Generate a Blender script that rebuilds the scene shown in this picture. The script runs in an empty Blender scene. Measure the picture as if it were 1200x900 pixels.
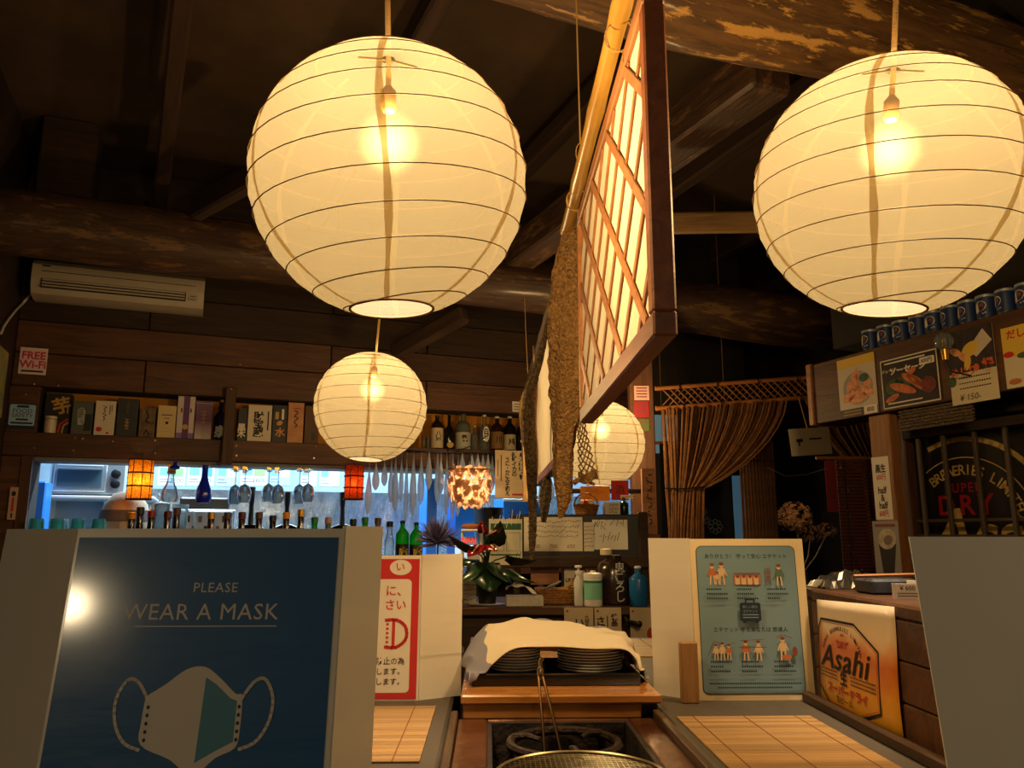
import bpy, bmesh, math, random
from mathutils import Vector, Matrix
random.seed(7)
D = bpy.data; SC = bpy.context.scene; COL = SC.collection
PI = math.pi; R = math.radians

# ------------------------------------------------------------------ camera
F = 930.0                      # focal length in pixels of the 1200x900 frame
EYE = 1.07; CT = 0.765         # eye height, counter height
PITCH = math.atan(175 / F); YAW = math.atan(28 / F * math.cos(PITCH))
cam_d = D.cameras.new('camera'); cam_d.sensor_width = 36; cam_d.lens = F / 1200 * 36
cam_d.clip_start = 0.02; cam_d.clip_end = 60
cam = D.objects.new('camera', cam_d); COL.objects.link(cam)
cam.location = (0, 0, EYE); cam.rotation_euler = (PI / 2 + PITCH, 0, -YAW)
SC.camera = cam
# ------------------------------------------------------------------ world, exposure
w = D.worlds.new('world'); SC.world = w; w.use_nodes = True
w.node_tree.nodes['Background'].inputs[0].default_value = (0.012, 0.010, 0.009, 1)
w.node_tree.nodes['Background'].inputs[1].default_value = 1
vs = SC.view_settings
vs.view_transform = 'Standard'; vs.look = 'None'; vs.gamma = 1; vs.use_curve_mapping = False
vs.exposure = 0.0
SC.cycles.use_denoising = True
SC.cycles.max_bounces = 8; SC.cycles.diffuse_bounces = 4; SC.cycles.transparent_max_bounces = 24
SC.cycles.transmission_bounces = 8; SC.cycles.sample_clamp_indirect = 4
SC.cycles.caustics_reflective = False; SC.cycles.caustics_refractive = False
BULB_W = 60.0                  # watts of one lantern bulb

# ------------------------------------------------------------------ measuring
CAM = Vector((0, 0, EYE))
_f = Vector((math.sin(YAW) * math.cos(PITCH), math.cos(YAW) * math.cos(PITCH), math.sin(PITCH)))
_r = Vector((math.cos(YAW), -math.sin(YAW), 0)); _u = _r.cross(_f)
def ray(x, y): return _f + (x - 600) / F * _r - (y - 450) / F * _u
def at_d(x, y, d): return CAM + d * ray(x, y)                       # by distance along the axis
def at_y(x, y, Y): r = ray(x, y); return CAM + r * (Y / r.y)        # on the plane Y
def at_x(x, y, X): r = ray(x, y); return CAM + r * (X / r.x)
def at_z(x, y, Z): r = ray(x, y); return CAM + r * ((Z - EYE) / r.z)
class Frame:
    """A standing plane: local x along it, local y away from the room, z up."""
    def __init__(s, ox, oy, ang):
        s.o = Vector((ox, oy, 0)); s.a = ang
        s.x = Vector((math.cos(ang), math.sin(ang), 0)); s.y = Vector((-math.sin(ang), math.cos(ang), 0))
    def px(s, x, y, n=0.0):
        r = ray(x, y); t = ((s.o + s.y * n - CAM).dot(s.y)) / r.dot(s.y); p = CAM + r * t
        return (p - s.o).dot(s.x), p.z
    def w(s, a, n, z): return s.o + s.x * a + s.y * n + Vector((0, 0, z))
PHI = R(19.7)
BW = Frame(0, 5.49, PHI)                   # the kitchen wall
RW = Frame(1.30, 3.40, PHI - PI / 2)       # the wall with the menu board
WD = Frame(0, 0, 0)                        # the counter's own axes

# ------------------------------------------------------------------ materials
MATS = {}
def _new(name):
    m = D.materials.new(name); m.use_nodes = True; MATS[name] = m
    nt = m.node_tree; b = nt.nodes['Principled BSDF']; return m, nt, b
def rgb(c):
    """0-255 display colour to linear"""
    return tuple(((v / 255) / 12.92 if v / 255 <= .04045 else ((v / 255 + .055) / 1.055) ** 2.4) for v in c[:3]) + (1,)
def mat(name, col, rough=.6, metal=0, var=0.0, scale=8, bump=0.0, bscale=60, emit=0, ecol=None, coat=0, trans=0, ior=1.45, spec=.5, stretch=(1, 1, 1), col2=None, alpha=1, sheen=0, thin=False):
    if name in MATS: return MATS[name]
    m, nt, b = _new(name); N = nt.nodes; L = nt.links; c = rgb(col)
    b.inputs['Base Color'].default_value = c; b.inputs['Roughness'].default_value = rough
    b.inputs['Metallic'].default_value = metal; b.inputs['Specular IOR Level'].default_value = spec
    b.inputs['Coat Weight'].default_value = coat; b.inputs['Coat Roughness'].default_value = .12
    b.inputs['Transmission Weight'].default_value = trans; b.inputs['IOR'].default_value = ior
    b.inputs['Alpha'].default_value = alpha
    if emit:
        b.inputs['Emission Color'].default_value = rgb(ecol or col); b.inputs['Emission Strength'].default_value = emit
    if var or col2 or bump:
        tc = N.new('ShaderNodeTexCoord'); mp = N.new('ShaderNodeMapping'); L.new(tc.outputs['Object'], mp.inputs[0])
        mp.inputs['Scale'].default_value = stretch
        if var or col2:
            nz = N.new('ShaderNodeTexNoise'); L.new(mp.outputs[0], nz.inputs['Vector'])
            nz.inputs['Scale'].default_value = scale; nz.inputs['Detail'].default_value = 6; nz.inputs['Roughness'].default_value = .6
            rp = N.new('ShaderNodeValToRGB'); L.new(nz.outputs['Fac'], rp.inputs[0])
            rp.color_ramp.elements[0].position = .32; rp.color_ramp.elements[1].position = .68
            if col2: a0, a1 = c, rgb(col2)
            else: a0 = tuple(v * (1 - var) for v in c[:3]) + (1,); a1 = tuple(min(1, v * (1 + var)) for v in c[:3]) + (1,)
            rp.color_ramp.elements[0].color = a0; rp.color_ramp.elements[1].color = a1
            L.new(rp.outputs[0], b.inputs['Base Color'])
        if bump:
            n2 = N.new('ShaderNodeTexNoise'); L.new(mp.outputs[0], n2.inputs['Vector']); n2.inputs['Scale'].default_value = bscale
            n2.inputs['Detail'].default_value = 4
            bp = N.new('ShaderNodeBump'); bp.inputs['Strength'].default_value = bump; bp.inputs['Distance'].default_value = .02
            L.new(n2.outputs['Fac'], bp.inputs['Height']); L.new(bp.outputs[0], b.inputs['Normal'])
    return m
def wood(name, c1, c2, axis=0, scale=5, stretch=14, rough=.6, bump=.35, coat=0, spec=.4):
    """grain running along the given local axis; every object gets its own shade"""
    if name in MATS: return MATS[name]
    m, nt, b = _new(name); N = nt.nodes; L = nt.links
    tc = N.new('ShaderNodeTexCoord'); mp = N.new('ShaderNodeMapping'); oi = N.new('ShaderNodeObjectInfo')
    sc = [stretch] * 3; sc[axis] = 1; mp.inputs['Scale'].default_value = sc
    ad = N.new('ShaderNodeVectorMath'); ad.operation = 'ADD'
    L.new(tc.outputs['Object'], ad.inputs[0]); L.new(oi.outputs['Random'], ad.inputs[1]); L.new(ad.outputs[0], mp.inputs[0])
    nz = N.new('ShaderNodeTexNoise'); nz.inputs['Scale'].default_value = scale; nz.inputs['Detail'].default_value = 8
    nz.inputs['Roughness'].default_value = .65; nz.inputs['Distortion'].default_value = .6; L.new(mp.outputs[0], nz.inputs['Vector'])
    rp = N.new('ShaderNodeValToRGB'); rp.color_ramp.elements[0].position = .3; rp.color_ramp.elements[1].position = .7
    rp.color_ramp.elements[0].color = rgb(c1); rp.color_ramp.elements[1].color = rgb(c2); L.new(nz.outputs['Fac'], rp.inputs[0])
    hs = N.new('ShaderNodeHueSaturation'); mr = N.new('ShaderNodeMapRange'); mr.inputs['To Min'].default_value = .75; mr.inputs['To Max'].default_value = 1.25
    L.new(oi.outputs['Random'], mr.inputs[0]); L.new(mr.outputs[0], hs.inputs['Value']); L.new(rp.outputs[0], hs.inputs['Color'])
    L.new(hs.outputs[0], b.inputs['Base Color'])
    bp = N.new('ShaderNodeBump'); bp.inputs['Strength'].default_value = bump; bp.inputs['Distance'].default_value = .01
    L.new(nz.outputs['Fac'], bp.inputs['Height']); L.new(bp.outputs[0], b.inputs['Normal'])
    b.inputs['Roughness'].default_value = rough; b.inputs['Coat Weight'].default_value = coat; b.inputs['Specular IOR Level'].default_value = spec
    b.inputs['Coat Roughness'].default_value = .2
    return m
def glass(name, col, rough=.03, tint=.85, haze=0.0):
    """cheap clear glass: mostly see-through with a glossy skin, lets lamp light pass"""
    if name in MATS: return MATS[name]
    m, nt, b = _new(name); N = nt.nodes; L = nt.links
    tr = N.new('ShaderNodeBsdfTransparent'); tr.inputs[0].default_value = rgb(col)
    gl = N.new('ShaderNodeBsdfGlossy'); gl.inputs['Roughness'].default_value = rough
    fr = N.new('ShaderNodeFresnel'); fr.inputs[0].default_value = 1.5
    ma = N.new('ShaderNodeMath'); ma.operation = 'MULTIPLY_ADD'; ma.inputs[1].default_value = .9; ma.inputs[2].default_value = 1 - tint
    L.new(fr.outputs[0], ma.inputs[0])
    mx = N.new('ShaderNodeMixShader'); L.new(ma.outputs[0], mx.inputs[0]); L.new(tr.outputs[0], mx.inputs[1]); L.new(gl.outputs[0], mx.inputs[2])
    if haze:
        df = N.new('ShaderNodeBsdfDiffuse'); df.inputs[0].default_value = rgb(col); tl = N.new('ShaderNodeBsdfTranslucent'); tl.inputs[0].default_value = rgb(col); h1 = N.new('ShaderNodeMixShader'); h1.inputs[0].default_value = .5
        L.new(df.outputs[0], h1.inputs[1]); L.new(tl.outputs[0], h1.inputs[2]); h2 = N.new('ShaderNodeMixShader'); h2.inputs[0].default_value = haze; L.new(mx.outputs[0], h2.inputs[1]); L.new(h1.outputs[0], h2.inputs[2]); mx = h2
    L.new(mx.outputs[0], N['Material Output'].inputs[0])
    return m

# ------------------------------------------------------------------ mesh builder
class MB:
    def __init__(s): s.v = []; s.f = []
    def add(s, v, f):
        o = len(s.v); s.v += [tuple(p) for p in v]; s.f += [tuple(i + o for i in q) for q in f]; return s
    def box(s, x0, x1, y0, y1, z0, z1, m=None):
        v = [Vector(p) for p in ((x0, y0, z0), (x1, y0, z0), (x1, y1, z0), (x0, y1, z0), (x0, y0, z1), (x1, y0, z1), (x1, y1, z1), (x0, y1, z1))]
        if m: v = [m @ p for p in v]
        return s.add(v, [(0, 3, 2, 1), (4, 5, 6, 7), (0, 1, 5, 4), (1, 2, 6, 5), (2, 3, 7, 6), (3, 0, 4, 7)])
    def cbox(s, x0, x1, y0, y1, z0, z1, c=.004):
        """box with chamfered edges"""
        bm = bmesh.new(); bmesh.ops.create_cube(bm, size=1)
        for p in bm.verts: p.co = Vector(((x0 + x1) / 2 + p.co.x * (x1 - x0), (y0 + y1) / 2 + p.co.y * (y1 - y0), (z0 + z1) / 2 + p.co.z * (z1 - z0)))
        bmesh.ops.bevel(bm, geom=bm.edges[:], offset=c, segments=1, affect='EDGES', profile=.5)
        bm.verts.index_update(); s.add([p.co for p in bm.verts], [[q.index for q in f.verts] for f in bm.faces]); bm.free(); return s
    def prism(s, poly, y0, y1):
        """outline in (x,z), extruded along y; y0 is the front"""
        n = len(poly); v = [(p[0], y0, p[1]) for p in poly] + [(p[0], y1, p[1]) for p in poly]
        f = [tuple(range(n)), tuple(range(2 * n - 1, n - 1, -1))] + [(i, i + n, (i + 1) % n + n, (i + 1) % n) for i in range(n)]
        return s.add(v, f)
    def zprism(s, poly, z0, z1):
        n = len(poly); v = [(p[0], p[1], z0) for p in poly] + [(p[0], p[1], z1) for p in poly]
        f = [tuple(range(n - 1, -1, -1)), tuple(range(n, 2 * n))] + [(i, (i + 1) % n, (i + 1) % n + n, i + n) for i in range(n)]
        return s.add(v, f)
    def lathe(s, prof, n=20, c=(0, 0, 0), caps=True, m=None):
        v = []; f = []
        for r, z in prof:
            for k in range(n):
                a = 2 * PI * k / n; p = Vector((r * math.cos(a), r * math.sin(a), z))
                if m: p = m @ p
                v.append((p.x + c[0], p.y + c[1], p.z + c[2]))
        for i in range(len(prof) - 1):
            for k in range(n):
                k2 = (k + 1) % n; f.append((i * n + k, i * n + k2, (i + 1) * n + k2, (i + 1) * n + k))
        if caps:
            if prof[0][0] > 1e-4: f.append(tuple(range(n - 1, -1, -1)))
            if prof[-1][0] > 1e-4: f.append(tuple((len(prof) - 1) * n + k for k in range(n)))
        return s.add(v, f)
    def tube(s, pts, r, n=8, closed=False, caps=True):
        pts = [Vector(p) for p in pts]; m = len(pts)
        rs = r if isinstance(r, (list, tuple)) else [r] * m
        v = []; f = []; up = None
        for i, p in enumerate(pts):
            if closed: t = pts[(i + 1) % m] - pts[i - 1]
            else: t = pts[min(i + 1, m - 1)] - pts[max(i - 1, 0)]
            t.normalize()
            if up is None: up = t.orthogonal().normalized()
            up = (up - t * up.dot(t))
            up = up.normalized() if up.length > 1e-6 else t.orthogonal().normalized()
            b = t.cross(up)
            for k in range(n):
                a = 2 * PI * k / n; v.append(p + (up * math.cos(a) + b * math.sin(a)) * rs[i])
        for i in range(m if closed else m - 1):
            j = (i + 1) % m
            for k in range(n):
                k2 = (k + 1) % n; f.append((i * n + k, i * n + k2, j * n + k2, j * n + k))
        if not closed and caps: f.append(tuple(range(n - 1, -1, -1))); f.append(tuple((m - 1) * n + k for k in range(n)))
        return s.add(v, f)
    def ball(s, c, rx, ry=None, rz=None, nu=14, nv=9):
        ry = ry or rx; rz = rz or rx; v = [(c[0], c[1], c[2] - rz)]; f = []
        for i in range(1, nv):
            t = -PI / 2 + PI * i / nv
            for k in range(nu):
                a = 2 * PI * k / nu; v.append((c[0] + rx * math.cos(t) * math.cos(a), c[1] + ry * math.cos(t) * math.sin(a), c[2] + rz * math.sin(t)))
        v.append((c[0], c[1], c[2] + rz)); e = len(v) - 1
        for k in range(nu):
            k2 = (k + 1) % nu; f.append((0, 1 + k2, 1 + k)); f.append((e, e - nu + k, e - nu + k2))
            for i in range(nv - 2): f.append((1 + i * nu + k, 1 + i * nu + k2, 1 + (i + 1) * nu + k2, 1 + (i + 1) * nu + k))
        return s.add(v, f)
    def grid(s, fn, nu, nv):
        v = [fn(i / nu, j / nv) for j in range(nv + 1) for i in range(nu + 1)]
        f = [(j * (nu + 1) + i, j * (nu + 1) + i + 1, (j + 1) * (nu + 1) + i + 1, (j + 1) * (nu + 1) + i) for j in range(nv) for i in range(nu)]
        return s.add(v, f)
    def build(s, name, m, parent=None, loc=(0, 0, 0), rz=0, smooth=None, kind=None):
        me = D.meshes.new(name); me.from_pydata(s.v, [], s.f); me.validate()
        if smooth:
            me.polygons.foreach_set('use_smooth', [True] * len(me.polygons)); me.set_sharp_from_angle(angle=R(smooth if smooth is not True else 40))
        me.materials.append(m); o = D.objects.new(name, me); COL.objects.link(o)
        o.location = loc; o.rotation_euler = (0, 0, rz)
        if parent is not None: o.parent = parent
        if kind: o['kind'] = kind
        return o
def tag(o, label, cat, group=None, kind=None):
    o['label'] = label; o['category'] = cat
    if group: o['group'] = group
    if kind: o['kind'] = kind
    return o
def thing(name, label, cat, loc=(0, 0, 0), rz=0, group=None, rx=0):
    o = D.objects.new(name, None); COL.objects.link(o); o.location = loc; o.rotation_euler = (rx, 0, rz); o.empty_display_size = .05
    return tag(o, label, cat, group)
def struct(o, label=None, cat=None):
    o['kind'] = 'structure'
    if label: o['label'] = label; o['category'] = cat
    return o
def copy_tree(o, parent=None):
    c = o.copy(); COL.objects.link(c); c.parent = parent
    for ch in list(o.children): copy_tree(ch, c)
    return c
def recess(o):
    for p in o.data.polygons: p.use_smooth = True
    return o
def text_vf(body, size=1.0, align='CENTER', bold=0.0, shear=0.0, spacing=1.0, line=1.0):
    c = D.curves.new('t', 'FONT'); c.body = body; c.size = size; c.align_x = align; c.align_y = 'CENTER'; c.offset = bold * size
    c.shear = shear; c.resolution_u = 2; c.space_character = spacing; c.space_line = line; c.fill_mode = 'FRONT'
    o = D.objects.new('t', c); me = D.meshes.new_from_object(o)
    v = [p.co.copy() for p in me.vertices]; f = [tuple(q.vertices) for q in me.polygons]
    D.objects.remove(o); D.curves.remove(c); D.meshes.remove(me); return v, f
class Sheet:
    """Flat print on a standing sheet: u to the side, v up, drawn on the local -y face."""
    def __init__(s, front=0.0): s.b = {}; s.front = front; s.k = 0; s.last = None; s.map = lambda u, v, y: (u, y, v)
    def _mb(s, part, m): return s.b.setdefault((part, m.name), (MB(), m))[0]
    def lay(s, key=None):
        if key is None or key != s.last: s.k += 1
        s.last = key; return s.front - .00012 * s.k - .0002
    def poly(s, part, m, pts, y=None):
        y = s.lay((part, m.name)) if y is None else y; n = len(pts)
        s._mb(part, m).add([s.map(p[0], p[1], y) for p in pts], [tuple(range(n))] if _ccw(pts) else [tuple(range(n - 1, -1, -1))]); return s
    def rect(s, part, m, u0, u1, v0, v1): return s.poly(part, m, [(u0, v0), (u1, v0), (u1, v1), (u0, v1)])
    def rrect(s, part, m, u0, u1, v0, v1, r):
        pts = []
        for cx, cy, a0 in ((u1 - r, v0 + r, -90), (u1 - r, v1 - r, 0), (u0 + r, v1 - r, 90), (u0 + r, v0 + r, 180)):
            pts += [(cx + r * math.cos(R(a0 + 22.5 * i)), cy + r * math.sin(R(a0 + 22.5 * i))) for i in range(5)]
        return s.poly(part, m, pts)
    def ell(s, part, m, u, v, a, b, n=24, rot=0):
        cr, sr = math.cos(rot), math.sin(rot)
        return s.poly(part, m, [(u + a * math.cos(2 * PI * i / n) * cr - b * math.sin(2 * PI * i / n) * sr, v + a * math.cos(2 * PI * i / n) * sr + b * math.sin(2 * PI * i / n) * cr) for i in range(n)])
    def line(s, part, m, pts, wd, closed=False):
        y = s.lay((part, m.name)); n = len(pts); mb = s._mb(part, m)
        for i in range(n if closed else n - 1):
            a = Vector(pts[i]); b = Vector(pts[(i + 1) % n]); d = (b - a)
            if d.length < 1e-7: continue
            d.normalize(); q = Vector((-d.y, d.x)) * wd / 2; a2 = a - d * wd * .3; b2 = b + d * wd * .3
            mb.add([s.map(p.x, p.y, y) for p in (a2 - q, b2 - q, b2 + q, a2 + q)], [(0, 1, 2, 3)])
        return s
    def text(s, part, m, body, u, v, size, align='CENTER', bold=0.0, shear=0.0, wx=1.0, rot=0.0, spacing=1.0, line=1.0, vert=False):
        if vert: body = '\n'.join(body); line = line * .8
        vv, ff = text_vf(body, size, align, bold, shear, spacing, line); y = s.lay((part, m.name)); cr, sr = math.cos(rot), math.sin(rot)
        s._mb(part, m).add([s.map(u + p.x * wx * cr - p.y * sr, v + p.x * wx * sr + p.y * cr, y) for p in vv], ff); return s
    def arc_text(s, part, m, body, u, v, rx, ry, a0, a1, size, bold=0.0, lo=-9):
        n = len(body)
        for i, ch in enumerate(body):
            if ch == ' ': continue
            a = R(a0 + (a1 - a0) * i / (n - 1))
            if u + rx * math.cos(a) < lo: continue
            s.text(part, m, ch, u + rx * math.cos(a), v + ry * math.sin(a), size, bold=bold, rot=a - PI / 2)
        return s
    def build(s, parent):
        for (part, _), (mb, m) in s.b.items(): mb.build(part, m, parent, kind=pk(part))
def pk(part): return 'stuff' if any(q in part for q in ('print', 'lettering', 'drawing', 'calligraphy', 'emblem_letters')) else None
def _ccw(p):
    return sum((p[i][0] * p[(i + 1) % len(p)][1] - p[(i + 1) % len(p)][0] * p[i][1]) for i in range(len(p))) > 0
def mx(loc=(0, 0, 0), rx=0, ry=0, rz=0):
    return Matrix.Translation(loc) @ Matrix.Rotation(rz, 4, 'Z') @ Matrix.Rotation(ry, 4, 'Y') @ Matrix.Rotation(rx, 4, 'X')
# ================================================================== materials in use
M_PLANK = wood('plank wood', (58, 34, 20), (96, 60, 34), axis=0, scale=3, stretch=10, rough=.55)
M_PLANKD = wood('dark rough plank', (38, 25, 16), (62, 42, 26), axis=0, scale=3, stretch=12, rough=.75, bump=.6)
M_POST = wood('post wood', (60, 36, 22), (98, 62, 36), axis=2, scale=3, stretch=10, rough=.6)
M_DARK = mat('soot dark wall', (30, 22, 15), rough=.9, var=.35, scale=3, bump=.2, bscale=20)
M_FLOOR = mat('dark floor', (52, 44, 38), rough=.6, var=.3, scale=4)
M_CEIL = mat('sooty ceiling boards', (66, 48, 30), rough=.95, var=.35, scale=2, bump=.15, bscale=12)
M_RAFT = wood('sooty rafter', (40, 26, 17), (64, 42, 26), axis=0, scale=3, stretch=12, rough=.85, bump=.5)
M_OCHRE = mat('ochre plaster', (176, 116, 34), rough=.9, var=.25, scale=5, stretch=(.4, 1, 2))
M_GREYB = mat('grey painted beam', (112, 116, 112), rough=.6, var=.1)
M_BLACK = mat('black metal', (22, 21, 20), rough=.45)
M_WHITE = mat('white plastic', (226, 222, 212), rough=.4)
M_SCREW = mat('bright screw', (215, 200, 170), rough=.3, metal=1)

def log_mat(name, c1, c2, c3):
    """weathered log: grain along x, pale scraped flakes"""
    m = wood(name, c1, c2, axis=0, scale=4, stretch=9, rough=.6, bump=.8, coat=.15); nt = m.node_tree; N = nt.nodes; L = nt.links
    b = N['Principled BSDF']; src = b.inputs['Base Color'].links[0].from_socket
    tc = N.new('ShaderNodeTexCoord'); mp = N.new('ShaderNodeMapping'); mp.inputs['Scale'].default_value = (2.2, 9, 9); L.new(tc.outputs['Object'], mp.inputs[0])
    nz = N.new('ShaderNodeTexNoise'); nz.inputs['Scale'].default_value = 2.2; nz.inputs['Detail'].default_value = 7; nz.inputs['Roughness'].default_value = .7; L.new(mp.outputs[0], nz.inputs['Vector'])
    rp = N.new('ShaderNodeValToRGB'); rp.color_ramp.elements[0].position = .54; rp.color_ramp.elements[1].position = .6; L.new(nz.outputs['Fac'], rp.inputs[0])
    mi = N.new('ShaderNodeMix'); mi.data_type = 'RGBA'; L.new(rp.outputs[0], mi.inputs[0]); L.new(src, mi.inputs[6]); mi.inputs[7].default_value = rgb(c3)
    L.new(mi.outputs[2], b.inputs['Base Color']); return m
M_LOGD = log_mat('dark log', (44, 29, 19), (74, 50, 31), (104, 74, 44))
M_LOGL = log_mat('scraped log', (74, 50, 28), (138, 98, 54), (220, 164, 84))

# ================================================================== the room
def solid(name, m, *boxes, frame=None, kind='structure'):
    mb = MB()
    for b in boxes: mb.box(*b)
    o = mb.build(name, m)
    if frame: o.location = frame.o; o.rotation_euler = (0, 0, frame.a)
    o['kind'] = kind; return o
S_L = -2.89; NL = -2.735                                    # the kitchen wall's end at the side wall
OPEN_R = 1.35                                   # the pass-through's other end
solid('floor', M_FLOOR, (-7, 5.6, -7, 9.6, -.1, 0))
solid('ceiling', M_CEIL, (-7, 5.6, -7, 9.6, 3.3, 3.4))
# kitchen wall: core above the opening, below it and beyond its end
Z_SH, Z_TR, Z_NT = 1.635, 1.50, 1.90           # shelf top, trim bottom, niche top
wall = solid('wall_back', M_DARK, (S_L - .3, OPEN_R, .03, .25, Z_NT, 3.3), (S_L - .3, NL, .03, .25, 0, Z_NT), (NL, OPEN_R, .03, .12, 0, .81),
             (OPEN_R, 4.4, .03, .25, 0, 3.3), (NL, OPEN_R, .22, .25, Z_TR, Z_NT), frame=BW)
def plank(s0, s1, z0, z1, n0=0.0, n1=.03, m=M_PLANK, name='plank', parent=wall):
    return MB().cbox(s0, s1, n0, n1, z0, z1, .004).build(name, m, parent)
zz = [Z_NT, 2.095, 2.285, 2.50, 2.75, 3.0, 3.29]
for i in range(6):
    cuts = [S_L] + ([-1.1, .55] if i % 2 else [-2.2, -.45]) + [OPEN_R + 1.2]
    for a, b in zip(cuts, cuts[1:]): plank(a + .003, b - .003, zz[i] + .003, zz[i + 1] - .002, n0=random.uniform(0, .008), m=M_PLANK if i < 2 else M_PLANKD)
for z0, z1 in ((1.50, 1.70), (1.70, 1.90)): plank(S_L, NL - .002, z0, z1)            # beside the niche
for z0, z1 in ((.9, 1.2), (1.2, 1.497)): plank(S_L, -2.791, z0, z1)
MB().box(NL, OPEN_R, .205, .22, Z_SH, Z_NT).build('niche_back_panel', M_OCHRE, wall)
plank(NL, OPEN_R, Z_SH - .03, Z_SH, 0.005, .205, name='shelf_board')
for a, b in ((S_L, -1.725), (-1.72, -.30), (-.297, OPEN_R)): plank(a, b - .003, Z_TR, Z_SH - .002, n0=-.022, n1=.004, name='trim_plank')
MB().box(-2.78, OPEN_R, .03, .24, Z_TR - .022, Z_TR).build('lintel', M_GREYB, wall)
MB().box(-2.79, NL - .001, -.01, .13, .82, Z_TR).build('jamb', M_POST, wall)
p = BW.px(271, 450)[0]
MB().cbox(p - .032, p + .032, -.075, -.023, Z_TR - .02, 1.955, .006).build('shelf_post', M_POST, wall)
sc = MB().lathe([(.006, 0), (.006, .004), (.003, .006)], 8, m=mx(rx=PI / 2))
first = None
for (x, y) in ((40, 450), (68, 452), (30, 462), (88, 513), (97, 514), (132, 517), (182, 516), (182, 531), (27, 521), (277, 522), (277, 534), (260, 534), (368, 537), (86, 528), (40, 525), (281, 427), (271, 456), (269, 532), (370, 523)):
    n = -.024 if y > 505 and x > 30 else (-.077 if 264 < x < 275 else -.001)
    s_, z_ = BW.px(x, y, n)
    o = sc.build('screw', M_SCREW, wall) if first is None else first.copy()
    if first is None: first = o
    else: COL.objects.link(o)
    o.location = (s_, n, z_)
# side walls
solid('wall_left', M_PLANKD, (S_L - .25, S_L, -1.6, .03, 0, 3.3), (-4.8, S_L - .25, -1.6, -1.4, 0, 3.3), (-5, -4.8, -8.2, -1.4, 0, 3.3), frame=BW)
solid('wall_rear', M_DARK, (-5, 3.2, -8.4, -8.2, 0, 3.3), frame=BW)
# wall with the menu board: a low panelling, posts, a barred window
wr = solid('wall_right', M_DARK, (.16, .44, .14, .3, 1.85, 3.3), (.44, .50, .14, .2, 0, 3.3), (.50, 2.2, .14, .2, 1.47, 3.3), (.50, 2.2, .14, .2, 0, .92), (2.2, 6.5, .14, .3, 0, 3.3), frame=RW)
solid('wall_passage', M_DARK, (.42, .50, .2, 1.9, 0, 3.3), frame=RW)
solid('wall_entrance', M_DARK, (-2.9, .3, 1.9, 2.05, 0, 3.3), frame=RW)
# ceiling rafters and purlins
def beam(name, a, b, wd, ht, m, label, up=Vector((0, 0, 1))):
    a, b = Vector(a), Vector(b); d = b - a; L = d.length; d.normalize(); y = up.cross(d).normalized(); z = d.cross(y)
    o = MB().cbox(0, L, -wd / 2, wd / 2, -ht / 2, ht / 2, .012).build(name, m)
    o.matrix_world = Matrix(((d.x, y.x, z.x, a.x), (d.y, y.y, z.y, a.y), (d.z, y.z, z.z, a.z), (0, 0, 0, 1)))
    o['kind'] = 'structure'
    if label: o['label'] = label; o['category'] = 'beam'
    return o
def log(name, pts, rads, m, label, seed):
    rnd = random.Random(seed); pts = [Vector(p) for p in pts]; a, b = pts[0], pts[-1]; d = (b - a).normalized(); y = Vector((0, 0, 1)).cross(d).normalized(); z = d.cross(y)
    M = Matrix(((d.x, y.x, z.x, a.x), (d.y, y.y, z.y, a.y), (d.z, y.z, z.z, a.z), (0, 0, 0, 1))); Mi = M.inverted()
    loc = [Mi @ p for p in pts]; v = []; f = []; n = 22; N = 34; L = loc[-1].x
    ph = [rnd.uniform(0, 6) for _ in range(6)]
    for i in range(N + 1):
        t = i / N; x = L * t; k = min(int(t * (len(loc) - 1)), len(loc) - 2); u = t * (len(loc) - 1) - k; c = loc[k].lerp(loc[k + 1], u); r0 = rads[k] * (1 - u) + rads[k + 1] * u
        for q in range(n):
            an = 2 * PI * q / n; r = r0 * (1 + .05 * math.sin(3 * an + ph[0] + x * .8) + .03 * math.sin(5 * an + ph[1] - x * 2) + .03 * math.sin(x * 5 + ph[2] + 2 * an) + rnd.uniform(-.012, .012))
            v.append((x, c.y + r * math.cos(an), c.z + r * math.sin(an)))
    for i in range(N):
        for q in range(n): f.append((i * n + q, i * n + (q + 1) % n, (i + 1) * n + (q + 1) % n, (i + 1) * n + q))
    f.append(tuple(range(n - 1, -1, -1))); f.append(tuple(N * n + q for q in range(n)))
    o = MB().add(v, f).build(name, m, smooth=50); o.matrix_world = M; o['kind'] = 'structure'; o['label'] = label; o['category'] = 'beam'; return o
log('log_beam', [at_d(-160, 240, 3.7), at_d(200, 285, 4.2), at_d(640, 338, 4.8), at_d(1010, 384, 5.2), at_d(1180, 404, 5.5)], [.165, .16, .16, .165, .16], M_LOGD, 'long dark soot-black log spanning the room above the air conditioner', 1)
log('log_beam', [at_d(560, -80, 2.4), at_d(720, -28, 2.45), at_d(1000, 38, 2.66), at_d(1200, 108, 2.8), at_d(1420, 160, 3.0)], [.17, .165, .165, .16, .16], M_LOGL, 'thick pale scraped log high above the lattice panel', 2)
beam('tie_beam', at_d(905, 78, 2.72), at_d(600, 305, 4.75), .17, .17, M_LOGD, 'weathered square tie beam joining the two big logs')
beam('cross_rail', at_d(770, 262, 3.3), at_d(905, 260, 3.25), .05, .085, wood('pale rail wood', (120, 88, 52), (160, 122, 74), axis=0), 'pale short wooden rail hanging under the tie beam')
beam('diagonal_brace', at_d(545, 368, 4.75), at_d(462, 414, 4.95), .08, .10, M_RAFT, 'short diagonal brace under the dark log')
a_ = BW.px(45, 230, -.45)[0]; b_ = BW.px(112, 230, -.45)[0]
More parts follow.
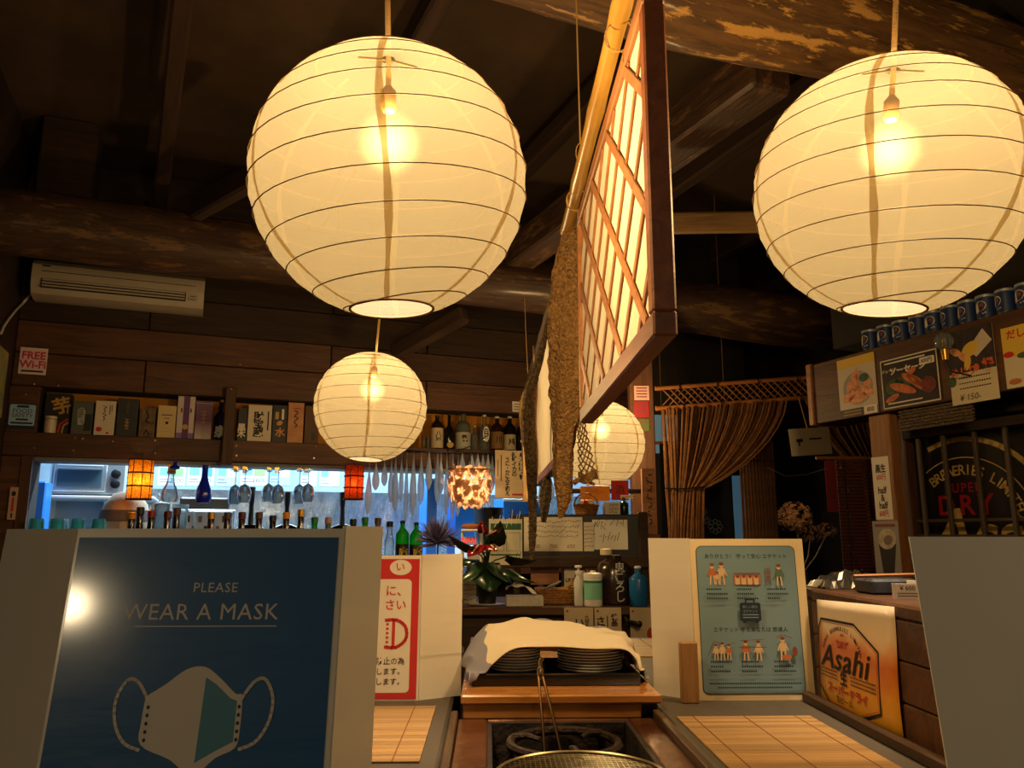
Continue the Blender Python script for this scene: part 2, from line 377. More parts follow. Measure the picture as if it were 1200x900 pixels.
o = MB().cbox(a_, b_, -.12, .12, 2.66, 3.3, .01).build('king_post', M_PLANKD, loc=BW.w(0, -.45, 0), rz=BW.a); o['kind'] = 'structure'; o['label'] = 'broad dark strut standing on the long log'; o['category'] = 'post'
a_ = at_d(230, 245, 4.0); b_ = at_d(300, 205, 3.6)
beam('roof_brace', a_, b_, .07, .12, M_RAFT, 'dark slanting roof brace behind the big lantern')
for i, t in enumerate((-3.1, -2.2, -1.3, -.4, .5, 1.4, 2.3)):   # rafters of the dark roof, climbing to the ridge
    a = BW.w(t, -.05, 2.98); b = BW.w(t + .35, -4.6, 3.24)
    beam('rafter', a, b, .08, .12, M_RAFT, None)

# ================================================================== kitchen behind the pass-through
M_KW = mat('kitchen steel wall', (160, 176, 186), rough=.2, metal=.85, var=.3, scale=6, stretch=(3, 1, 1), bump=.5, bscale=16)
M_KP = mat('kitchen pale wall', (150, 172, 190), rough=.5, var=.1)
solid('kitchen_wall_back', M_KP, (S_L - .4, 2.4, 1.75, 1.85, 0, 2.6), frame=BW)
solid('kitchen_wall_left', M_KP, (S_L - .4, S_L - .3, .25, 1.75, 0, 2.6), frame=BW)
solid('kitchen_wall_right', M_KP, (2.3, 2.4, .25, 1.75, 0, 2.6), frame=BW)
solid('kitchen_ceiling', M_KP, (S_L - .4, 2.4, .25, 1.85, 2.5, 2.6), frame=BW)
for s_ in (-2.0, -.6, .8):                       # cool tube lights over the kitchen bench
    t = thing('tube_light', 'cool white fluorescent tube light on the kitchen ceiling', 'light', BW.w(s_, .95, 2.38), BW.a, 'kitchen tube lights')
    MB().cbox(-.42, .42, -.06, .06, .07, .12, .005).build('housing', M_WHITE, t)
    MB().tube([(-.40, 0, .045), (.40, 0, .045)], .016, 10).build('tube', mat('tube glow', (225, 240, 255), emit=9, ecol=(190, 225, 255)), t, smooth=True)
    ld = D.lights.new('tube_lamp', 'AREA'); ld.shape = 'RECTANGLE'; ld.size = .8; ld.size_y = .1; ld.energy = 64; ld.color = (.62, .84, 1.0)
    lo = D.objects.new('tube_lamp', ld); COL.objects.link(lo); lo.parent = t; lo.location = (0, 0, .02)

# ================================================================== paper lanterns
def paper_mat():
    m, nt, b = _new('lantern paper'); N = nt.nodes; L = nt.links
    tc = N.new('ShaderNodeTexCoord'); nz = N.new('ShaderNodeTexNoise'); L.new(tc.outputs['Object'], nz.inputs['Vector']); nz.inputs['Scale'].default_value = 9; nz.inputs['Detail'].default_value = 8
    rp = N.new('ShaderNodeValToRGB'); L.new(nz.outputs['Fac'], rp.inputs[0]); rp.color_ramp.elements[0].position = .3; rp.color_ramp.elements[1].position = .7
    k = .0060
    rp.color_ramp.elements[0].color = tuple(k * v for v in (.86, .75, .40)) + (1,); rp.color_ramp.elements[1].color = tuple(k * v for v in (1.0, .89, .50)) + (1,)
    tl = N.new('ShaderNodeBsdfTranslucent'); L.new(rp.outputs[0], tl.inputs[0])
    df = N.new('ShaderNodeBsdfDiffuse'); df.inputs[0].default_value = (.06, .055, .045, 1)
    tr = N.new('ShaderNodeBsdfTransparent'); tr.inputs[0].default_value = (.40, .36, .26, 1)
    a1 = N.new('ShaderNodeAddShader'); L.new(tl.outputs[0], a1.inputs[0]); L.new(df.outputs[0], a1.inputs[1])
    a2 = N.new('ShaderNodeAddShader'); L.new(a1.outputs[0], a2.inputs[0]); L.new(tr.outputs[0], a2.inputs[1])
    L.new(a2.outputs[0], N['Material Output'].inputs[0]); return m
M_PAPER = paper_mat()
M_RIB = mat('bamboo rib', (96, 70, 36), rough=.7)
M_SEAM = mat('pasted paper seam', (176, 140, 78), rough=.8)
M_CORD = mat('hemp cord', (186, 146, 84), rough=.9, bump=.4, bscale=300)
def glow_mat(name, col, strength):
    m, nt, b = _new(name); N = nt.nodes; L = nt.links; N.remove(b); e = N.new('ShaderNodeEmission'); e.inputs[0].default_value = rgb(col); e.inputs[1].default_value = strength
    L.new(e.outputs[0], N['Material Output'].inputs['Volume']); return m
M_HALO = glow_mat('soft bulb halo', (255, 222, 150), 1)
_N = M_HALO.node_tree.nodes; _L = M_HALO.node_tree.links       # glow volume fading from its core, imitates the soft hot spot
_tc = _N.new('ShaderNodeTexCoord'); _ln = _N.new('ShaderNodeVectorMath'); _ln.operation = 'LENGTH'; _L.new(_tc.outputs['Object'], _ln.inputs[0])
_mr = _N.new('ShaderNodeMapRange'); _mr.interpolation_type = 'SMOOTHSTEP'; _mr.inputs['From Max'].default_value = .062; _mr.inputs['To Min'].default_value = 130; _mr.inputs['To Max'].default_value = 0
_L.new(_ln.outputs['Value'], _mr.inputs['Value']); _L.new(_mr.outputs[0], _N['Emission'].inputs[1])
def lantern(c, cord_top, label, tilt=(0, 0), spin=0, r=.225, turns=11, power=1.0, col=(1.0, .72, .42)):
    t = thing('paper_lantern', label, 'lantern', c, 0, 'round paper lanterns'); t.rotation_euler = (tilt[0], tilt[1], spin)
    zt, zb = .93, -.955                                             # where the shade stops, as sine of latitude
    la, lb = math.asin(zb), math.asin(zt); prof = []
    NV = 22
    for i in range(NV + 1):
        a = lb + (la - lb) * i / NV; sag = 1 - .012 * (i % 2)
        prof.append((r * math.cos(a) * sag, r * math.sin(a) * .985))
    prof = [(.012, r * .985 * zt + .012), (.05, r * .985 * zt + .008)] + prof
    MB().lathe(prof[::-1], 48, caps=False).build('shade', M_PAPER, t, smooth=60)
    pts = []
    NT = turns * 40
    for i in range(NT + 1):
        u = i / NT; a = la + (lb - la) * u; th = 2 * PI * turns * u
        zk = r * math.sin(a) * .985 + .012 * math.sin(th + .7); rr = math.sqrt(max(r * r - (zk / .985) ** 2, .0016)) * 1.004
        pts.append((rr * math.cos(th), rr * math.sin(th), zk))
    MB().tube(pts, .0011, 4).build('rib_coil', M_RIB, t, smooth=True)
    rb = math.cos(la) * r
    MB().tube([(rb * math.cos(2 * PI * k / 28), rb * math.sin(2 * PI * k / 28), r * .985 * zb) for k in range(28)], .0022, 6, closed=True).build('bottom_ring', M_RIB, t, smooth=True)
    for k in range(6):                                              # overlapping paper strips
        a0 = 2 * PI * k / 6 + .25; v = []; f = []
        for i in range(19):
            a = lb + (la - lb) * i / 18; wv = (.011 + .003 * math.sin(i * 1.3 + k)) * (.35 + .65 * math.cos(a)); off = .005 * math.sin(i * .5 + k * 2)
            for sgn in (-1, 1):
                an = a0 + (off + sgn * wv * .5) / max(r * math.cos(a), .05); rr = r * math.cos(a) * 1.0015
                v.append((rr * math.cos(an), rr * math.sin(an), r * math.sin(a) * .9865))
        for i in range(18): f.append((2 * i, 2 * i + 1, 2 * i + 3, 2 * i + 2))
        MB().add(v, f).build('paper_seam', M_SEAMP, t, smooth=True)
    so = MB().lathe([(.010, .125), (.013, .13), (.013, .16), (.006, .17)], 14).build('socket', mat('brown socket', (120, 84, 44), rough=.6), t, smooth=True)
    MB().ball((0, 0, 0), .062, nu=20, nv=14).build('bulb', M_HALO, so, smooth=True, loc=(0, 0, .07))  # halo ball in the bulb's place, imitates its glow through the paper
    zc = cord_top - c[2]
    MB().tube([(0, 0, .168), (.001, 0, r), (0, 0, r + (zc - r) * .5), (0, 0, zc)], .0048, 8).build('cord', M_CORD, t, smooth=True)
    MB().tube([(-.05, 0, r * .94), (0, 0, r * .965), (.05, 0, r * .94)], .0016, 6).build('hanger_wire', M_RIB, t)
    ld = D.lights.new('bulb_lamp', 'POINT'); ld.energy = BULB_W * power; ld.color = col; ld.shadow_soft_size = .05
    lo = D.objects.new('bulb_lamp', ld); COL.objects.link(lo); lo.parent = t; lo.location = (0, 0, .07)
    return t
def seam_mat():
    m, nt, b = _new('double paper seam'); N = nt.nodes; L = nt.links
    tl = N.new('ShaderNodeBsdfTranslucent'); tl.inputs[0].default_value = (.017, .012, .005, 1)
    df = N.new('ShaderNodeBsdfDiffuse'); df.inputs[0].default_value = (.06, .05, .03, 1); a1 = N.new('ShaderNodeAddShader')
    tr = N.new('ShaderNodeBsdfTransparent'); tr.inputs[0].default_value = (.35, .28, .18, 1); a2 = N.new('ShaderNodeAddShader')
    L.new(tl.outputs[0], a1.inputs[0]); L.new(df.outputs[0], a1.inputs[1]); L.new(a1.outputs[0], a2.inputs[0]); L.new(tr.outputs[0], a2.inputs[1]); L.new(a2.outputs[0], N['Material Output'].inputs[0]); return m
M_SEAMP = seam_mat()
lantern(at_d(457, 215, 1.308), 3.315, 'glowing round paper lantern hanging over the wear-a-mask sign', (R(2), R(-3)), R(20))
lantern(at_d(1041, 222, 1.377), 3.325, 'glowing round paper lantern hanging under the scraped log by the menu board', (R(3), R(6)), R(-17))
lantern(at_d(434.5, 477, 3.19), 3.044, 'glowing round paper lantern hanging before the shelf of sake boxes', (R(-2), R(4)), R(22))
lantern(at_d(704, 520, 4.06), 3.31, 'glowing round paper lantern hanging behind the fishing net and lattice panel', (R(2), R(0)), R(62))
lantern(Vector((-1.52, -1.8, 1.48)), 3.3, 'paper lantern hanging over the seats behind the counter', (0, 0), 0, power=.72, col=(1.0, .84, .68))
lantern(Vector((.75, -1.5, 1.64)), 3.3, 'paper lantern hanging by the rear of the counter', (0, 0), 1, power=.72, col=(1.0, .84, .68))
# ================================================================== the counter round the hearth
M_CTR = mat('slate-brown counter', (74, 66, 56), rough=.6, var=.18, scale=10, stretch=(1, .3, 1), bump=.08, bscale=40)
M_RIM = wood('dark counter rim', (52, 36, 24), (84, 60, 38), axis=1, rough=.5)
M_BLOCK = wood('varnished board', (150, 96, 46), (190, 130, 66), axis=0, scale=3, stretch=9, rough=.22, bump=.1, coat=.6)
M_COPPER = mat('stained copper plate', (120, 74, 46), rough=.25, metal=.5, col2=(72, 42, 28), scale=9, bump=.12, bscale=18)
M_SOOT = mat('sooty pit', (40, 30, 24), rough=.7, var=.5, scale=12, bump=.3, bscale=40)
M_IRON = mat('rusty cast iron', (58, 42, 34), rough=.6, metal=.5, col2=(36, 28, 24), scale=30, bump=.4, bscale=90)
def bx(name, m, parent, *b, c=.004): return MB().cbox(*b, c).build(name, m, parent)
ctr = thing('counter', 'slate-brown counter arm carrying the etiquette notice', 'counter')
bx('counter_top', M_CTR, ctr, .302, .608, .25, 2.45, CT - .05, CT, c=.006)
for q in (.30, 1.5, 2.38): bx('support', M_RIM, ctr, .31, .60, q, q + .04, 0, CT - .05)
ctr = thing('counter', 'slate-brown counter arm carrying the red notice and the mask notice', 'counter')
bx('counter_top', M_CTR, ctr, -1.0, -.064, .25, 2.3, CT - .05, CT, c=.006)
for q in (.30, 1.3, 2.22): bx('support', M_RIM, ctr, -.98, -.07, q, q + .04, 0, CT - .05)
hearth = thing('hearth_pit', 'sunken metal-lined hearth pit set between the counter arms', 'hearth')
bx('rim', M_RIM, hearth, -.062, -.05, .55, 1.455, CT - .05, CT + .004, c=.002)
bx('rim', M_RIM, hearth, .288, .300, .55, 1.455, CT - .05, CT + .004, c=.002)
bx('apron', M_RIM, hearth, -.05, .288, .52, .55, 0, CT - .002)
bx('lining_plate', M_COPPER, hearth, -.05, 0, .55, 1.455, CT - .02, CT - .01, c=.002)
bx('lining_plate', M_COPPER, hearth, .245, .288, .55, 1.455, CT - .02, CT - .01, c=.002)
bx('lining_plate', M_COPPER, hearth, 0, .245, 1.445, 1.455, CT - .02, CT - .01, c=.002)
for b in ((0, .008, .55, 1.445, .575, CT - .012), (.237, .245, .55, 1.445, .575, CT - .012), (.008, .237, 1.437, 1.445, .575, CT - .012), (.008, .237, .55, .558, .575, CT - .012)):
    bx('pit_side', M_SOOT, hearth, *b, c=.001)
bx('pit_bottom', M_SOOT, hearth, 0, .245, .55, 1.445, .555, .577, c=.001)
# raised varnished board behind the pit
rb = thing('raised_board', 'varnished orange-brown wooden board carrying the tray of plates', 'board')
bx('board', M_BLOCK, rb, -.046, .306, 1.458, 2.25, CT + .012, CT + .028, c=.003)
bx('front_strip', M_BLOCK, rb, -.042, .27, 1.462, 1.49, CT - .012, CT + .012, c=.002)
bx('notch', M_BLACK, rb, .27, .30, 1.47, 1.49, CT - .010, CT + .010, c=.001)
bx('back_strip', M_BLOCK, rb, -.042, .30, 2.2, 2.24, CT - .3, CT + .012, c=.002)
# iron trivet ring
tv = thing('trivet', 'rusty iron trivet ring standing in the hearth pit', 'trivet', (.1225, 1.341, .577))
MB().tube([(.086 * math.cos(2 * PI * k / 36), .086 * math.sin(2 * PI * k / 36), .165) for k in range(36)], .0075, 8, closed=True).build('ring', M_IRON, tv, smooth=True)
for k in range(3):
    a = R(40 + 120 * k); c_, s_ = math.cos(a), math.sin(a)
    MB().tube([(.086 * c_, .086 * s_, .165), (.098 * c_, .098 * s_, .10), (.10 * c_, .10 * s_, 0)], [.007, .006, .006], 8).build('leg', M_IRON, tv, smooth=True)
    MB().tube([(.086 * c_, .086 * s_, .168), (.06 * c_, .06 * s_, .172), (.040 * c_, .040 * s_, .168)], [.006, .005, .004], 8).build('finger', M_IRON, tv, smooth=True)
# round wire grill on its iron brazier
bz = tag(MB().lathe([(.07, 0), (.09, .01), (.10, .08), (.102, .183), (.094, .183), (.09, .08), (.08, .02), (0, .02)], 28).build('brazier', M_IRON, loc=(.1225, 1.10, .577), smooth=40), 'round iron brazier under the wire grill', 'brazier')
gr = thing('wire_grill', 'round bright wire mesh grill lying on the brazier', 'grill', (.1225, 1.10, .7605))
M_WIRE = mat('steel wire', (190, 176, 140), rough=.3, metal=1)
MB().tube([(.112 * math.cos(2 * PI * k / 48), .112 * math.sin(2 * PI * k / 48), .002) for k in range(48)], .0024, 6, closed=True).build('rim', M_WIRE, gr, smooth=True)
g = MB()
for i in range(-15, 16):
    q = i * .007; h = math.sqrt(max(.112 ** 2 - q * q, 0))
    g.tube([(q, -h, 0), (q, h, 0)], .0006, 4, caps=False); g.tube([(-h, q, .001), (h, q, .001)], .0006, 4, caps=False)
g.build('wire_mesh', M_WIRE, gr, kind='stuff')
# tongs
tg = thing('tongs', 'thin steel tongs standing upright in the trivet before the plates', 'tongs', (0, 0, 0))
MB().ball(at_y(633, 788, 1.4535), .006, .006, .012).build('hinge', M_WIRE, tg, smooth=True)
MB().tube([at_y(636, 770, 1.452), at_y(633, 776, 1.452), at_y(634, 786, 1.4535)], .0035, 8).build('hinge_end', M_WIRE, tg, smooth=True)
for q, tip in (((631, 792), (.100, 1.33, .579)), ((636, 792), (.150, 1.32, .579))):      # the tips stand on the pit bottom, the hinge leans on the board
    h0 = at_y(q[0], q[1], 1.4525); tp = Vector(tip)
    MB().tube([h0, Vector((h0.x * .68 + tp.x * .32, 1.394, .752)), tp], .0022, 6).build('arm', mat('worn steel', (96, 74, 52), rough=.4, metal=1), tg, smooth=True)
# tray, plates, cloth
ty = thing('serving_tray', 'black lacquer tray carrying two stacks of plates', 'tray', (.128, 1.635, CT + .028))
M_LAC = mat('black lacquer', (20, 18, 17), rough=.18, coat=.6)
bx('tray_base', M_LAC, ty, -.148, .148, -.09, .09, 0, .006, c=.002)
for b in ((-.156, .156, -.098, -.09), (-.156, .156, .09, .098), (-.156, -.148, -.09, .09), (.148, .156, -.09, .09)): bx('tray_rim', M_LAC, ty, *b, 0, .022, c=.002)
M_PLATE = mat('grey glazed plate', (196, 192, 182), rough=.25, var=.06)
def plate_stack(cx, cy, r, n, dz, grp, lab):
    proto = None
    for i in range(n):
        z = CT + .0345 + i * dz
        if proto is None:
            proto = MB().lathe([(r * .5, 0), (r * .52, .004), (r * .78, .0065), (r, .0125), (r, .0150), (r * .96, .0145), (r * .74, .0088), (0, .0075)], 36).build('plate', M_PLATE, loc=(cx, cy, z), smooth=35); o = proto
        else:
            o = proto.copy(); COL.objects.link(o); o.location = (cx + random.uniform(-.0015, .0015), cy + random.uniform(-.0015, .0015), z)
        tag(o, lab, 'plate', grp)
plate_stack(.055, 1.635, .050, 8, .0053, 'narrower stack of plates', 'grey glazed plate in the narrower stack on the black tray')
plate_stack(.202, 1.635, .064, 8, .0053, 'wider stack of plates', 'grey glazed plate in the wider stack on the black tray')
def cloth_mat():
    m, nt, b = _new('check tea towel'); N = nt.nodes; L = nt.links; uv = N.new('ShaderNodeUVMap'); sp = N.new('ShaderNodeSeparateXYZ'); L.new(uv.outputs[0], sp.inputs[0])
    def band(out, cuts):
        r = N.new('ShaderNodeValToRGB'); r.color_ramp.interpolation = 'CONSTANT'; L.new(out, r.inputs[0]); e = r.color_ramp.elements; e[0].color = (0, 0, 0, 1)
        for i, c in enumerate(cuts):
            q = e.new(c) if i else e[1]; q.position = c; q.color = (1, 1, 1, 1) if i % 2 == 0 else (0, 0, 0, 1)
        return r.outputs[0]
    x = band(sp.outputs[0], (.0, .17, .80, .95)); y = band(sp.outputs[1], (.62, .80))
    ad = N.new('ShaderNodeMath'); ad.operation = 'ADD'; L.new(x, ad.inputs[0]); L.new(y, ad.inputs[1])
    r = N.new('ShaderNodeValToRGB'); e = r.color_ramp.elements; e[0].color = rgb((214, 200, 176)); e[1].color = rgb((62, 66, 96)); q = e.new(.5); q.color = rgb((128, 126, 140))
    h = N.new('ShaderNodeMath'); h.operation = 'MULTIPLY'; h.inputs[1].default_value = .5; L.new(ad.outputs[0], h.inputs[0]); L.new(h.outputs[0], r.inputs[0]); L.new(r.outputs[0], b.inputs['Base Color'])
    b.inputs['Roughness'].default_value = .9; return m
def spline(pts, t):
    n = len(pts) - 1; x = min(max(t * n, 0), n - 1e-6); i = int(x); u = x - i
    p0, p1, p2, p3 = (pts[max(i - 1, 0)], pts[i], pts[i + 1], pts[min(i + 2, n)])
    return tuple(.5 * ((2 * b) + (-a + c) * u + (2 * a - 5 * b + 4 * c - d) * u * u + (-a + 3 * b - 3 * c + d) * u ** 3) for a, b, c, d in zip(p0, p1, p2, p3))
fr_ = [(-.035, 1.52, .772), (-.010, 1.53, .79), (.010, 1.545, .822), (.045, 1.555, .857), (.10, 1.56, .864), (.17, 1.56, .862), (.245, 1.555, .858), (.275, 1.55, .835), (.285, 1.55, .80), (.300, 1.56, .775), (.330, 1.58, .769), (.362, 1.60, .768)]
md_ = [(-.050, 1.60, .800), (-.035, 1.61, .845), (-.005, 1.63, .870), (.045, 1.65, .884), (.10, 1.65, .884), (.17, 1.65, .880), (.235, 1.65, .876), (.275, 1.65, .858), (.295, 1.65, .828), (.315, 1.66, .80), (.345, 1.67, .776), (.372, 1.68, .768)]
tp_ = [(-.045, 1.70, .81), (-.03, 1.71, .855), (.0, 1.73, .89), (.05, 1.75, .905), (.10, 1.75, .902), (.17, 1.75, .888), (.235, 1.75, .876), (.27, 1.75, .86), (.29, 1.75, .835), (.31, 1.75, .81), (.335, 1.75, .785), (.365, 1.75, .768)]
bk_ = [(-.04, 1.80, .775), (-.02, 1.82, .785), (.0, 1.83, .79), (.05, 1.84, .795), (.10, 1.84, .795), (.17, 1.84, .79), (.235, 1.84, .785), (.27, 1.83, .78), (.285, 1.82, .775), (.30, 1.81, .772), (.33, 1.80, .769), (.36, 1.80, .768)]
def clo(u, v):
    P = spline([spline(c, u) for c in (fr_, md_, tp_, bk_)], v)
    k = (.0040 * math.sin(u * 23 + v * 9) + .0035 * abs(math.sin(u * 17 - v * 13 + 1)) + .0030 * math.sin(v * 31 + u * 11) + .0025 * math.sin(u * 47 + v * 21)) * min(1, v * 5 + .25)
    z = CT + .028 + (P[2] - .768) * .66 + k + .004; x = P[0] + k; x = x if x < .295 else .295 + (x - .295) * .25
    y = P[1] + k * .5; on = -.040 < x < .296 and 1.527 < y < 1.745       # it lies over the tray's rim there
    return (x, y, max(z, CT + (.0535 if on else .031)))
mb = MB().grid(clo, 60, 26)
cl = mb.build('tea_towel', cloth_mat(), smooth=60); tag(cl, 'crumpled off-white tea towel with blue check bands draped over the plates', 'towel')
uvl = cl.data.uv_layers.new(name='UVMap')
for lp in cl.data.loops: i = lp.vertex_index; uvl.data[lp.index].uv = ((i % 61) / 60, (i // 61) / 26)
cl.modifiers.new('s', 'SOLIDIFY').thickness = .0018
# bamboo table mats
M_MAT = wood('bamboo mat', (134, 102, 60), (166, 130, 82), axis=0, scale=4, stretch=16, rough=.5, bump=.1)
M_MATT = mat('mat thread', (112, 72, 34), rough=.9)
def table_mat(label, x0, x1, y0, y1, g='bamboo table mats'):
    t = thing('table_mat', label, 'mat', (x0, y0, CT), 0, g); L_ = y1 - y0; W = x1 - x0; n = max(6, int(W / .011))
    st = MB().cbox(0, W / n - .0006, 0, L_, 0, .003, .0006); me = None
    n = int(L_ / .012)
    for i in range(n):
        if me is None: o = MB().cbox(0, W, 0, L_ / n - .0003, 0, .003, .0004).build('bamboo_strip', M_MAT, t); me = o
        else: o = me.copy(); COL.objects.link(o)
        o.location = (0, i * L_ / n, 0)
    for q in (.12, .5, .88): MB().box(W * q - .0008, W * q + .0008, 0, L_, .003, .0036).build('binding_thread', M_MATT, t)
table_mat('bamboo mat on the counter before the grey-blue etiquette board', .318, .545, .80, 1.405)
table_mat('bamboo mat on the counter below the red notice', -.40, -.091, 1.15, 1.50)
table_mat('bamboo mat at the counter end behind the tea towel', .335, .55, 2.07, 2.40)

# ================================================================== folded notice boards on the counter
def plastic(name, col, ripple=.09, rough=.16, coat=.6, st=(3, 3, 16)):
    m = mat(name, col, rough=.45, coat=coat, bump=ripple, bscale=1.0, stretch=st); 
    m.node_tree.nodes['Principled BSDF'].inputs['Coat Roughness'].default_value = rough; return m
M_SLEEVE = plastic('clear file sleeve', (222, 214, 200))
M_NAVY = plastic('navy print', (10, 84, 140), ripple=.10, rough=.10, coat=.8, st=(7, 7, 26))
M_INK = mat('pale ink', (206, 196, 182), rough=.5)
M_TEAL = mat('teal ink', (70, 130, 150), rough=.5)
def panel(mb, p0, p1, h, tilt, th=.003):
    """a leaf standing from p0 to p1, leaning back by tilt"""
    p0, p1 = Vector((*p0, 0)), Vector((*p1, 0)); d = (p1 - p0).normalized(); n = Vector((-d.y, d.x, 0)); up = Vector((0, tilt, h))
    a = [p0, p1, p1 + up, p0 + up]; v = a + [q + n * th for q in a]
    return mb.add(v, [(0, 1, 2, 3), (7, 6, 5, 4), (0, 4, 5, 1), (1, 5, 6, 2), (2, 6, 7, 3), (3, 7, 4, 0)])
def mask_sheet(S, w, h):
    """navy poster: PLEASE WEAR A MASK over a drawn face mask; u 0..w, v 0..h"""
    S.rect('print', M_NAVY, 0, w, 0, h); c = w * .545
    S.text('lettering', M_INK, 'PLEASE', c, h - .036, .0096, spacing=1.08); S.text('lettering', M_INK, 'WEAR A MASK', c - .008, h - .053, .0158, spacing=1.06)
    S.rect('rule', M_INK, w * .26, w * .79, h - .0626, h - .0619)
    cx, cy = w * .525, h - .1265; k = .76
    out = [(-.046, .024), (-.03, .034), (-.012, .047), (.004, .049), (.018, .040), (.034, .026), (.040, .024), (.041, -.004), (.038, -.019), (.022, -.027), (.003, -.041), (-.018, -.028), (-.045, -.016), (-.047, .004)]
    sm = [spline(out + out[:1], i / 56) for i in range(56)]
    S.poly('mask_drawing', M_INK, [(cx + x * k, cy + y * k) for x, y in sm])
    S.poly('mask_drawing', M_TEAL, [(cx + x * k, cy + y * k) for x, y in ((.006, .040), (.016, .034), (.030, .022), (.036, .020), (.036, -.014), (.022, -.021), (.004, -.031))])
    for sg in (-1, 1):
        pts = [spline([(.040, .022), (.050, .036), (.060, .038), (.068, .022), (.066, .002), (.056, -.014), (.042, -.020)], i / 20) for i in range(21)]
        S.line('mask_drawing', M_INK, [(cx + (sg * (x + (.004 if sg < 0 else 0))) * k, cy + y * k) for x, y in pts], .0022)
        for i in range(5): S.ell('mask_drawing', mat('stitch ink', (30, 50, 62)), cx + (sg * .0385 - (.004 if sg < 0 else 0)) * k, cy + (.015 - .0068 * i) * k, .0011, .0013, 8)
def leaning_print(root, draw, p0, h, tilt, rz=0):
    """print on the front of a leaf that leans back"""
    e = D.objects.new('x', None)
    S = Sheet(-.0006); a = math.atan2(tilt, h); draw(S)
    M_ = mx((p0[0], p0[1], 0), rz=rz) @ Matrix.Rotation(-a, 4, 'X')
    for (part, _), (mb, m) in S.b.items():
        mb.v = [tuple(M_ @ Vector(q)) for q in mb.v]; mb.build(part, m, root, kind=pk(part))
def board(name, label, loc):
    return thing(name, label, 'notice', loc)
# the near mask notice
YB, YT = .553, .60; H1 = at_y(250, 619.5, YT).z - CT
xl, xr = at_y(92, 622, YT).x, at_y(404, 622, YT).x
b1 = board('folded_notice', 'folded plastic-sleeved navy notice asking to wear a mask', (0, 0, CT))
panel(MB(), (xl, YB), (xr, YB), H1, YT - YB).build('front_leaf', M_SLEEVE, b1)
xw = at_y(8, 622, .675).x; panel(MB(), (xw, YB + .075), (xl - .001, YB + .001), H1, YT - YB).build('side_leaf', M_SLEEVE, b1)
xw = at_y(449, 618, .665).x; panel(MB(), (xr + .001, YB + .001), (xw, YB + .065), H1 + .002, YT - YB).build('side_leaf', M_SLEEVE, b1)
leaning_print(b1, lambda S: mask_sheet(S, xr - xl - .006, H1 - .003), (xl + .0022, YB), H1, YT - YB)
# its twin at the other side
b2 = board('folded_notice', 'folded plastic-sleeved notice standing near the beer poster with a navy print sliver', (0, 0, CT))
H2 = at_y(1100, 629, .62).z - CT
panel(MB(), (.333, .585), (.408, .560), H2, .045).build('side_leaf', M_SLEEVE, b2)
panel(MB(), (.409, .560), (.617, .575), H2, .045).build('front_leaf', M_SLEEVE, b2)
leaning_print(b2, lambda S: mask_sheet(S, .202, H2 - .008), (.411, .559), H2, .045, rz=math.atan2(.015, .208))
# red notice
M_RED = plastic('red print', (196, 32, 34), ripple=.05, rough=.2); M_PAPERW = plastic('white print', (226, 218, 206), ripple=.05, rough=.2)
M_TXT = mat('dark print ink', (40, 34, 34), rough=.6)
b3 = board('folded_notice', 'folded red and white notice with a drawn mask behind the navy notice', (0, 0, CT))
H3 = at_y(470, 651, 1.575).z - CT; xr3 = at_y(493, 700, 1.57).x; xl3 = xr3 - .214; xe3 = at_y(541.5, 700, 1.61).x
panel(MB(), (xl3, 1.56), (xr3, 1.56), H3, .02).build('front_leaf', M_PAPERW, b3)
panel(MB(), (xr3 + .001, 1.562), (xe3, 1.605), H3 + .002, .012).build('side_leaf', M_SLEEVE, b3)
mb = MB(); d_ = Vector((xe3 - xr3, .043, 0)); zq = CT and (at_y(515, 768, 1.58).z - CT)
mb.add([Vector((xr3 + .002, 1.5605 + .012 * zq / H3, zq)), Vector((xe3, 1.6035 + .012 * zq / H3, zq)), Vector((xe3, 1.6035 + .012 * zq / H3, zq + .0015)), Vector((xr3 + .002, 1.5605 + .012 * zq / H3, zq + .0015))], [(0, 1, 2, 3)]).build('pocket_edge', M_INK, b3)
def red_draw(S):
    w, h = .210, H3 - .006; S.rect('print', M_RED, .002, w, .003, h)
    S.rrect('white_field', M_PAPERW, .012, w - .014, .014, h - .038, .008)
    cx = w - .036; S.ell('lettering', M_PAPERW, cx, h - .016, .021, .0145); S.text('lettering', M_RED, 'い', cx - .001, h - .016, .019, bold=.012)
    S.text('lettering', M_RED, 'に、', w - .042, h - .061, .022, bold=.015); S.text('lettering', M_RED, 'さい', w - .044, h - .087, .021, bold=.015)
    q = [spline([(-.03, .026), (-.006, .026), (.012, .012), (.013, -.012), (-.006, -.028), (-.03, -.028)], i / 16) for i in range(17)]
    S.line('mask_drawing', M_RED, [(w - .034 + x * .9, h - .137 + y * .9) for x, y in q], .006); S.line('mask_drawing', M_RED, [(w - .046, h - .114), (w - .046, h - .161)], .006)
    for i in range(6): S.rect('mask_drawing', M_RED, w - .060, w - .055, h - .163 + i * .008, h - .159 + i * .008)
    for t_, v in (('防止の為', .188), ('します。', .206), ('します。', .224)): S.text('lettering', M_TXT, t_, w - .050, h - v, .0135, bold=.008)
leaning_print(b3, red_draw, (xl3, 1.56), H3, .02)
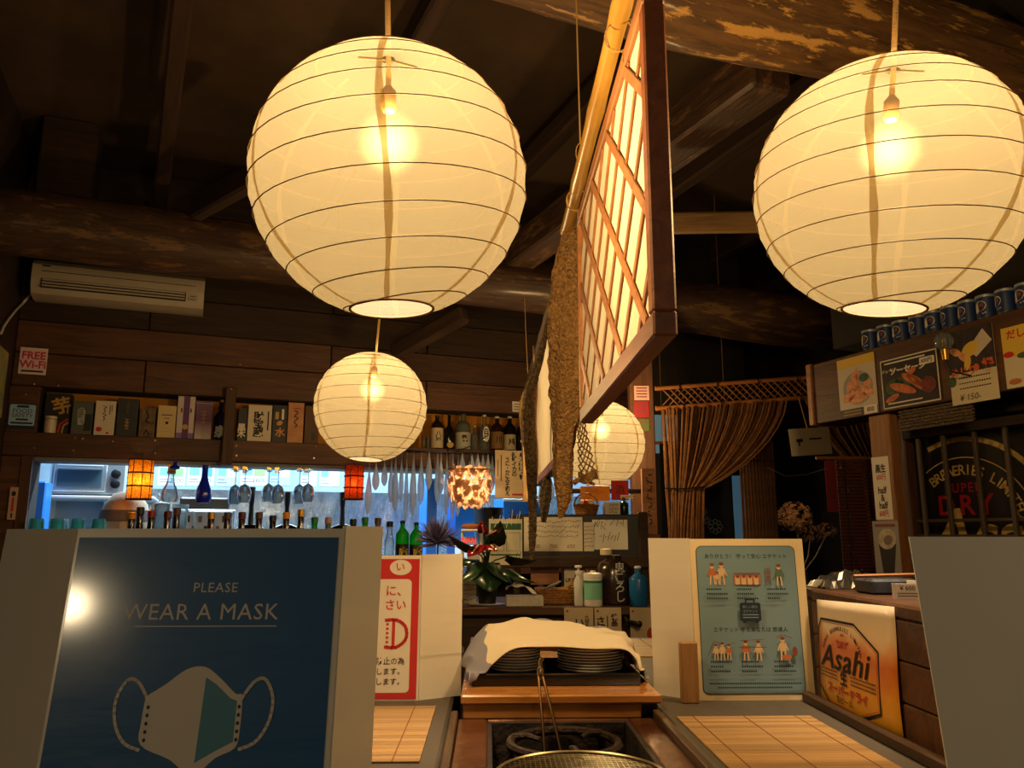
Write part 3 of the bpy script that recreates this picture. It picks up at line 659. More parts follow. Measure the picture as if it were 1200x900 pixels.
# grey-blue etiquette notice
M_GB = plastic('grey-blue print', (112, 140, 152), ripple=.04, rough=.25); M_CREAM = plastic('cream card', (222, 200, 158), ripple=.06, rough=.25, coat=.3)
M_NV = mat('navy ink', (28, 40, 56), rough=.6); M_SK = mat('skin-tone ink', (206, 176, 138), rough=.6); M_BR = mat('brown ink', (122, 66, 40), rough=.6); M_OR = mat('orange ink', (178, 104, 60), rough=.6)
b4 = board('folded_notice', 'folded cream notice with a grey-blue sheet of travel etiquette drawings', (0, 0, CT))
H4 = at_y(880, 631.5, 1.56).z - CT; xl4 = at_y(813, 720, 1.55).x; xr4 = at_y(948, 720, 1.55).x; xe4 = at_y(763, 720, 1.61).x
panel(MB(), (xl4, 1.545), (xr4, 1.545), H4, .015).build('front_leaf', M_CREAM, b4)
panel(MB(), (xe4, 1.605), (xl4 - .001, 1.547), H4 + .001, .012).build('side_leaf', M_SLEEVE, b4)
panel(MB(), (xl4 + .03, 1.565), (xr4 + .006, 1.565), H4 - .002, .012).build('rear_leaf', M_CREAM, b4)
def eti_draw(S):
    w, h = xr4 - xl4, H4; x0, x1, y0, y1 = .012, w - .018, .012, h - .014
    S.rrect('print', M_NV, x0 - .0012, x1 + .0012, y0 - .0012, y1 + .0012, .011); S.rrect('print', M_GB, x0, x1, y0, y1, .010); W = x1 - x0; Hh = y1 - y0; cx = (x0 + x1) / 2
    S.text('lettering', M_NV, 'ありがとう！ 守って安心 エチケット', cx, y1 - Hh * .072, .0098, bold=.012); S.text('lettering', M_NV, 'エチケット 守るあなたは 旅達人', cx, y1 - Hh * .578, .0098, bold=.012)
    def person(u, v, k, c):
        S.ell('drawing_print', M_SK, u, v + .026 * k, .0042 * k, .005 * k, 12); S.ell('drawing_print', M_BR, u, v + .0285 * k, .0046 * k, .0032 * k, 12)
        S.poly('drawing_print', c, [(u - .006 * k, v + .006 * k), (u + .006 * k, v + .006 * k), (u + .005 * k, v + .021 * k), (u - .005 * k, v + .021 * k)])
        for q in (-.003, .003): S.line('drawing_print', M_SK, [(u + q * k, v + .007 * k), (u + q * 1.5 * k, v - .008 * k)], .003 * k)
        for q in (-1, 1): S.line('drawing_print', c, [(u + q * .005 * k, v + .019 * k), (u + q * .009 * k, v + .008 * k)], .0025 * k)
    xa, xb, xc = x0 + W * .19, cx - W * .005, x0 + W * .80; t1 = y1 - Hh * .235; t2 = y1 - Hh * .745
    person(xa - .008, t1, 1.0, M_OR); person(xa + .010, t1, 1.05, M_SK); person(xa + .001, t1 - .003, .6, M_SK)
    S.rect('drawing_print', M_OR, xb - .025, xb + .026, t1 - .008, t1 + .010)
    for i in range(4): S.rrect('drawing_print', M_SK, xb - .023 + i * .012, xb - .014 + i * .012, t1 - .009, t1 + .006, .002); S.ell('drawing_print', M_BR, xb - .018 + i * .012, t1 + .006, .003, .003, 10)
    S.line('drawing_print', M_BR, [(xb - .025, t1 + .012), (xb + .026, t1 + .012)], .002)
    for q in (-.022, -.013): S.line('drawing_print', M_BR, [(xc + q, t1 - .01), (xc + q, t1 + .024)], .0012)
    for i in range(6): S.rect('drawing_print', M_BR, xc - .020, xc - .015, t1 - .004 + i * .0045, t1 - .0015 + i * .0045)
    person(xc + .004, t1 - .002, 1.0, mat('green ink', (84, 106, 84), rough=.6))
    S.line('drawing_print', M_BR, [spline([(xa - .024, t2), (xa - .012, t2 + .024), (xa + .004, t2 + .016), (xa + .026, t2 + .022)], i / 12) for i in range(13)], .0012)
    person(xa - .010, t2 - .002, .7, M_SK); person(xa + .002, t2 - .002, .8, M_SK); person(xa + .014, t2 - .002, .7, M_OR)
    person(xb - .012, t2 - .002, .9, M_OR); person(xb + .012, t2 - .002, .9, M_SK); S.line('drawing_print', M_BR, [(xb - .026, t2 + .014), (xb + .028, t2 + .014)], .001); S.line('drawing_print', M_BR, [(xb - .022, t2 + .026), (xb + .022, t2 + .028)], .001)
    person(xc, t2, 1.05, M_SK); S.ell('drawing_print', M_OR, xc + .006, t2 - .004, .010, .005, 14); S.ell('drawing_print', M_BR, xc + .022, t2 + .006, .005, .009, 12); S.line('drawing_print', M_BR, [spline([(xc - .012, t2 + .03), (xc, t2 + .036), (xc + .018, t2 + .03)], i / 8) for i in range(9)], .0012)
    rnd = random.Random(3)
    for (u, v, ln) in ((xa, y1 - Hh * .305, 3), (xb, y1 - Hh * .305, 3), (xc, y1 - Hh * .305, 3), (xa, y1 - Hh * .795, 3), (xb, y1 - Hh * .795, 3), (xc + .003, y1 - Hh * .795, 3)):
        for i in range(ln):
            x = u - .022
            for k in range(rnd.randint(6, 10)): S.rect('small_print', M_NV, x, x + .0028, v - i * .0085, v - i * .0085 + .0032); x += .0041
    for v, a in ((y0 + Hh * .062, .085), (y0 + Hh * .036, .07)):
        x = cx - a
        while x < cx + a: S.rect('small_print', M_NV, x, x + .0027, v, v + .003); x += .004
    vy = y1 - Hh * .455; S.rrect('suitcase_emblem', M_NV, cx - .020, cx + .020, vy - .017, vy + .017, .004); S.line('suitcase_emblem', M_NV, [(cx - .008, vy + .017), (cx - .008, vy + .023), (cx + .008, vy + .023), (cx + .008, vy + .017)], .003)
    for q in (-.012, .012): S.rect('suitcase_emblem', M_NV, cx + q - .003, cx + q + .003, vy - .020, vy - .016)
    S.text('suitcase_emblem', M_GB, '新しい旅の', cx, vy + .009, .0058, bold=.01); S.text('suitcase_emblem', M_GB, 'エチケット', cx, vy + .001, .0058, bold=.01)
    for q in (-.006, -.011): S.rect('suitcase_emblem', M_GB, cx - .015, cx + .015, vy + q, vy + q + .0018)
leaning_print(b4, eti_draw, (xl4, 1.545), H4, .015)
tag(MB().cbox(-.016, .016, -.009, .009, 0, .107, .002).build('wood_block', wood('raw wood block', (150, 106, 62), (182, 136, 84), axis=2), loc=(at_y(807.5, 790, 1.525).x, 1.526, CT)), 'upright raw wood block propped at the etiquette notice', 'block')
# ================================================================== low partition with the beer poster
pt = thing('partition', 'low dark plank partition beside the counter with a ledge on top', 'partition', (.612, 0, 0))
PT = EYE - .104
bx('ledge', M_PLANK, pt, 0, .17, .80, 1.535, PT - .022, PT); bx('ledge', M_PLANK, pt, .016, .17, 1.5355, 1.66, PT - .022, PT)
for i in range(3):
    z0 = CT + (PT - .022 - CT) * i / 3; bx('plank', M_PLANK, pt, 0, .016, .80, 1.535, z0 + .001, z0 + (PT - .022 - CT) / 3 - .001, c=.002)
bx('core', M_PLANKD, pt, .016, .16, .81, 1.65, 0, PT - .022)
bx('foot_rail', M_RIM, pt, -.030, -.0135, .80, 1.535, CT - .0005, CT + .018, c=.003)
def beer_mat():
    m, nt, b = _new('beer poster print'); N = nt.nodes; L = nt.links; tc = N.new('ShaderNodeTexCoord'); sp = N.new('ShaderNodeSeparateXYZ'); L.new(tc.outputs['Object'], sp.inputs[0])
    nz = N.new('ShaderNodeTexNoise'); nz.inputs['Scale'].default_value = 14; L.new(tc.outputs['Object'], nz.inputs['Vector'])
    ma = N.new('ShaderNodeMath'); ma.operation = 'MULTIPLY_ADD'; ma.inputs[1].default_value = .06; L.new(nz.outputs['Fac'], ma.inputs[0]); L.new(sp.outputs[2], ma.inputs[2])
    r = N.new('ShaderNodeValToRGB'); mr = N.new('ShaderNodeMapRange'); mr.inputs['From Min'].default_value = .03; mr.inputs['From Max'].default_value = .23; L.new(ma.outputs[0], mr.inputs[0]); L.new(mr.outputs[0], r.inputs[0])
    e = r.color_ramp.elements; e[0].position = 0; e[0].color = rgb((198, 142, 30)); e[1].position = 1; e[1].color = rgb((214, 200, 176))
    for p_, c in ((.28, (216, 150, 34)), (.40, (204, 120, 40)), (.52, (196, 104, 38)), (.62, (214, 150, 92)), (.72, (222, 196, 160))): q = e.new(p_); q.color = rgb(c)
    L.new(r.outputs[0], b.inputs['Base Color']); b.inputs['Roughness'].default_value = .35; b.inputs['Coat Weight'].default_value = .3; return m
bp = thing('beer_poster', 'orange-gold beer poster with black octagonal emblem on the partition', 'poster', (.6115, 1.505, CT + .0005), -PI / 2)
PW, PH = .288, .184
MB().grid(lambda u, v: (u * PW, -.003 - .004 * math.sin(PI * u) * (1 - v) - .002 * math.sin(5 * v), v * PH + .012 * u * v), 10, 10).build('paper', beer_mat(), bp, smooth=True).modifiers.new('s', 'SOLIDIFY').thickness = .0006
S = Sheet(-.010); S.map = lambda u, v, y: (u, -.0045 - .004 * math.sin(PI * u / PW) * (1 - v / PH) - .002 * math.sin(5 * v / PH) + (y + .010) * .6, v * .90 + .012 * u * v / (PW * PH))
M_BK = mat('black print', (26, 22, 20), rough=.5); M_RI = mat('red print ink', (170, 40, 30), rough=.5)
oc = [(.006, .045), (.055, .018), (.165, .012), (.215, .040), (.222, .130), (.160, .172), (.035, .178), (.006, .150)]
oc = [(.004, .040), (.042, .012), (.165, .010), (.232, .032), (.232, .128), (.150, .166), (.018, .168), (.004, .150)]
S.line('emblem_border', M_BK, oc, .0042, closed=True); S.line('emblem_border', M_RI, [(.115 + (x - .115) * .95, .09 + (y - .09) * .94) for x, y in oc], .001, closed=True)
S.arc_text('lettering', M_BK, 'ASAHI BREWERIES LIMITED', .100, .096, .078, .058, 160, 20, .0112, bold=.01)
S.text('lettering', M_BK, 'BEER', .105, .143, .0065); S.text('lettering', M_RI, '"DRY"', .105, .125, .019, bold=.01)
S.text('lettering', M_BK, 'Asahi', .108, .098, .060, bold=.012, shear=.22, wx=1.35, spacing=1.04)
S.text('lettering', M_BK, '生', .110, .066, .028, bold=.03); S.text('lettering', M_RI, 'スーパードライ', .118, .043, .021, bold=.03, wx=1.05); S.text('lettering', M_BK, '生ビール', .108, .027, .014, bold=.01, wx=1.2)
for i in range(3):
    for x0, x1 in ((.012, .082), (.138, .222)):
        x = x0
        while x < x1: S.rect('small_print', M_BK, x, x + .004, .074 - i * .0065, .0765 - i * .0065); x += .0062
S.build(bp)
# ================================================================== on the kitchen wall
M_AC = mat('aged white casing', (176, 164, 146), rough=.45, var=.04)
def bwthing(name, label, cat, x, y, n, group=None, z=None):
    """a thing whose base centre is seen at pixel (x, y) on the kitchen-wall plane n"""
    s_, zz_ = BW.px(x, y, n); return thing(name, label, cat, BW.w(s_, n, zz_ if z is None else z), BW.a, group)
def bwspan(x0, x1, y, n): return BW.px(x0, y, n)[0], BW.px(x1, y, n)[0]
# air conditioner
a0, a1 = bwspan(36, 240, 335, -.2); z0 = BW.px(38, 346, -.2)[1]; z1 = BW.px(38, 303, -.2)[1]; H = z1 - z0; Wd = a1 - a0
ac = thing('air_conditioner', 'aged white wall air conditioner under the long dark log', 'air conditioner', BW.w(a0, -.02, z0), BW.a)
prof = [(0, .01), (-.10, 0), (-.165, .018), (-.195, .07), (-.20, H * .55), (-.195, H - .03), (-.16, H), (0, H)]
mb = MB(); n = len(prof)
mb.add([(0, y, z) for y, z in prof] + [(Wd, y, z) for y, z in prof], [tuple(range(n)), tuple(range(2 * n - 1, n - 1, -1))] + [(i, i + n, (i + 1) % n + n, (i + 1) % n) for i in range(n)])
mb.build('casing', M_AC, ac, smooth=30)
bx('seam_line', M_BLACK, ac, .05, Wd - .05, -.2015, -.199, H * .665, H * .68, c=.0004)
bx('outlet', M_BLACK, ac, .05, Wd - .10, -.2025, -.19, H * .22, H * .47, c=.001)
for q in (.25, .33, .41): bx('louver', M_AC, ac, .055, Wd - .105, -.207, -.2, H * q, H * q + .010, c=.002)
bx('indicator_panel', M_AC, ac, Wd - .085, Wd - .03, -.203, -.198, H * .24, H * .42, c=.002)
for q in (0, 1): bx('indicator', M_BLACK, ac, Wd - .075, Wd - .045, -.2045, -.2025, H * (.27 + q * .08), H * (.29 + q * .08), c=.0005)
bx('badge', M_BLACK, ac, .05, .09, -.2005, -.197, H * .80, H * .83, c=.0004)
LW = Frame(*BW.w(S_L, 0, 0).xy, PHI + PI / 2)
M_CABLE = mat('white cable', (206, 200, 190), rough=.5)
tag(MB().tube([BW.w(*[BW.px(x, y, n_)[0], n_, BW.px(x, y, n_)[1]]) for x, y, n_ in ((44, 340, -.05), (36, 345, -.03), (27, 355, -.010))] + [LW.w(a_, -.013, z_) for a_, z_ in [LW.px(x, y, -.013) for x, y in ((18, 364), (10, 374), (4, 383), (1, 391))]], .007, 8).build('cable', M_CABLE, smooth=True), 'white cable drooping from the air conditioner to the side wall', 'cable')
# flat signs
def wallsign(name, label, cat, x0, x1, y0, y1, n, draw, m, frame=BW, th=.006, rx=0):
    c0 = frame.px(x0, y1, n); c1 = frame.px(x1, y0, n); w = abs(c1[0] - c0[0]); cz0 = frame.px((x0 + x1) / 2, y1, n)[1]; h = frame.px((x0 + x1) / 2, y0, n)[1] - cz0
    t = thing(name, label, cat, frame.w(min(c0[0], c1[0]), n, cz0), frame.a, rx=rx)
    MB().box(0, w, -th, 0, 0, h).build('sheet', m, t); S = Sheet(-th); draw(S, w, h); S.build(t); return t
P_WHITE = mat('white paper', (226, 216, 200), rough=.7); P_PINK = mat('pink ink', (200, 44, 92), rough=.6); P_BLACK = mat('black ink', (24, 22, 24), rough=.6)
P_BLUE = mat('pale blue plate', (150, 186, 220), rough=.5); P_GOLD = mat('gold ink', (190, 148, 70), rough=.45); P_RED = mat('red ink', (184, 40, 36), rough=.6); P_PURP = mat('purple ink', (96, 52, 110), rough=.6); P_SILV = mat('silver ink', (186, 190, 184), rough=.45)
def d(S, w, h):
    S.rect('plate_face', mat('pale pink paper', (226, 196, 206), rough=.6), .006, w - .006, .006, h - .006)
    S.text('lettering', P_PINK, 'FREE', w / 2, h * .70, h * .40, bold=.03, wx=.95); S.text('lettering', P_PINK, 'Wi-Fi', w / 2, h * .36, h * .40, bold=.03, wx=.95); S.rect('lettering', P_BLACK, w * .1, w * .9, h * .08, h * .15)
wallsign('wifi_sign', 'white and pink free wifi sign on the planks under the air conditioner', 'sign', 21, 57, 408, 439, .004, d, P_WHITE, th=.008)
def d(S, w, h):
    S.rrect('plate_face', P_BLUE, .004, w - .004, h * .14, h - .006, .008); S.rect('plate_face', P_NAVY_, .002, w - .002, 0, h * .12)
    S.rrect('lettering', P_NAVY_, w * .28, w * .72, h * .84, h * .93, .004)
    S.text('lettering', P_NAVY_, 'FOOD', w / 2, h * .70, h * .24); S.text('lettering', P_NAVY_, 'SAFETY', w / 2, h * .52, h * .22); S.rect('lettering', P_NAVY_, w * .28, w * .72, h * .34, h * .41); S.rect('lettering', P_NAVY_, w * .1, w * .9, h * .20, h * .27)
P_NAVY_ = mat('dark navy ink', (26, 34, 62), rough=.6)
wallsign('food_safety_sign', 'pale blue food safety plate on the planks beside the sake boxes', 'sign', 8, 44, 473, 503, .001, d, P_NAVY_)
def d(S, w, h): S.ell('lettering', P_BLACK, w / 2, h * .8, w * .28, h * .08); S.rect('lettering', P_RED, w * .36, w * .64, h * .25, h * .68); S.rect('lettering', P_BLACK, w * .4, w * .6, h * .05, h * .2)
wallsign('paper_tag', 'small narrow paper tag with red and black print on the kitchen jamb', 'tag', 8, 22, 571, 609, -.0095, d, mat('tan tag paper', (190, 160, 140), rough=.7))
M_PIC = mat('picture print', (70, 130, 120), rough=.5, col2=(190, 160, 60), scale=9)
tag(MB().box(.02, .30, -.008, 0, 1.69, 2.05).build('poster', M_PIC, loc=LW.w(0, 0, 0) - LW.x * .45, rz=LW.a), 'green and yellow poster on the side wall by the wifi sign', 'poster')
tag(MB().box(.02, .26, -.008, 0, 1.20, 1.66).build('poster', mat('pale poster', (200, 180, 170), rough=.6, var=.2, scale=14), loc=LW.w(0, 0, 0) - LW.x * .45, rz=LW.a), 'pale pink paper poster on the side wall below a green one', 'poster')

# ------------------------------------------------------------------ sake boxes on the shelf
def sake_box(x0, x1, yt, m, label, draw, depth=.09, n=.035):
    s0, s1 = bwspan(x0, x1, 500, n); ztop = BW.px((x0 + x1) / 2, yt, n)[1]; h = min(ztop - Z_SH, Z_NT - Z_SH - .004); w = s1 - s0 - .003
    t = thing('sake_box', label, 'box', BW.w(s0, n, Z_SH), BW.a, 'sake boxes on the shelf')
    MB().cbox(0, w, 0, depth, 0, h, .0015).build('carton', m, t); bx('lid', m, t, -.0006, w + .0006, -.0006, depth + .0006, h * .93, h + .001, c=.001)
    S = Sheet(-.001); draw(S, w, h); S.build(t); return t
B_BLACK = mat('black carton', (30, 27, 27), rough=.5); B_GG = mat('grey-green carton', (82, 84, 72), rough=.6); B_WHITE = mat('white carton', (214, 198, 176), rough=.6); B_DG = mat('dark slate carton', (52, 50, 52), rough=.6)
B_TAN = mat('mottled tan carton', (128, 100, 62), rough=.6, col2=(64, 52, 40), scale=30); B_CREAM = mat('cream carton', (208, 182, 128), rough=.6); B_LILAC = mat('lilac-white carton', (200, 184, 176), rough=.6); B_BROWN = mat('brown carton', (92, 62, 36), rough=.6)
B_TANO = mat('tan-orange carton', (206, 156, 110), rough=.6, col2=(176, 110, 70), scale=12)
def purple_grad():
    m = mat('purple carton', (96, 40, 92), rough=.5); nt = m.node_tree; N = nt.nodes; tc = N.new('ShaderNodeTexCoord'); sp = N.new('ShaderNodeSeparateXYZ'); nt.links.new(tc.outputs['Generated'], sp.inputs[0]); r = N.new('ShaderNodeValToRGB'); nt.links.new(sp.outputs[2], r.inputs[0])
    e = r.color_ramp.elements; e[0].color = rgb((196, 176, 176)); e[1].color = rgb((118, 84, 110)); q = e.new(.5); q.color = rgb((92, 32, 84)); nt.links.new(r.outputs[0], N['Principled BSDF'].inputs['Base Color']); return m
def cal(txt, ink, size=.2, u=.5, v=.5, sub=None, bold=.03):
    def d(S, w, h):
        S.text('calligraphy', ink, txt, w * u, h * v, h * size, bold=bold, vert=True)
        if sub: S.rect('small_print', sub, w * .82, w * .88, h * .35, h * .85)
    return d
def d1(S, w, h): S.text('calligraphy', P_GOLD, '芋', w * .66, h * .68, h * .42, bold=.03, rot=.3); S.rect('small_print', P_GOLD, w * .86, w * .92, h * .52, h * .72); S.line('arc_print', P_RED, [(w * .60, h * .05), (w * .64, h * .25), (w * .92, h * .38)], .012); S.line('arc_print', P_GOLD, [(w * .74, h * .05), (w * .78, h * .22), (w * .95, h * .30)], .010)
sake_box(50, 81.5, 461, B_BLACK, 'black sake box with gold brush writing behind a white cup', d1, n=.075)
def d1(S, w, h):
    for i in range(6): S.line('swirl_print', P_SILV, [spline([(w * .25, h * (.72 - i * .06)), (w * .5, h * (.8 - i * .07)), (w * .62, h * (.6 - i * .05)), (w * .3, h * (.45 - i * .03)), (w * .55, h * .3)], k / 10) for k in range(11)], .003)
    S.rect('corner_print', B_BLACK, w * .62, w * .98, h * .12, h * .62)
sake_box(83, 108, 470, B_GG, 'grey-green sake box with a silver swirl', d1)
def d1(S, w, h): cal('酒の心', P_BLACK, .17, .42, .62)(S, w, h); S.rect('small_print', P_BLACK, w * .72, w * .76, h * .65, h * .9); S.ell('stamp', P_RED, w * .25, h * .18, w * .15, h * .07); S.ell('stamp', P_RED, w * .68, h * .08, w * .08, h * .03)
def d1(S, w, h):
    for i in range(4): S.line('calligraphy', P_BLACK, [(w * (.36 + .06 * (i % 2)), h * (.86 - i * .11)), (w * (.55 - .05 * (i % 2)), h * (.82 - i * .11)), (w * .42, h * (.76 - i * .11))], .004)
    S.rect('small_print', P_BLACK, w * .70, w * .74, h * .62, h * .88); S.rect('small_print', P_BLACK, w * .80, w * .83, h * .7, h * .9); S.ell('stamp', P_RED, w * .25, h * .18, w * .15, h * .07); S.ell('stamp', P_RED, w * .68, h * .08, w * .08, h * .03)
sake_box(110, 134.5, 470, B_WHITE, 'white sake box with black brush writing and small red motifs', d1)
def d1(S, w, h):
    for i in range(3): S.line('calligraphy', P_GOLD, [(w * .4, h * (.46 - i * .09)), (w * .56, h * (.45 - i * .09)), (w * .44, h * (.39 - i * .09)), (w * .6, h * (.38 - i * .09))], .003)
    S.rect('small_print', mat('dull brown ink', (84, 72, 62)), w * .46, w * .52, h * .6, h * .9)
sake_box(136, 161, 467, B_DG, 'slate black sake box with small gold writing', d1)
def d1(S, w, h): S.line('calligraphy', P_BLACK, [(w * .4, h * .9), (w * .55, h * .7), (w * .4, h * .55), (w * .65, h * .5)], .008); S.line('calligraphy', P_BLACK, [(w * .35, h * .1), (w * .5, h * .25), (w * .66, h * .1)], .008)
sake_box(162.5, 182, 478, B_TAN, 'low mottled tan sake box with dark brush strokes', d1)
def d1(S, w, h): S.rect('small_print', P_BLACK, w * .2, w * .8, h * .70, h * .725); S.rect('small_print', P_BLACK, w * .35, w * .65, h * .60, h * .62); S.ell('crest', P_BLACK, w * .52, h * .47, w * .09, h * .045); S.rect('small_print', P_GOLD, w * .25, w * .75, h * .2, h * .21); S.rect('small_print', P_GOLD, w * .2, w * .8, h * .3, h * .31)
sake_box(184, 206, 475.5, B_CREAM, 'plain cream sake box with a tiny crest', d1)
def d1(S, w, h): S.rect('band', P_PURP, w * .34, w * .70, 0, h); S.ell('crest', P_GOLD, w * .5, h * .28, w * .17, h * .06); S.rect('band', mat('lilac ink', (124, 104, 168)), 0, w * .34, 0, h * .14); S.rect('band', mat('lilac ink', (124, 104, 168)), w * .7, w, 0, h * .14); S.rect('small_print', P_BLACK, w * .2, w * .28, h * .62, h * .72); S.rect('small_print', P_BLACK, w * .74, w * .82, h * .62, h * .72)
sake_box(206.5, 227.5, 460, B_LILAC, 'tall lilac-white sake box with a purple centre band', d1)
def d1(S, w, h):
    for i in range(4): S.line('calligraphy', P_GOLD, [(w * .35, h * (.72 - i * .09)), (w * .62, h * (.74 - i * .09)), (w * .45, h * (.67 - i * .09))], .0025)
sake_box(228, 248.5, 470, purple_grad(), 'purple sake box fading to white at the foot', d1)
sake_box(278.5, 289.5, 478, B_BLACK, 'narrow black sake box beside the shelf post with white writing', lambda S, w, h: S.text('calligraphy', P_WHITE, '黒木', w * .45, h * .3, h * .24, bold=.03, vert=True))
def d1(S, w, h): S.text('calligraphy', P_BLACK, '財宝蔵', w * .45, h * .46, h * .27, bold=.035, vert=True); S.rect('small_print', P_BLACK, w * .82, w * .88, h * .32, h * .84)
sake_box(290, 318.5, 475, B_WHITE, 'wide cream-white sake box with large black brush writing', d1)
def d1(S, w, h): S.text('calligraphy', P_GOLD, '命水', w * .5, h * .36, h * .25, bold=.03, vert=True); S.rrect('crest', P_GOLD, w * .2, w * .4, h * .62, h * .82, .006); S.rect('small_print', P_WHITE, w * .6, w * .8, h * .62, h * .9)
def d1(S, w, h): S.text('calligraphy', mat('orange gold ink', (206, 140, 74)), '水', w * .55, h * .26, h * .25, bold=.03); S.ell('calligraphy', mat('orange gold ink', (206, 140, 74)), w * .5, h * .52, w * .22, h * .06, rot=.5); S.rrect('crest', P_GOLD, w * .18, w * .42, h * .62, h * .82, .006); S.rect('small_print', P_WHITE, w * .62, w * .78, h * .62, h * .9)
sake_box(319, 336.5, 475, B_BLACK, 'black sake box with orange-gold writing beside the wide cream one', d1)
def d1(S, w, h):
    S.line('calligraphy', P_BLACK, [spline([(w * .4, h * .8), (w * .62, h * .76), (w * .4, h * .66), (w * .64, h * .62), (w * .4, h * .52), (w * .6, h * .44), (w * .45, h * .4)], i / 24) for i in range(25)], .006); S.rect('small_print', P_RED, w * .3, w * .75, h * .85, h * .87)
sake_box(337, 356, 472, B_TANO, 'tan-orange sake box with flowing black writing', d1)
sake_box(357, 374, 476, B_BROWN, 'plain brown sake box at the end of the box row', lambda S, w, h: S.rect('small_print', B_BLACK, w * .5, w * .8, h * .1, h * .3))
# white cup before the first box
cup = bwthing('ceramic_cup', 'white printed cup standing before the black sake box', 'cup', 58, 506, .039, z=Z_SH)
MB().lathe([(.026, 0), (.031, .004), (.032, .10), (.030, .10), (.028, .01), (0, .01)], 20).build('cup_body', mat('glazed white', (200, 186, 160), rough=.3), cup, smooth=40)
MB().tube([(.0322 * math.cos(2 * PI * k / 24), .0322 * math.sin(2 * PI * k / 24), .082) for k in range(24)], .0016, 5, closed=True).build('printed_band', P_BLACK, cup)
# ------------------------------------------------------------------ bottles
G_BROWN = mat('brown glass', (44, 24, 12), rough=.12, coat=.4); G_BLACK = mat('black glass', (18, 16, 16), rough=.12, coat=.4); G_GREEN = glass('green glass', (40, 210, 80), tint=.95, haze=.35); G_CLEAR = glass('clear glass', (222, 232, 234), tint=.97, haze=.14); G_GREY = mat('grey-green glass', (92, 98, 84), rough=.12, coat=.5); G_BLUE = mat('cobalt glass', (16, 40, 190), rough=.08, coat=.5); G_NAVY = mat('midnight blue glass', (24, 26, 54), rough=.12, coat=.4)
def bottle(loc, rz, h, r, gm, cm, label, lm=None, neck=.28, group='bottles', lab=(.12, .52), cap=.06, cat='bottle', draw=None, shoulder=.14, nk=.34):
    t = thing('bottle', label, cat, loc, rz, group); nr = r * nk; zs = h * (1 - neck - shoulder)
    MB().lathe([(r * .9, 0), (r, .006), (r, zs), (r * .93, zs + h * shoulder * .25), (r * .68, zs + h * shoulder * .65), (nr * 1.15, zs + h * shoulder), (nr, zs + h * shoulder + .01), (nr, h * (1 - cap))], 20).build('glass_body', gm, t, smooth=35)
    MB().lathe([(nr * 1.15, h * (1 - cap)), (nr * 1.18, h - .004), (nr * .9, h)], 14).build('cap', cm, t, smooth=35)
    if lm:
        n = 20; mb = MB(); v = []; f = []
        for i in range(n + 1):
            a = -PI / 2 + (i / n - .5) * PI * 1.1
            for z in lab: v.append((r * 1.012 * math.cos(a), r * 1.012 * math.sin(a), h * z))
        for i in range(n): f.append((2 * i, 2 * i + 2, 2 * i + 3, 2 * i + 1))
        lo = mb.add(v, f).build('paper_label', lm, t, smooth=True)
        if draw:
            S = Sheet(0); S.map = lambda u, v_, y: ((r * 1.02) * math.sin(u / r), -(r * 1.02) * math.cos(u / r) + y, v_); draw(S, r, h); S.build(t)
    return t
def shelf_bottle(x0, x1, yt, gm, cm, label, lm=None, n=.09, **k):
    s0, s1 = bwspan(x0, x1, 515, n); h = min(BW.px((x0 + x1) / 2, yt, n)[1], Z_NT - .004) - Z_SH
    return bottle(BW.w((s0 + s1) / 2, n, Z_SH), BW.a, h, (s1 - s0) / 2, gm, cm, label, lm, group='bottles on the shelf', **k)
C_BLACK = mat('black cap', (26, 24, 24), rough=.4); C_GOLD = mat('gold foil', (200, 150, 60), rough=.3, metal=.8); C_WHITE = mat('cream cap', (206, 190, 160), rough=.5); C_RED = mat('red cap', (140, 30, 30), rough=.4); C_OR = mat('orange cap', (220, 140, 30), rough=.4)
def vt(txt, ink, size=.16, z=.32): return lambda S, r, h: S.text('calligraphy', ink, txt, 0, h * z, h * size, bold=.03, vert=True)
shelf_bottle(250, 264, 468, G_NAVY, C_GOLD, 'dark bottle with gold foil neck and white crest beside the shelf post', None, draw=None)
t = D.objects['bottle']; S = Sheet(0); r_ = .040; S.map = lambda u, v_, y: (r_ * 1.03 * math.sin(u / r_), -(r_ * 1.03) * math.cos(u / r_) + y, v_); S.text('calligraphy', P_SILV, '泉', 0, .05, .075, bold=.05); S.build(t)
shelf_bottle(505, 519, 487, G_BROWN, C_BLACK, 'brown bottle with a tall white label of brush writing', mat('ivory label', (206, 188, 150), rough=.7), lab=(.04, .62), neck=.16, draw=vt('八重', P_BLACK, .18, .36))
shelf_bottle(521, 531, 483, G_BLACK, C_BLACK, 'slim black wine bottle with a small round label', None, neck=.34, n=.10)
shelf_bottle(534, 551, 485, G_GREY, mat('dull green cap', (60, 64, 50), rough=.5), 'squat grey-green whisky bottle with a pale label', mat('grey label', (178, 174, 156), rough=.7), lab=(.04, .48), neck=.2, draw=vt('響', P_BLACK, .2, .3))
shelf_bottle(552.5, 560, 499, G_CLEAR, C_WHITE, 'small clear flask beside the whisky bottle', None, neck=.25)
shelf_bottle(561.5, 573.5, 484, G_CLEAR, C_WHITE, 'clear bottle with an oval pale label', None, neck=.25)
shelf_bottle(575, 589.5, 488, G_BROWN, C_WHITE, 'brown shochu bottle with a tan label and cream cap', mat('tan label', (120, 86, 50), rough=.7), lab=(.08, .55), neck=.2, draw=vt('川', P_BLACK, .2, .32))
shelf_bottle(590.5, 604, 488, G_BLACK, C_WHITE, 'black shochu bottle with a whitish label and cream cap', mat('whitish label', (170, 154, 122), rough=.7), lab=(.06, .48), neck=.2, draw=vt('風', P_BLACK, .2, .28))
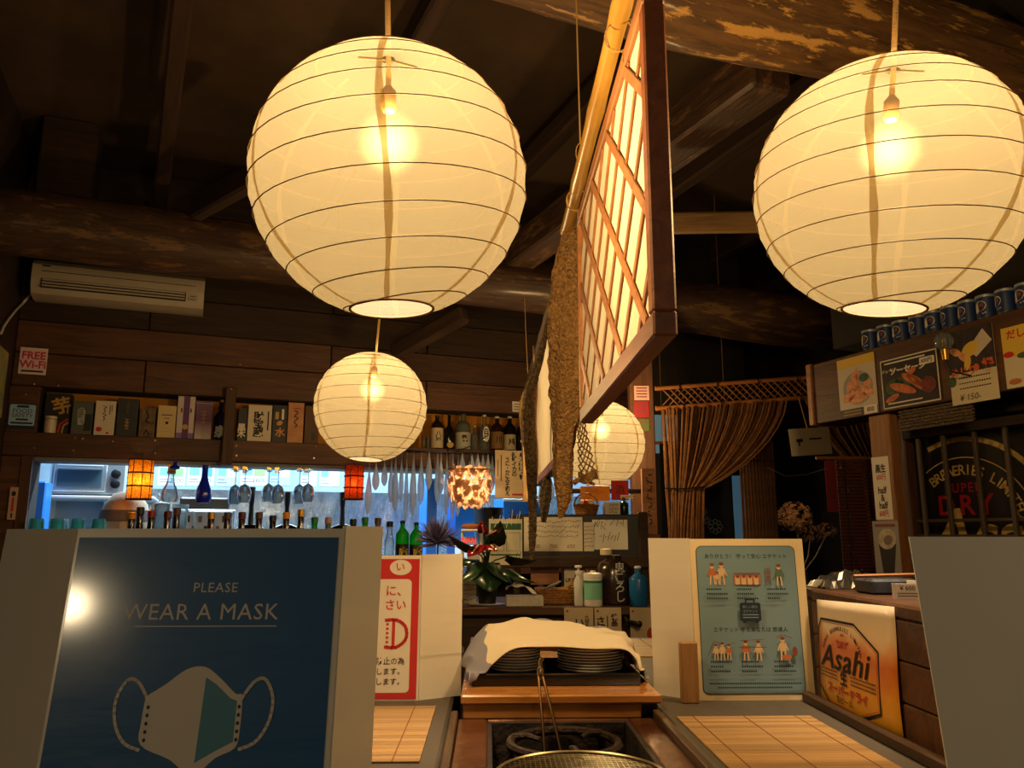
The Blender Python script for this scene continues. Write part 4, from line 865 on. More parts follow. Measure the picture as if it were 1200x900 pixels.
shelf_bottle(605, 617, 492, G_BLACK, C_BLACK, 'unlabelled black bottle at the end of the bottle row', None, neck=.2)
for (x, yt, lb) in ((496.5, 510, 'small ochre cup beside the brown bottle'), (501.5, 512, 'small grey cup close to the brown bottle')):
    s0, zt = BW.px(x, yt, .06); h = zt - Z_SH; tag(MB().lathe([(.010, 0), (.0135, .004), (.014, h), (.012, h), (.011, .006), (0, .006)], 14).build('sake_cup', B_TAN if x < 500 else B_GG, loc=BW.w(s0, .06, Z_SH), rz=BW.a, smooth=40), lb, 'cup', 'cups on the shelf')
for xx, lb, nm in ((526, (.14, .026), 'round_label'), (567.5, (.52, .03), 'oval_label')):
    s0 = BW.px(xx, 515, .10)[0]
    for o in D.objects:
        if o.get('label', '').startswith('slim black wine' if xx < 550 else 'clear bottle with an oval'):
            hh = .25; S = Sheet(-.036 if xx < 550 else -.042); S.ell(nm, mat('gold label', (196, 164, 92)) if xx < 550 else P_WHITE, 0, .035 if xx < 550 else .12, .024, .022 if xx < 550 else .055); 
            if xx > 550: S.text('calligraphy', P_BLACK, '白波', 0, .12, .042, bold=.03, vert=True)
            S.build(o)
# strip of reflective shelf edge and a small note on the niche wall
wallsign('paper_note', 'small square paper note on the plank above the bottle row', 'note', 600, 613, 471, 483, .008, lambda S, w, h: [S.rect('small_print', P_BLACK, w * .15, w * .85, h * (.2 + .25 * i), h * (.28 + .25 * i)) for i in range(3)], P_WHITE, th=.010)
# hand-written squid poster below the bottles
def d(S, w, h):
    S.ell('lettering', P_BLACK, w * .84, h * .68, w * .07, h * .29); S.text('lettering', P_WHITE, 'おすすめ', w * .84, h * .68, h * .12, vert=True, bold=.02)
    S.text('lettering', P_BLACK, '新鮮イカの', w * .62, h * .70, h * .125, vert=True, bold=.03); S.text('lettering', P_BLACK, 'うに・かにみそ和え', w * .40, h * .45, h * .11, vert=True, bold=.035)
    S.rect('small_print', P_BLACK, w * .18, w * .21, h * .35, h * .9); S.rect('small_print', P_BLACK, w * .08, w * .10, h * .45, h * .8); S.rect('small_print', P_RED, w * .55, w * .9, h * .06, h * .10)
wallsign('handwritten_poster', 'handwritten paper poster of black brush writing hanging below the bottle shelf', 'poster', 580, 616, 528, 584, -.1285, d, mat('ivory poster paper', (206, 184, 146), rough=.7, var=.05), th=.001)

# ================================================================== inside the pass-through
LEDGE = .86
led = solid('pass_ledge', M_PLANK, (-2.74, OPEN_R, -.22, .35, LEDGE - .05, LEDGE), frame=BW)
def ktop(x, y, n): return BW.px(x, y, n)[1]
M_STEEL = mat('brushed steel', (186, 194, 200), rough=.35, metal=.6, bump=.03, bscale=80)
kc = solid('kitchen_bench', M_STEEL, (S_L - .28, 2.2, .75, 1.745, .84, .88), frame=BW); kc['kind'] = 'structure'
# steel splash sheet and notices on the rear kitchen wall
sp0 = BW.px(140, 600, 1.73)[0]
o = MB().box(sp0, 2.2, 1.735, 1.749, .89, BW.px(250, 574, 1.73)[1]).build('splash_sheet', M_KW, loc=BW.o, rz=BW.a); o['kind'] = 'structure'
def note(label, x0, x1, y0, y1, c, num=None, extra=None, n=1.7495):
    def d(S, w, h):
        if extra: S.rect('printed_photo', mat('print ' + str(extra), extra, rough=.5), w * .5, w * .92, h * .45, h * .9)
        S.rect('printed_photo', mat('pale blue print', (120, 170, 210), rough=.5), w * .06, w * .44, h * .5, h * .9)
        if num: S.text('lettering', P_BLACK, num, w * .7, h * .25, h * .32)
        S.rect('small_print', mat('grey ink', (120, 124, 130)), w * .06, w * .5, h * .15, h * .2); S.rect('small_print', mat('grey ink', (120, 124, 130)), w * .06, w * .4, h * .3, h * .35)
    wallsign('price_notice', label, 'notice', x0, x1, y0, y1, n, d, mat('notice %s' % (c,), c, rough=.6), th=.002)
note('white price notice with a green picture on the kitchen wall', 184, 218, 546, 569, (220, 226, 232), '2600', (140, 190, 120)); note('white price notice with a blue picture behind the cobalt bottle', 219, 252, 546, 569, (226, 230, 230), '500', (90, 150, 210))
note('grey-green price notice on the kitchen wall', 253, 280, 546, 570, (176, 190, 180), None, (200, 210, 200)); note('white price notice behind the hanging wine glasses', 281, 314, 545, 569, (226, 230, 236), '1600', (150, 200, 120)); note('pale blue price notice at the end of the notice row', 315, 341, 546, 569, (170, 206, 236), None, (230, 236, 240))
for k, (x0, x1) in enumerate(((352, 372), (374, 398))): note(('ivory sheet hung by the red wicker lamp', 'pale sheet hung behind the red wicker lamp')[k], x0, x1, 545 + k * 4, 570, (206, 208, 196), None, (190, 200, 200))
# toaster oven on its rack
tn = 1.15; s0, s1 = bwspan(58, 148, 560, tn); zb = ktop(100, 581, tn); zt = ktop(100, 541, tn); w_, h_ = s1 - s0, zt - zb
rk = thing('rack_shelf', 'white wall rack carrying the toaster oven', 'rack', BW.w(s0 - .15, tn - .03, zb - .020), BW.a); bx('rack_board', M_WHITE, rk, 0, w_ + .35, 0, .63, 0, .02); bx('bracket', M_WHITE, rk, .1, .12, .25, .63, -.15, 0); bx('bracket', M_WHITE, rk, w_, w_ + .02, .25, .63, -.15, 0)
to = thing('toaster_oven', 'steel toaster oven with two round knobs on the kitchen rack', 'toaster oven', BW.w(s0, tn, zb), BW.a)
bx('oven_body', M_STEEL, to, 0, w_, 0, .3, .008, h_, c=.012); dfr = bx('door_frame', M_STEEL, to, w_ * .05, w_ * .74, -.012, 0, h_ * .12, h_ * .93, c=.006)
bx('door_glass', mat('dark oven glass', (84, 108, 118), rough=.08, coat=.6), dfr, w_ * .10, w_ * .68, -.015, -.012, h_ * .25, h_ * .78, c=.002)
MB().tube([(w_ * .10, -.03, h_ * .86), (w_ * .69, -.03, h_ * .86)], .010, 10).build('door_handle', M_STEEL, dfr, smooth=True)
for q in (.66, .36): MB().lathe([(.032, 0), (.032, .018), (.026, .022)], 18, (w_ * .86, -.0, h_ * q), m=mx(rx=PI / 2)).build('knob', M_BLACK, to, smooth=35)
for q in (.06, .94): bx('foot', M_BLACK, to, w_ * q - .012, w_ * q + .012, .03, .06, 0, .008)
# blue crate and wrapped goods beside it
s0, s1 = bwspan(22, 58, 570, .95); zb = ktop(40, 588, .95); tag(MB().cbox(s0, s1, .84, 1.08, .88, ktop(40, 563, .95) - .01, .01).build('blue_crate', mat('blue plastic', (40, 120, 210), rough=.4), loc=BW.o, rz=BW.a), 'blue plastic crate on the kitchen bench under the toaster rack', 'crate')
# keypad microwave
s0, s1 = bwspan(206, 276, 600, .80); zt = ktop(240, 597, .8); mw = thing('microwave', 'steel appliance with a keypad below the cobalt bottle', 'microwave', BW.w(s0, .80, .88), BW.a); w_ = s1 - s0; h_ = zt - .88
bx('casing', M_STEEL, mw, 0, w_, 0, .3, 0, h_, c=.006); bx('keypad_panel', mat('panel white', (200, 214, 222), rough=.4), mw, w_ * .04, w_ * .96, -.006, 0, h_ * .45, h_ * .96, c=.002)
for i in range(9): bx('key', M_BLACK if i % 3 else M_GREYB, mw, w_ * (.08 + i * .10), w_ * (.14 + i * .10), -.010, -.006, h_ * (.55 + .2 * (i % 2)), h_ * (.68 + .2 * (i % 2)), c=.001)
bx('top_lid', mat('dark grey lid', (60, 66, 70), rough=.4), mw, w_ * .05, w_ * .9, .04, .26, h_, ktop(240, 583, .85) - .88, c=.01)
# covered pot with a striped cloth
c0 = BW.px(147, 600, .45); zt = ktop(147, 577, .45); pot = thing('covered_pot', 'pot on the pass ledge covered by a beige cloth with a grey stripe', 'pot', BW.w(BW.px(147, 600, .20)[0], .20, LEDGE), BW.a)
hh = zt - LEDGE; MB().lathe([(.13, 0), (.14, .01), (.14, hh * .5), (0, hh * .5)], 24).build('pot_body', M_STEEL, pot, smooth=40)
MB().lathe([(.160, hh * .36), (.152, hh * .50), (.14, hh * .66), (.12, hh * .82), (.075, hh * .95), (0, hh)], 24, caps=False).build('cloth_cover', mat('beige cloth', (206, 190, 164), rough=.9, bump=.3, bscale=14), pot, smooth=60)
MB().lathe([(.1485, hh * .60), (.135, hh * .745)], 24, caps=False).build('grey_stripe', mat('grey cloth', (104, 98, 96), rough=.9), pot, smooth=60)
# teal tumblers upside down, clear glasses behind
G_TEAL = glass('teal glass', (130, 226, 224), tint=.95, haze=.35)
def tumbler(x, yt, n, r, gm, label, base=LEDGE, grp='tumblers on the pass ledge', nm='tumbler'):
    s_, zt = BW.px(x, yt, n); h = zt - base
    hh = min(h, .17); o = tag(MB().lathe([(r, 0), (r * .98, .005), (r * .72, hh - .006), (r * .66, hh), (0, hh), (0, hh - .012), (r * .62, hh - .014), (r * .93, 0)], 18).build(nm, gm, loc=BW.w(s_, n, zt - hh), rz=BW.a, smooth=40), label, 'glass', grp); return o, zt - hh
zs = []
for x, yt in ((44, 605), (68, 606), (92, 604), (116, 608)): zs.append(tumbler(x, yt, -.06, .050, G_TEAL, 'teal glass tumbler turned upside down on the drying shelf')[1])
for x, yt, lb in ((47.5, 588, 'clear tumbler standing at the kitchen jamb'), (77, 585, 'clear tall glass behind the teal tumblers'), (96, 584, 'second clear tall glass behind the teal tumblers')): zs.append(tumbler(x, yt, .13, .037, G_CLEAR, lb)[1])
dr = thing('drying_shelf', 'steel drying shelf on the pass ledge carrying upside-down tumblers', 'shelf', BW.w(-2.732, -.14, LEDGE), BW.a); zq = min(zs) - LEDGE
bx('tray_top', M_STEEL, dr, 0, .42, 0, .14, zq - .012, zq); bx('tray_top', M_STEEL, dr, 0, .295, .1402, .33, zq - .012, zq)
for q in ((.02, .02), (.39, .02), (.02, .30), (.265, .30), (.39, .11)): bx('leg', M_STEEL, dr, q[0], q[0] + .02, q[1], q[1] + .02, 0, zq - .012)
for o in D.objects:
    if o.name.startswith('tumbler'): o.location.z = LEDGE + zq
# pitcher and jug
for x, lb in ((190, 'clear glass jug with a metal lid'), (212, 'clear glass jug with a curved handle')):
    s_, zt = BW.px(x, 591, .09); j = thing('jug', lb + ' on the pass ledge', 'jug', BW.w(s_, .09, LEDGE), BW.a, 'jugs on the pass ledge'); h = zt - LEDGE
    MB().lathe([(.042, 0), (.045, .004), (.045, h - .02), (.048, h), (.044, h), (.041, .008), (0, .008)], 20).build('glass_body', G_CLEAR, j, smooth=40)
    if x > 200: MB().tube([(.045, 0, h * .9), (.078, 0, h * .88), (.088, 0, h * .7), (.075, 0, h * .52), (.045, 0, h * .46)], .006, 8).build('handle', G_CLEAR, j, smooth=True)
    else: MB().lathe([(.047, h), (.047, h + .006), (.02, h + .012), (.008, h + .02)], 16).build('lid', M_STEEL, j, smooth=35)
# bottles along the ledge: only their necks show over the notice
caps = {'orange': C_OR, 'black': C_BLACK, 'red': C_RED, 'dark red': mat('dark red cap', (90, 20, 22), rough=.4), 'gold': C_GOLD, 'green': mat('green cap', (40, 110, 50), rough=.4), 'brown': mat('brown cap', (90, 56, 36), rough=.4), 'pink': mat('dull pink cap', (180, 140, 130), rough=.4)}
row = ((155, 600, 'orange', G_BROWN, 'beside the covered pot'), (165, 594, 'black', G_BLACK, 'before the covered pot'), (178, 598, 'red', G_BLACK, 'next to the jugs'), (197, 599, 'dark red', G_BROWN, 'before the lidded jug'), (208, 595, 'brown', G_BLACK, 'before the handled jug'), (248, 600, 'gold', G_BROWN, 'below the cobalt bottle'), (267, 600, 'brown', G_BROWN, 'by the keypad appliance'), (284, 600, 'dark red', G_BROWN, 'below the wine glasses'), (304, 600, 'brown', G_BLACK, 'between two frying pans'), (320, 604, 'black', G_BLACK, 'with a wide cap'), (336, 600, 'orange', G_BROWN, 'before the middle frying pan'), (353, 597, 'gold', G_BLACK, 'with a black neck'), (369, 606, 'green', G_GREEN, 'below the red wicker lamp'), (385, 606, 'pink', G_GREY, 'of grey glass'), (414, 608, 'black', G_BLACK, 'beside the long-handled pan'), (428, 606, 'green', G_GREEN, 'of bright green glass'), (443, 607, 'brown', G_GREY, 'with grey shoulders'), (457, 611, 'black', G_CLEAR, 'of clear glass'))
for x, yt, c, g, where in row:
    n_ = -.06 if x in (165, 208, 177) else -.14; s_, zt = BW.px(x, yt, n_); bottle(BW.w(s_, n_, LEDGE), BW.a, zt - LEDGE, .031, g, caps[c], 'bottle with %s cap %s' % (c, where), None, group='bottles along the pass ledge', neck=.30, nk=.6, cap=.12)
for x, lb in ((472, 'bright green sake bottle with a yellow-black label'), (488, 'bright green sake bottle next to the purple flower head')):
    s_, zt = BW.px(x, 610 if x < 480 else 612, -.16); b_ = bottle(BW.w(s_, -.16, LEDGE), BW.a, zt - LEDGE, .042, G_GREEN, caps['black'], lb, B_BLACK, group='green sake bottles', neck=.16, lab=(.04, .5), draw=lambda S, r, h: S.text('calligraphy', mat('yellow ink', (210, 180, 50)), '鷹', 0, h * .3, h * .22, bold=.04))
# frying pans hung behind the bottles
for x, y0, y1, lb in ((293, 571, 606, 'black frying pan with its handle up below the wine glasses'), (335, 577, 607, 'black frying pan with its handle up behind the brass-capped bottle'), (400, 577, 608, 'black frying pan with its handle up under the red wicker lamp')):
    n_ = .34 if x == 335 else .27; s_, z_ = BW.px(x, 616, n_); zt = ktop(x, y0, n_); zm = ktop(x, y1 - 5, n_); pn = thing('frying_pan', lb, 'pan', BW.w(s_, n_, LEDGE), BW.a, 'frying pans on the pass ledge')
    rr = min((zm - LEDGE) / 2, .135)
    MB().lathe([(0, 0), (rr * .8, 0), (rr, .035), (rr * .97, .035), (rr * .78, .005), (0, .005)], 28, (0, .0, rr), m=mx(rx=PI / 2)).build('pan_body', M_BLACK, pn, smooth=40)
    MB().tube([(0, -.03, rr * 1.95), (0, -.02, zm - LEDGE + .04), (0, -.015, (zt + zm) / 2 - LEDGE), (0, -.01, zt - LEDGE)], [.018, .014, .019, .021], 8).build('handle', M_BLACK, pn, smooth=True)
    MB().tube([(rr * .98 * math.cos(2 * PI * k / 28), -.036, rr + rr * .98 * math.sin(2 * PI * k / 28)) for k in range(28)], .004, 6, closed=True).build('rim', M_STEEL, pn, smooth=True)
# glass rack under the lintel with hanging glasses
gk = thing('glass_rack', 'row of small brass forks under the lintel for hanging glasses', 'rack', BW.w(0, 0, 0), BW.a); zl = Z_TR
def fork(s_, n, ztop, half):
    """two prongs under a foot or collar, hung from the lintel"""
    for q in (-1, 1): bx('prong', C_GOLD, gk, s_ + q * half - .002, s_ + q * half + .002, n - .03, .045, ztop - .005, ztop, c=.0005)
    bx('riser', C_GOLD, gk, s_ - half - .002, s_ + half + .002, .038, .045, ztop - .005, max(ztop, zl - .0215), c=.0005)
def hang_glass(x, yt, yb, n, label, big=1.0):
    s_, zt = BW.px(x, yt, n); zb = BW.px(x, yb, n)[1]; h = zt - zb; t = thing('wine_glass', label, 'glass', BW.w(s_, n, zb), BW.a, 'wine glasses hanging under the lintel'); fork(s_, n, zt - .0075, .012)
    MB().lathe([(.036, h), (.036, h - .003), (.005, h - .01), (.004, h * .55)], 20).build('foot_and_stem', G_CLEAR, t, smooth=40)
    MB().lathe([(.006, h * .56), (.028, h * .48), (.041, h * .32), (.041, h * .15), (.033, 0), (.031, 0), (.038, h * .15), (.038, h * .31), (.0, h * .52)], 22).build('bowl', G_CLEAR, t, smooth=40)
for x, yb, n, lb in ((277, 591, -.01, 'upside-down wine glass hanging behind its neighbour'), (288, 589, -.09, 'upside-down wine glass with wide bowl below the shelf post'), (316, 588, -.01, 'upside-down wine glass in the middle hook'), (327, 590, -.09, 'upside-down wine glass before the frying pan'), (352, 590, -.01, 'upside-down wine glass near the red wicker lamp'), (362, 588, -.09, 'upside-down wine glass nearest the red wicker lamp')): hang_glass(x, 550, yb, n, lb.replace('nearest', 'closest beside'))
def hang_bottle(x, yt, yb, gm, label, r=.03, n=-.03):
    s_, zt = BW.px(x, yt, n); zb = BW.px(x, yb, n)[1]; h = zt - zb; t = thing('hanging_flask', label, 'flask', BW.w(s_, n, zb), BW.a, 'flasks hanging under the lintel')
    MB().lathe([(0, 0), (r * .85, .004), (r, h * .12), (r * .95, h * .35), (r * .55, h * .56), (r * .38, h * .7), (r * .36, h)], 20).build('glass_body', gm, t, smooth=50)
    MB().tube([(r * .4 * math.cos(2 * PI * k / 14), r * .4 * math.sin(2 * PI * k / 14), h - .006) for k in range(14)], .004, 6, closed=True).build('collar', gm, t, smooth=True)
    fork(s_, n, zt - .009, r * .36 + .0035)
hang_bottle(241, 545, 590, G_BLUE, 'cobalt blue flask hanging upside down under the lintel', .046); hang_bottle(201, 552, 589, G_CLEAR, 'clear fluted flask hanging upside down beside the cobalt one', .05); hang_bottle(205.5, 541, 550.5, G_BLUE, 'short cobalt flask neck hanging above the clear fluted flask', .028, -.062)
# wicker cylinder lamps
def wicker(x0, x1, y0, y1, col, n, label, watts, ecol):
    s0, s1 = bwspan(x0, x1, 560, n); zb = BW.px((x0 + x1) / 2, y1, n)[1]; zt = BW.px((x0 + x1) / 2, y0, n)[1]; h = zt - zb; r = (s1 - s0) / 2
    t = thing('wicker_lamp', label, 'lamp', BW.w((s0 + s1) / 2, n, zb), BW.a, 'wicker cylinder lamps')
    m, nt, b = _new('wicker paper ' + label[:6]); N = nt.nodes; tl = N.new('ShaderNodeBsdfTranslucent'); wv = N.new('ShaderNodeTexVoronoi'); wv.inputs['Scale'].default_value = 75; tc = N.new('ShaderNodeTexCoord'); nt.links.new(tc.outputs['Object'], wv.inputs['Vector'])
    rp = N.new('ShaderNodeValToRGB'); nt.links.new(wv.outputs['Distance'], rp.inputs[0]); rp.color_ramp.elements[0].color = rgb(col); rp.color_ramp.elements[1].color = tuple(v * .25 for v in rgb(col)[:3]) + (1,); nt.links.new(rp.outputs[0], tl.inputs[0])
    tr = N.new('ShaderNodeBsdfTransparent'); tr.inputs[0].default_value = tuple(v * .5 for v in rgb(col)[:3]) + (1,); ad = N.new('ShaderNodeAddShader'); nt.links.new(tl.outputs[0], ad.inputs[0]); nt.links.new(tr.outputs[0], ad.inputs[1]); nt.links.new(ad.outputs[0], N['Material Output'].inputs[0])
    MB().lathe([(r, 0), (r, h)], 26, caps=False).build('shade', m, t, smooth=True)
    for q in (.02, .34, .66, .98): MB().tube([(r * 1.02 * math.cos(2 * PI * k / 26), r * 1.02 * math.sin(2 * PI * k / 26), h * q) for k in range(26)], .005, 6, closed=True).build('hoop', M_RIB2, t, smooth=True)
    for k in range(8): a = 2 * PI * k / 8 + .2; MB().tube([(r * 1.02 * math.cos(a), r * 1.02 * math.sin(a), 0), (r * 1.02 * math.cos(a), r * 1.02 * math.sin(a), h)], .0026, 5).build('cane', M_RIB2, t)
    zh = Z_TR + .03 - zb; MB().tube([(0, 0, h * .6), (0, 0, zh)], .004, 6).build('cord', M_RIB2, t); MB().tube([(0, -.004, zh), (0, -n - .0215, zh)], .004, 6).build('hanger_arm', M_RIB2, t); MB().tube([(-r * 1.02, 0, h * .98), (r * 1.02, 0, h * .98)], .003, 5).build('crossbar', M_RIB2, t); MB().ball((0, 0, h * .45), .02, .02, .028).build('bulb', M_BULB2, t, smooth=True)
    ld = D.lights.new('wicker_lamp_light', 'POINT'); ld.energy = watts; ld.color = ecol; ld.shadow_soft_size = .02; lo = D.objects.new('wicker_lamp_light', ld); COL.objects.link(lo); lo.parent = t; lo.location = (0, 0, h * .45)
M_RIB2 = mat('dark cane', (70, 42, 20), rough=.6); M_BULB2 = glow_mat('small bulb glow', (255, 224, 150), 120)
wicker(150, 179, 538, 586, (236, 140, 40), -.10, 'orange wicker cylinder lamp hanging by the toaster oven', 1.0, (1, .6, .22))
wicker(404, 426, 544, 586, (196, 70, 26), -.10, 'red-brown wicker cylinder lamp hanging under the round lantern', .5, (1, .42, .16))
# translucent icicle ornaments hung in a row
def ice_mat():
    m, nt, b = _new('frosted icicle'); b.inputs['Base Color'].default_value = rgb((214, 226, 232)); b.inputs['Roughness'].default_value = .25
    N = nt.nodes; tr = N.new('ShaderNodeBsdfTransparent'); tr.inputs[0].default_value = (.9, .95, 1, 1); tl = N.new('ShaderNodeBsdfTranslucent'); tl.inputs[0].default_value = (.8, .86, .9, 1)
    m1 = N.new('ShaderNodeMixShader'); m1.inputs[0].default_value = .5; nt.links.new(b.outputs[0], m1.inputs[1]); nt.links.new(tl.outputs[0], m1.inputs[2])
    m2 = N.new('ShaderNodeMixShader'); m2.inputs[0].default_value = .22; nt.links.new(m1.outputs[0], m2.inputs[1]); nt.links.new(tr.outputs[0], m2.inputs[2]); nt.links.new(m2.outputs[0], N['Material Output'].inputs[0]); return m
M_ICE = ice_mat(); rnd = random.Random(11)
ice = [(430, 546, 604), (441, 542, 575), (451, 541, 570), (459, 540, 590), (464, 536, 600), (471, 535, 588), (477, 534, 612), (485, 530, 605), (494, 533, 592), (503, 527, 574), (513, 530, 590), (517, 535, 580), (524, 532, 604), (531, 530, 610), (537, 535, 606), (542, 525, 560), (553, 527, 556), (560, 530, 560), (566, 528, 562), (572, 528, 568), (577, 530, 575), (634, 558, 598), (660, 560, 600), (668, 562, 590), (646, 560, 585)]
proto = None; ROD = (-.075, -.125); ZR = 1.60
front = {441, 464, 485, 503, 517, 531, 542, 560, 572, 634, 660}
ice = [((433, y0, y1) if x == 430 else (x, y0, y1)) for x, y0, y1 in ice]
spots = {}
for x, y0, y1 in ice: spots.setdefault(1 if x in front else 0, []).append(x)
for i, (x, y0, y1) in enumerate(ice):
    rw = 1 if x in front else 0; n = ROD[rw]; s_, zt = BW.px(x, y0, n); zt = min(zt, ZR); zb = BW.px(x, y1, n)[1]; h = zt - zb
    gap = min(abs(s_ - BW.px(q, y0, n)[0]) for q in spots[rw] if q != x)
    if proto is None:
        v = MB(); v.lathe([(.001, 1), (.003, .93), (.006, .84), (.012, .70), (.019, .52), (.022, .36), (.020, .20), (.011, .07), (.001, 0)], 9)
        proto = v.build('icicle_ornament', M_ICE, smooth=50); o = proto
    else: o = proto.copy(); COL.objects.link(o)
    k = min(rnd.uniform(.85, 1.2), gap * .5 / .0228, 1.1); o.scale = (k, k, h); o.location = BW.w(s_, n, zb); o.rotation_euler = (0, 0, rnd.random() * 6)
    tag(o, 'frosted clear icicle ornament hanging in the row below the bottle shelf', 'ornament', 'icicle ornaments')
    MB().tube([(0, 0, .995), (0, 0, 1 + (ZR - zt + .002) / h)], .0012 / k, 5).build('hanging_thread', M_ICE, o)
rail = thing('ornament_rail', 'pair of thin dark rods under the shelf from which the icicle ornaments hang', 'rod', BW.w(0, 0, 0), BW.a)
e0, e1 = BW.px(431, 540, -.10)[0], BW.px(700, 540, -.10)[0]
for n in ROD: MB().tube([(e0, n, ZR), (e1, n, ZR)], .004, 8).build('rod', M_BLACK, rail, smooth=True)
for s_ in (e0 + .004, e1 - .004): bx('bracket', M_BLACK, rail, s_ - .006, s_ + .006, -.132, -.021, ZR - .006, ZR + .006, c=.001)
# shell-chip lamp
s_, zc = BW.px(551, 570, -.33); sl = thing('shell_lamp', 'round glowing lamp of layered shell chips below the bottle shelf', 'lamp', BW.w(s_, -.33, zc), BW.a)
M_SHELL = mat('shell chip', (232, 196, 160), rough=.2, coat=.3)
nt = M_SHELL.node_tree; b = nt.nodes['Principled BSDF']; tl = nt.nodes.new('ShaderNodeBsdfTranslucent'); tl.inputs[0].default_value = (.55, .34, .2, 1); mxs = nt.nodes.new('ShaderNodeMixShader'); mxs.inputs[0].default_value = .7; nt.links.new(b.outputs[0], mxs.inputs[1]); nt.links.new(tl.outputs[0], mxs.inputs[2]); nt.links.new(mxs.outputs[0], nt.nodes['Material Output'].inputs[0])
rnd = random.Random(5); chips = MB()
for i in range(300):
    th = rnd.uniform(0, 2 * PI); zz_ = -.12 + .24 * ((i * .618) % 1); rr = .05 + .10 * math.sqrt(max(0, 1 - ((zz_ - .01) / .135) ** 2)); rr *= rnd.uniform(.8, 1); q = .013 + .008 * rnd.random(); m_ = mx((rr * math.cos(th), rr * math.sin(th), zz_), rz=th + PI / 2, rx=rnd.uniform(-.3, .3), ry=rnd.uniform(-.4, .4))
    chips.add([m_ @ Vector(p) for p in ((-q, 0, q), (q, 0, q), (q * 1.1, 0, -q * .3), (0, .002, -q * 1.6), (-q * 1.1, 0, -q * .3))], [(0, 1, 2, 3, 4)])
chips.build('shell_chips', M_SHELL, sl, kind='stuff'); MB().tube([(0.15 * math.cos(2 * PI * k / 28), .15 * math.sin(2 * PI * k / 28), .10) for k in range(28)], .004, 5, closed=True).build('hoop', C_GOLD, sl, smooth=True)
MB().tube([(0, 0, .0), (0, 0, 1.62 - zc)], .003, 6).build('cord', M_BLACK, sl); MB().tube([(0, -.004, 1.62 - zc), (0, .309, 1.62 - zc)], .004, 6).build('hanger_arm', M_BLACK, sl); MB().ball((0, 0, .0), .024).build('bulb', M_BULB2, sl, smooth=True); MB().tube([(-.15, 0, .10), (.15, 0, .10)], .003, 5).build('crossbar', C_GOLD, sl)
ld = D.lights.new('shell_lamp_light', 'POINT'); ld.energy = 4.5; ld.color = (1, .62, .34); ld.shadow_soft_size = .03; lo = D.objects.new('shell_lamp_light', ld); COL.objects.link(lo); lo.parent = sl
# dark bucket, blue baskets on the bench behind
s0, s1 = bwspan(560, 590, 590, .5); tag(MB().lathe([(.085, 0), (.115, .28), (.108, .28), (.08, .01), (0, .01)], 24).build('bucket', M_BLACK, loc=BW.w((s0 + s1) / 2, .55, .98), smooth=40), 'black bucket on the kitchen step behind the squid poster', 'bucket')
tag(MB().cbox(-.2, .2, -.15, .15, 0, .10, .004).build('step_box', M_WHITE, loc=BW.w((s0 + s1) / 2, .60, .88), rz=BW.a), 'white box under the black bucket', 'box')
for x0, x1, y0, lb in ((534, 557, 582, 'blue plastic basket behind the purple flower'), (590, 640, 585, 'blue plastic basket with goods behind the green notice'), (500, 512, 560, 'tall blue bottle crate behind the icicle ornaments')):
    s0, s1 = bwspan(x0, x1, 600, .9); zt = ktop((x0 + x1) / 2, y0, .9); t = thing('basket', lb, 'basket', BW.w(s0, .9, .88), BW.a, 'blue kitchen baskets'); mB = mat('blue plastic', (40, 120, 210), rough=.4); w_ = s1 - s0; h_ = zt - .88
    for b in ((0, w_, 0, .008), (0, w_, .222, .23), (0, .008, .008, .222), (w_ - .008, w_, .008, .222)): bx('basket_side', mB, t, *b, 0, h_, c=.002)
    bx('basket_bottom', mB, t, 0, w_, 0, .23, 0, .008, c=.002); bx('rim', M_WHITE, t, -.004, w_ + .004, -.006, .0, h_ - .02, h_, c=.002)
# ================================================================== lattice panel hung over the counter
PN = Frame(.232, 2.0, -PI / 2)                    # local x runs from the far end towards the seats
M_LAT = wood('reddish lattice wood', (146, 94, 56), (184, 126, 80), axis=0, scale=4, stretch=10, rough=.5, bump=.15)
M_FRM = wood('dark red frame wood', (104, 56, 34), (140, 82, 50), axis=0, scale=4, stretch=10, rough=.5, bump=.15)
M_SHOJI = mat('white shoji board', (226, 214, 190), rough=.85, var=.04)
M_BAM = mat('yellow bamboo', (178, 134, 58), rough=.35, var=.2, scale=6, stretch=(1, 6, 6), coat=.2)
def bamboo(mb, a, b, r, nodes=5):
    a, b = Vector(a), Vector(b); pts = []; rs = []
    for i in range(nodes * 6 + 1):
        t = i / (nodes * 6); pts.append(a.lerp(b, t)); rs.append(r * (1.14 if i % 6 == 0 else (1.03 if i % 6 in (1, 5) else 1)))
    return mb.tube(pts, rs, 14)
lp = thing('lattice_panel', 'reddish wooden diamond-lattice panel backed with white board hanging from bamboo', 'panel', PN.o, PN.a)
s0, s1, z0, z1 = .07, .955, 1.335, 1.875; tW = .036
bx('bottom_rail', M_FRM, lp, s0, s1, -.008, .026, z0, z0 + tW, c=.003); bx('top_rail', M_LAT, lp, s0, s1, -.008, .026, z1 - .03, z1, c=.003)
bx('stile', M_LAT, lp, s0, s0 + .022, -.008, .026, z0 + tW, z1 - .03, c=.003); bx('stile', M_FRM, lp, s1 - .03, s1, -.008, .026, z0 + tW, z1 - .03, c=.003)
MB().box(s0 + .02, s1 - .03, .0005, .004, z0 + tW - .005, z1 - .028).build('white_backing', M_SHOJI, lp)
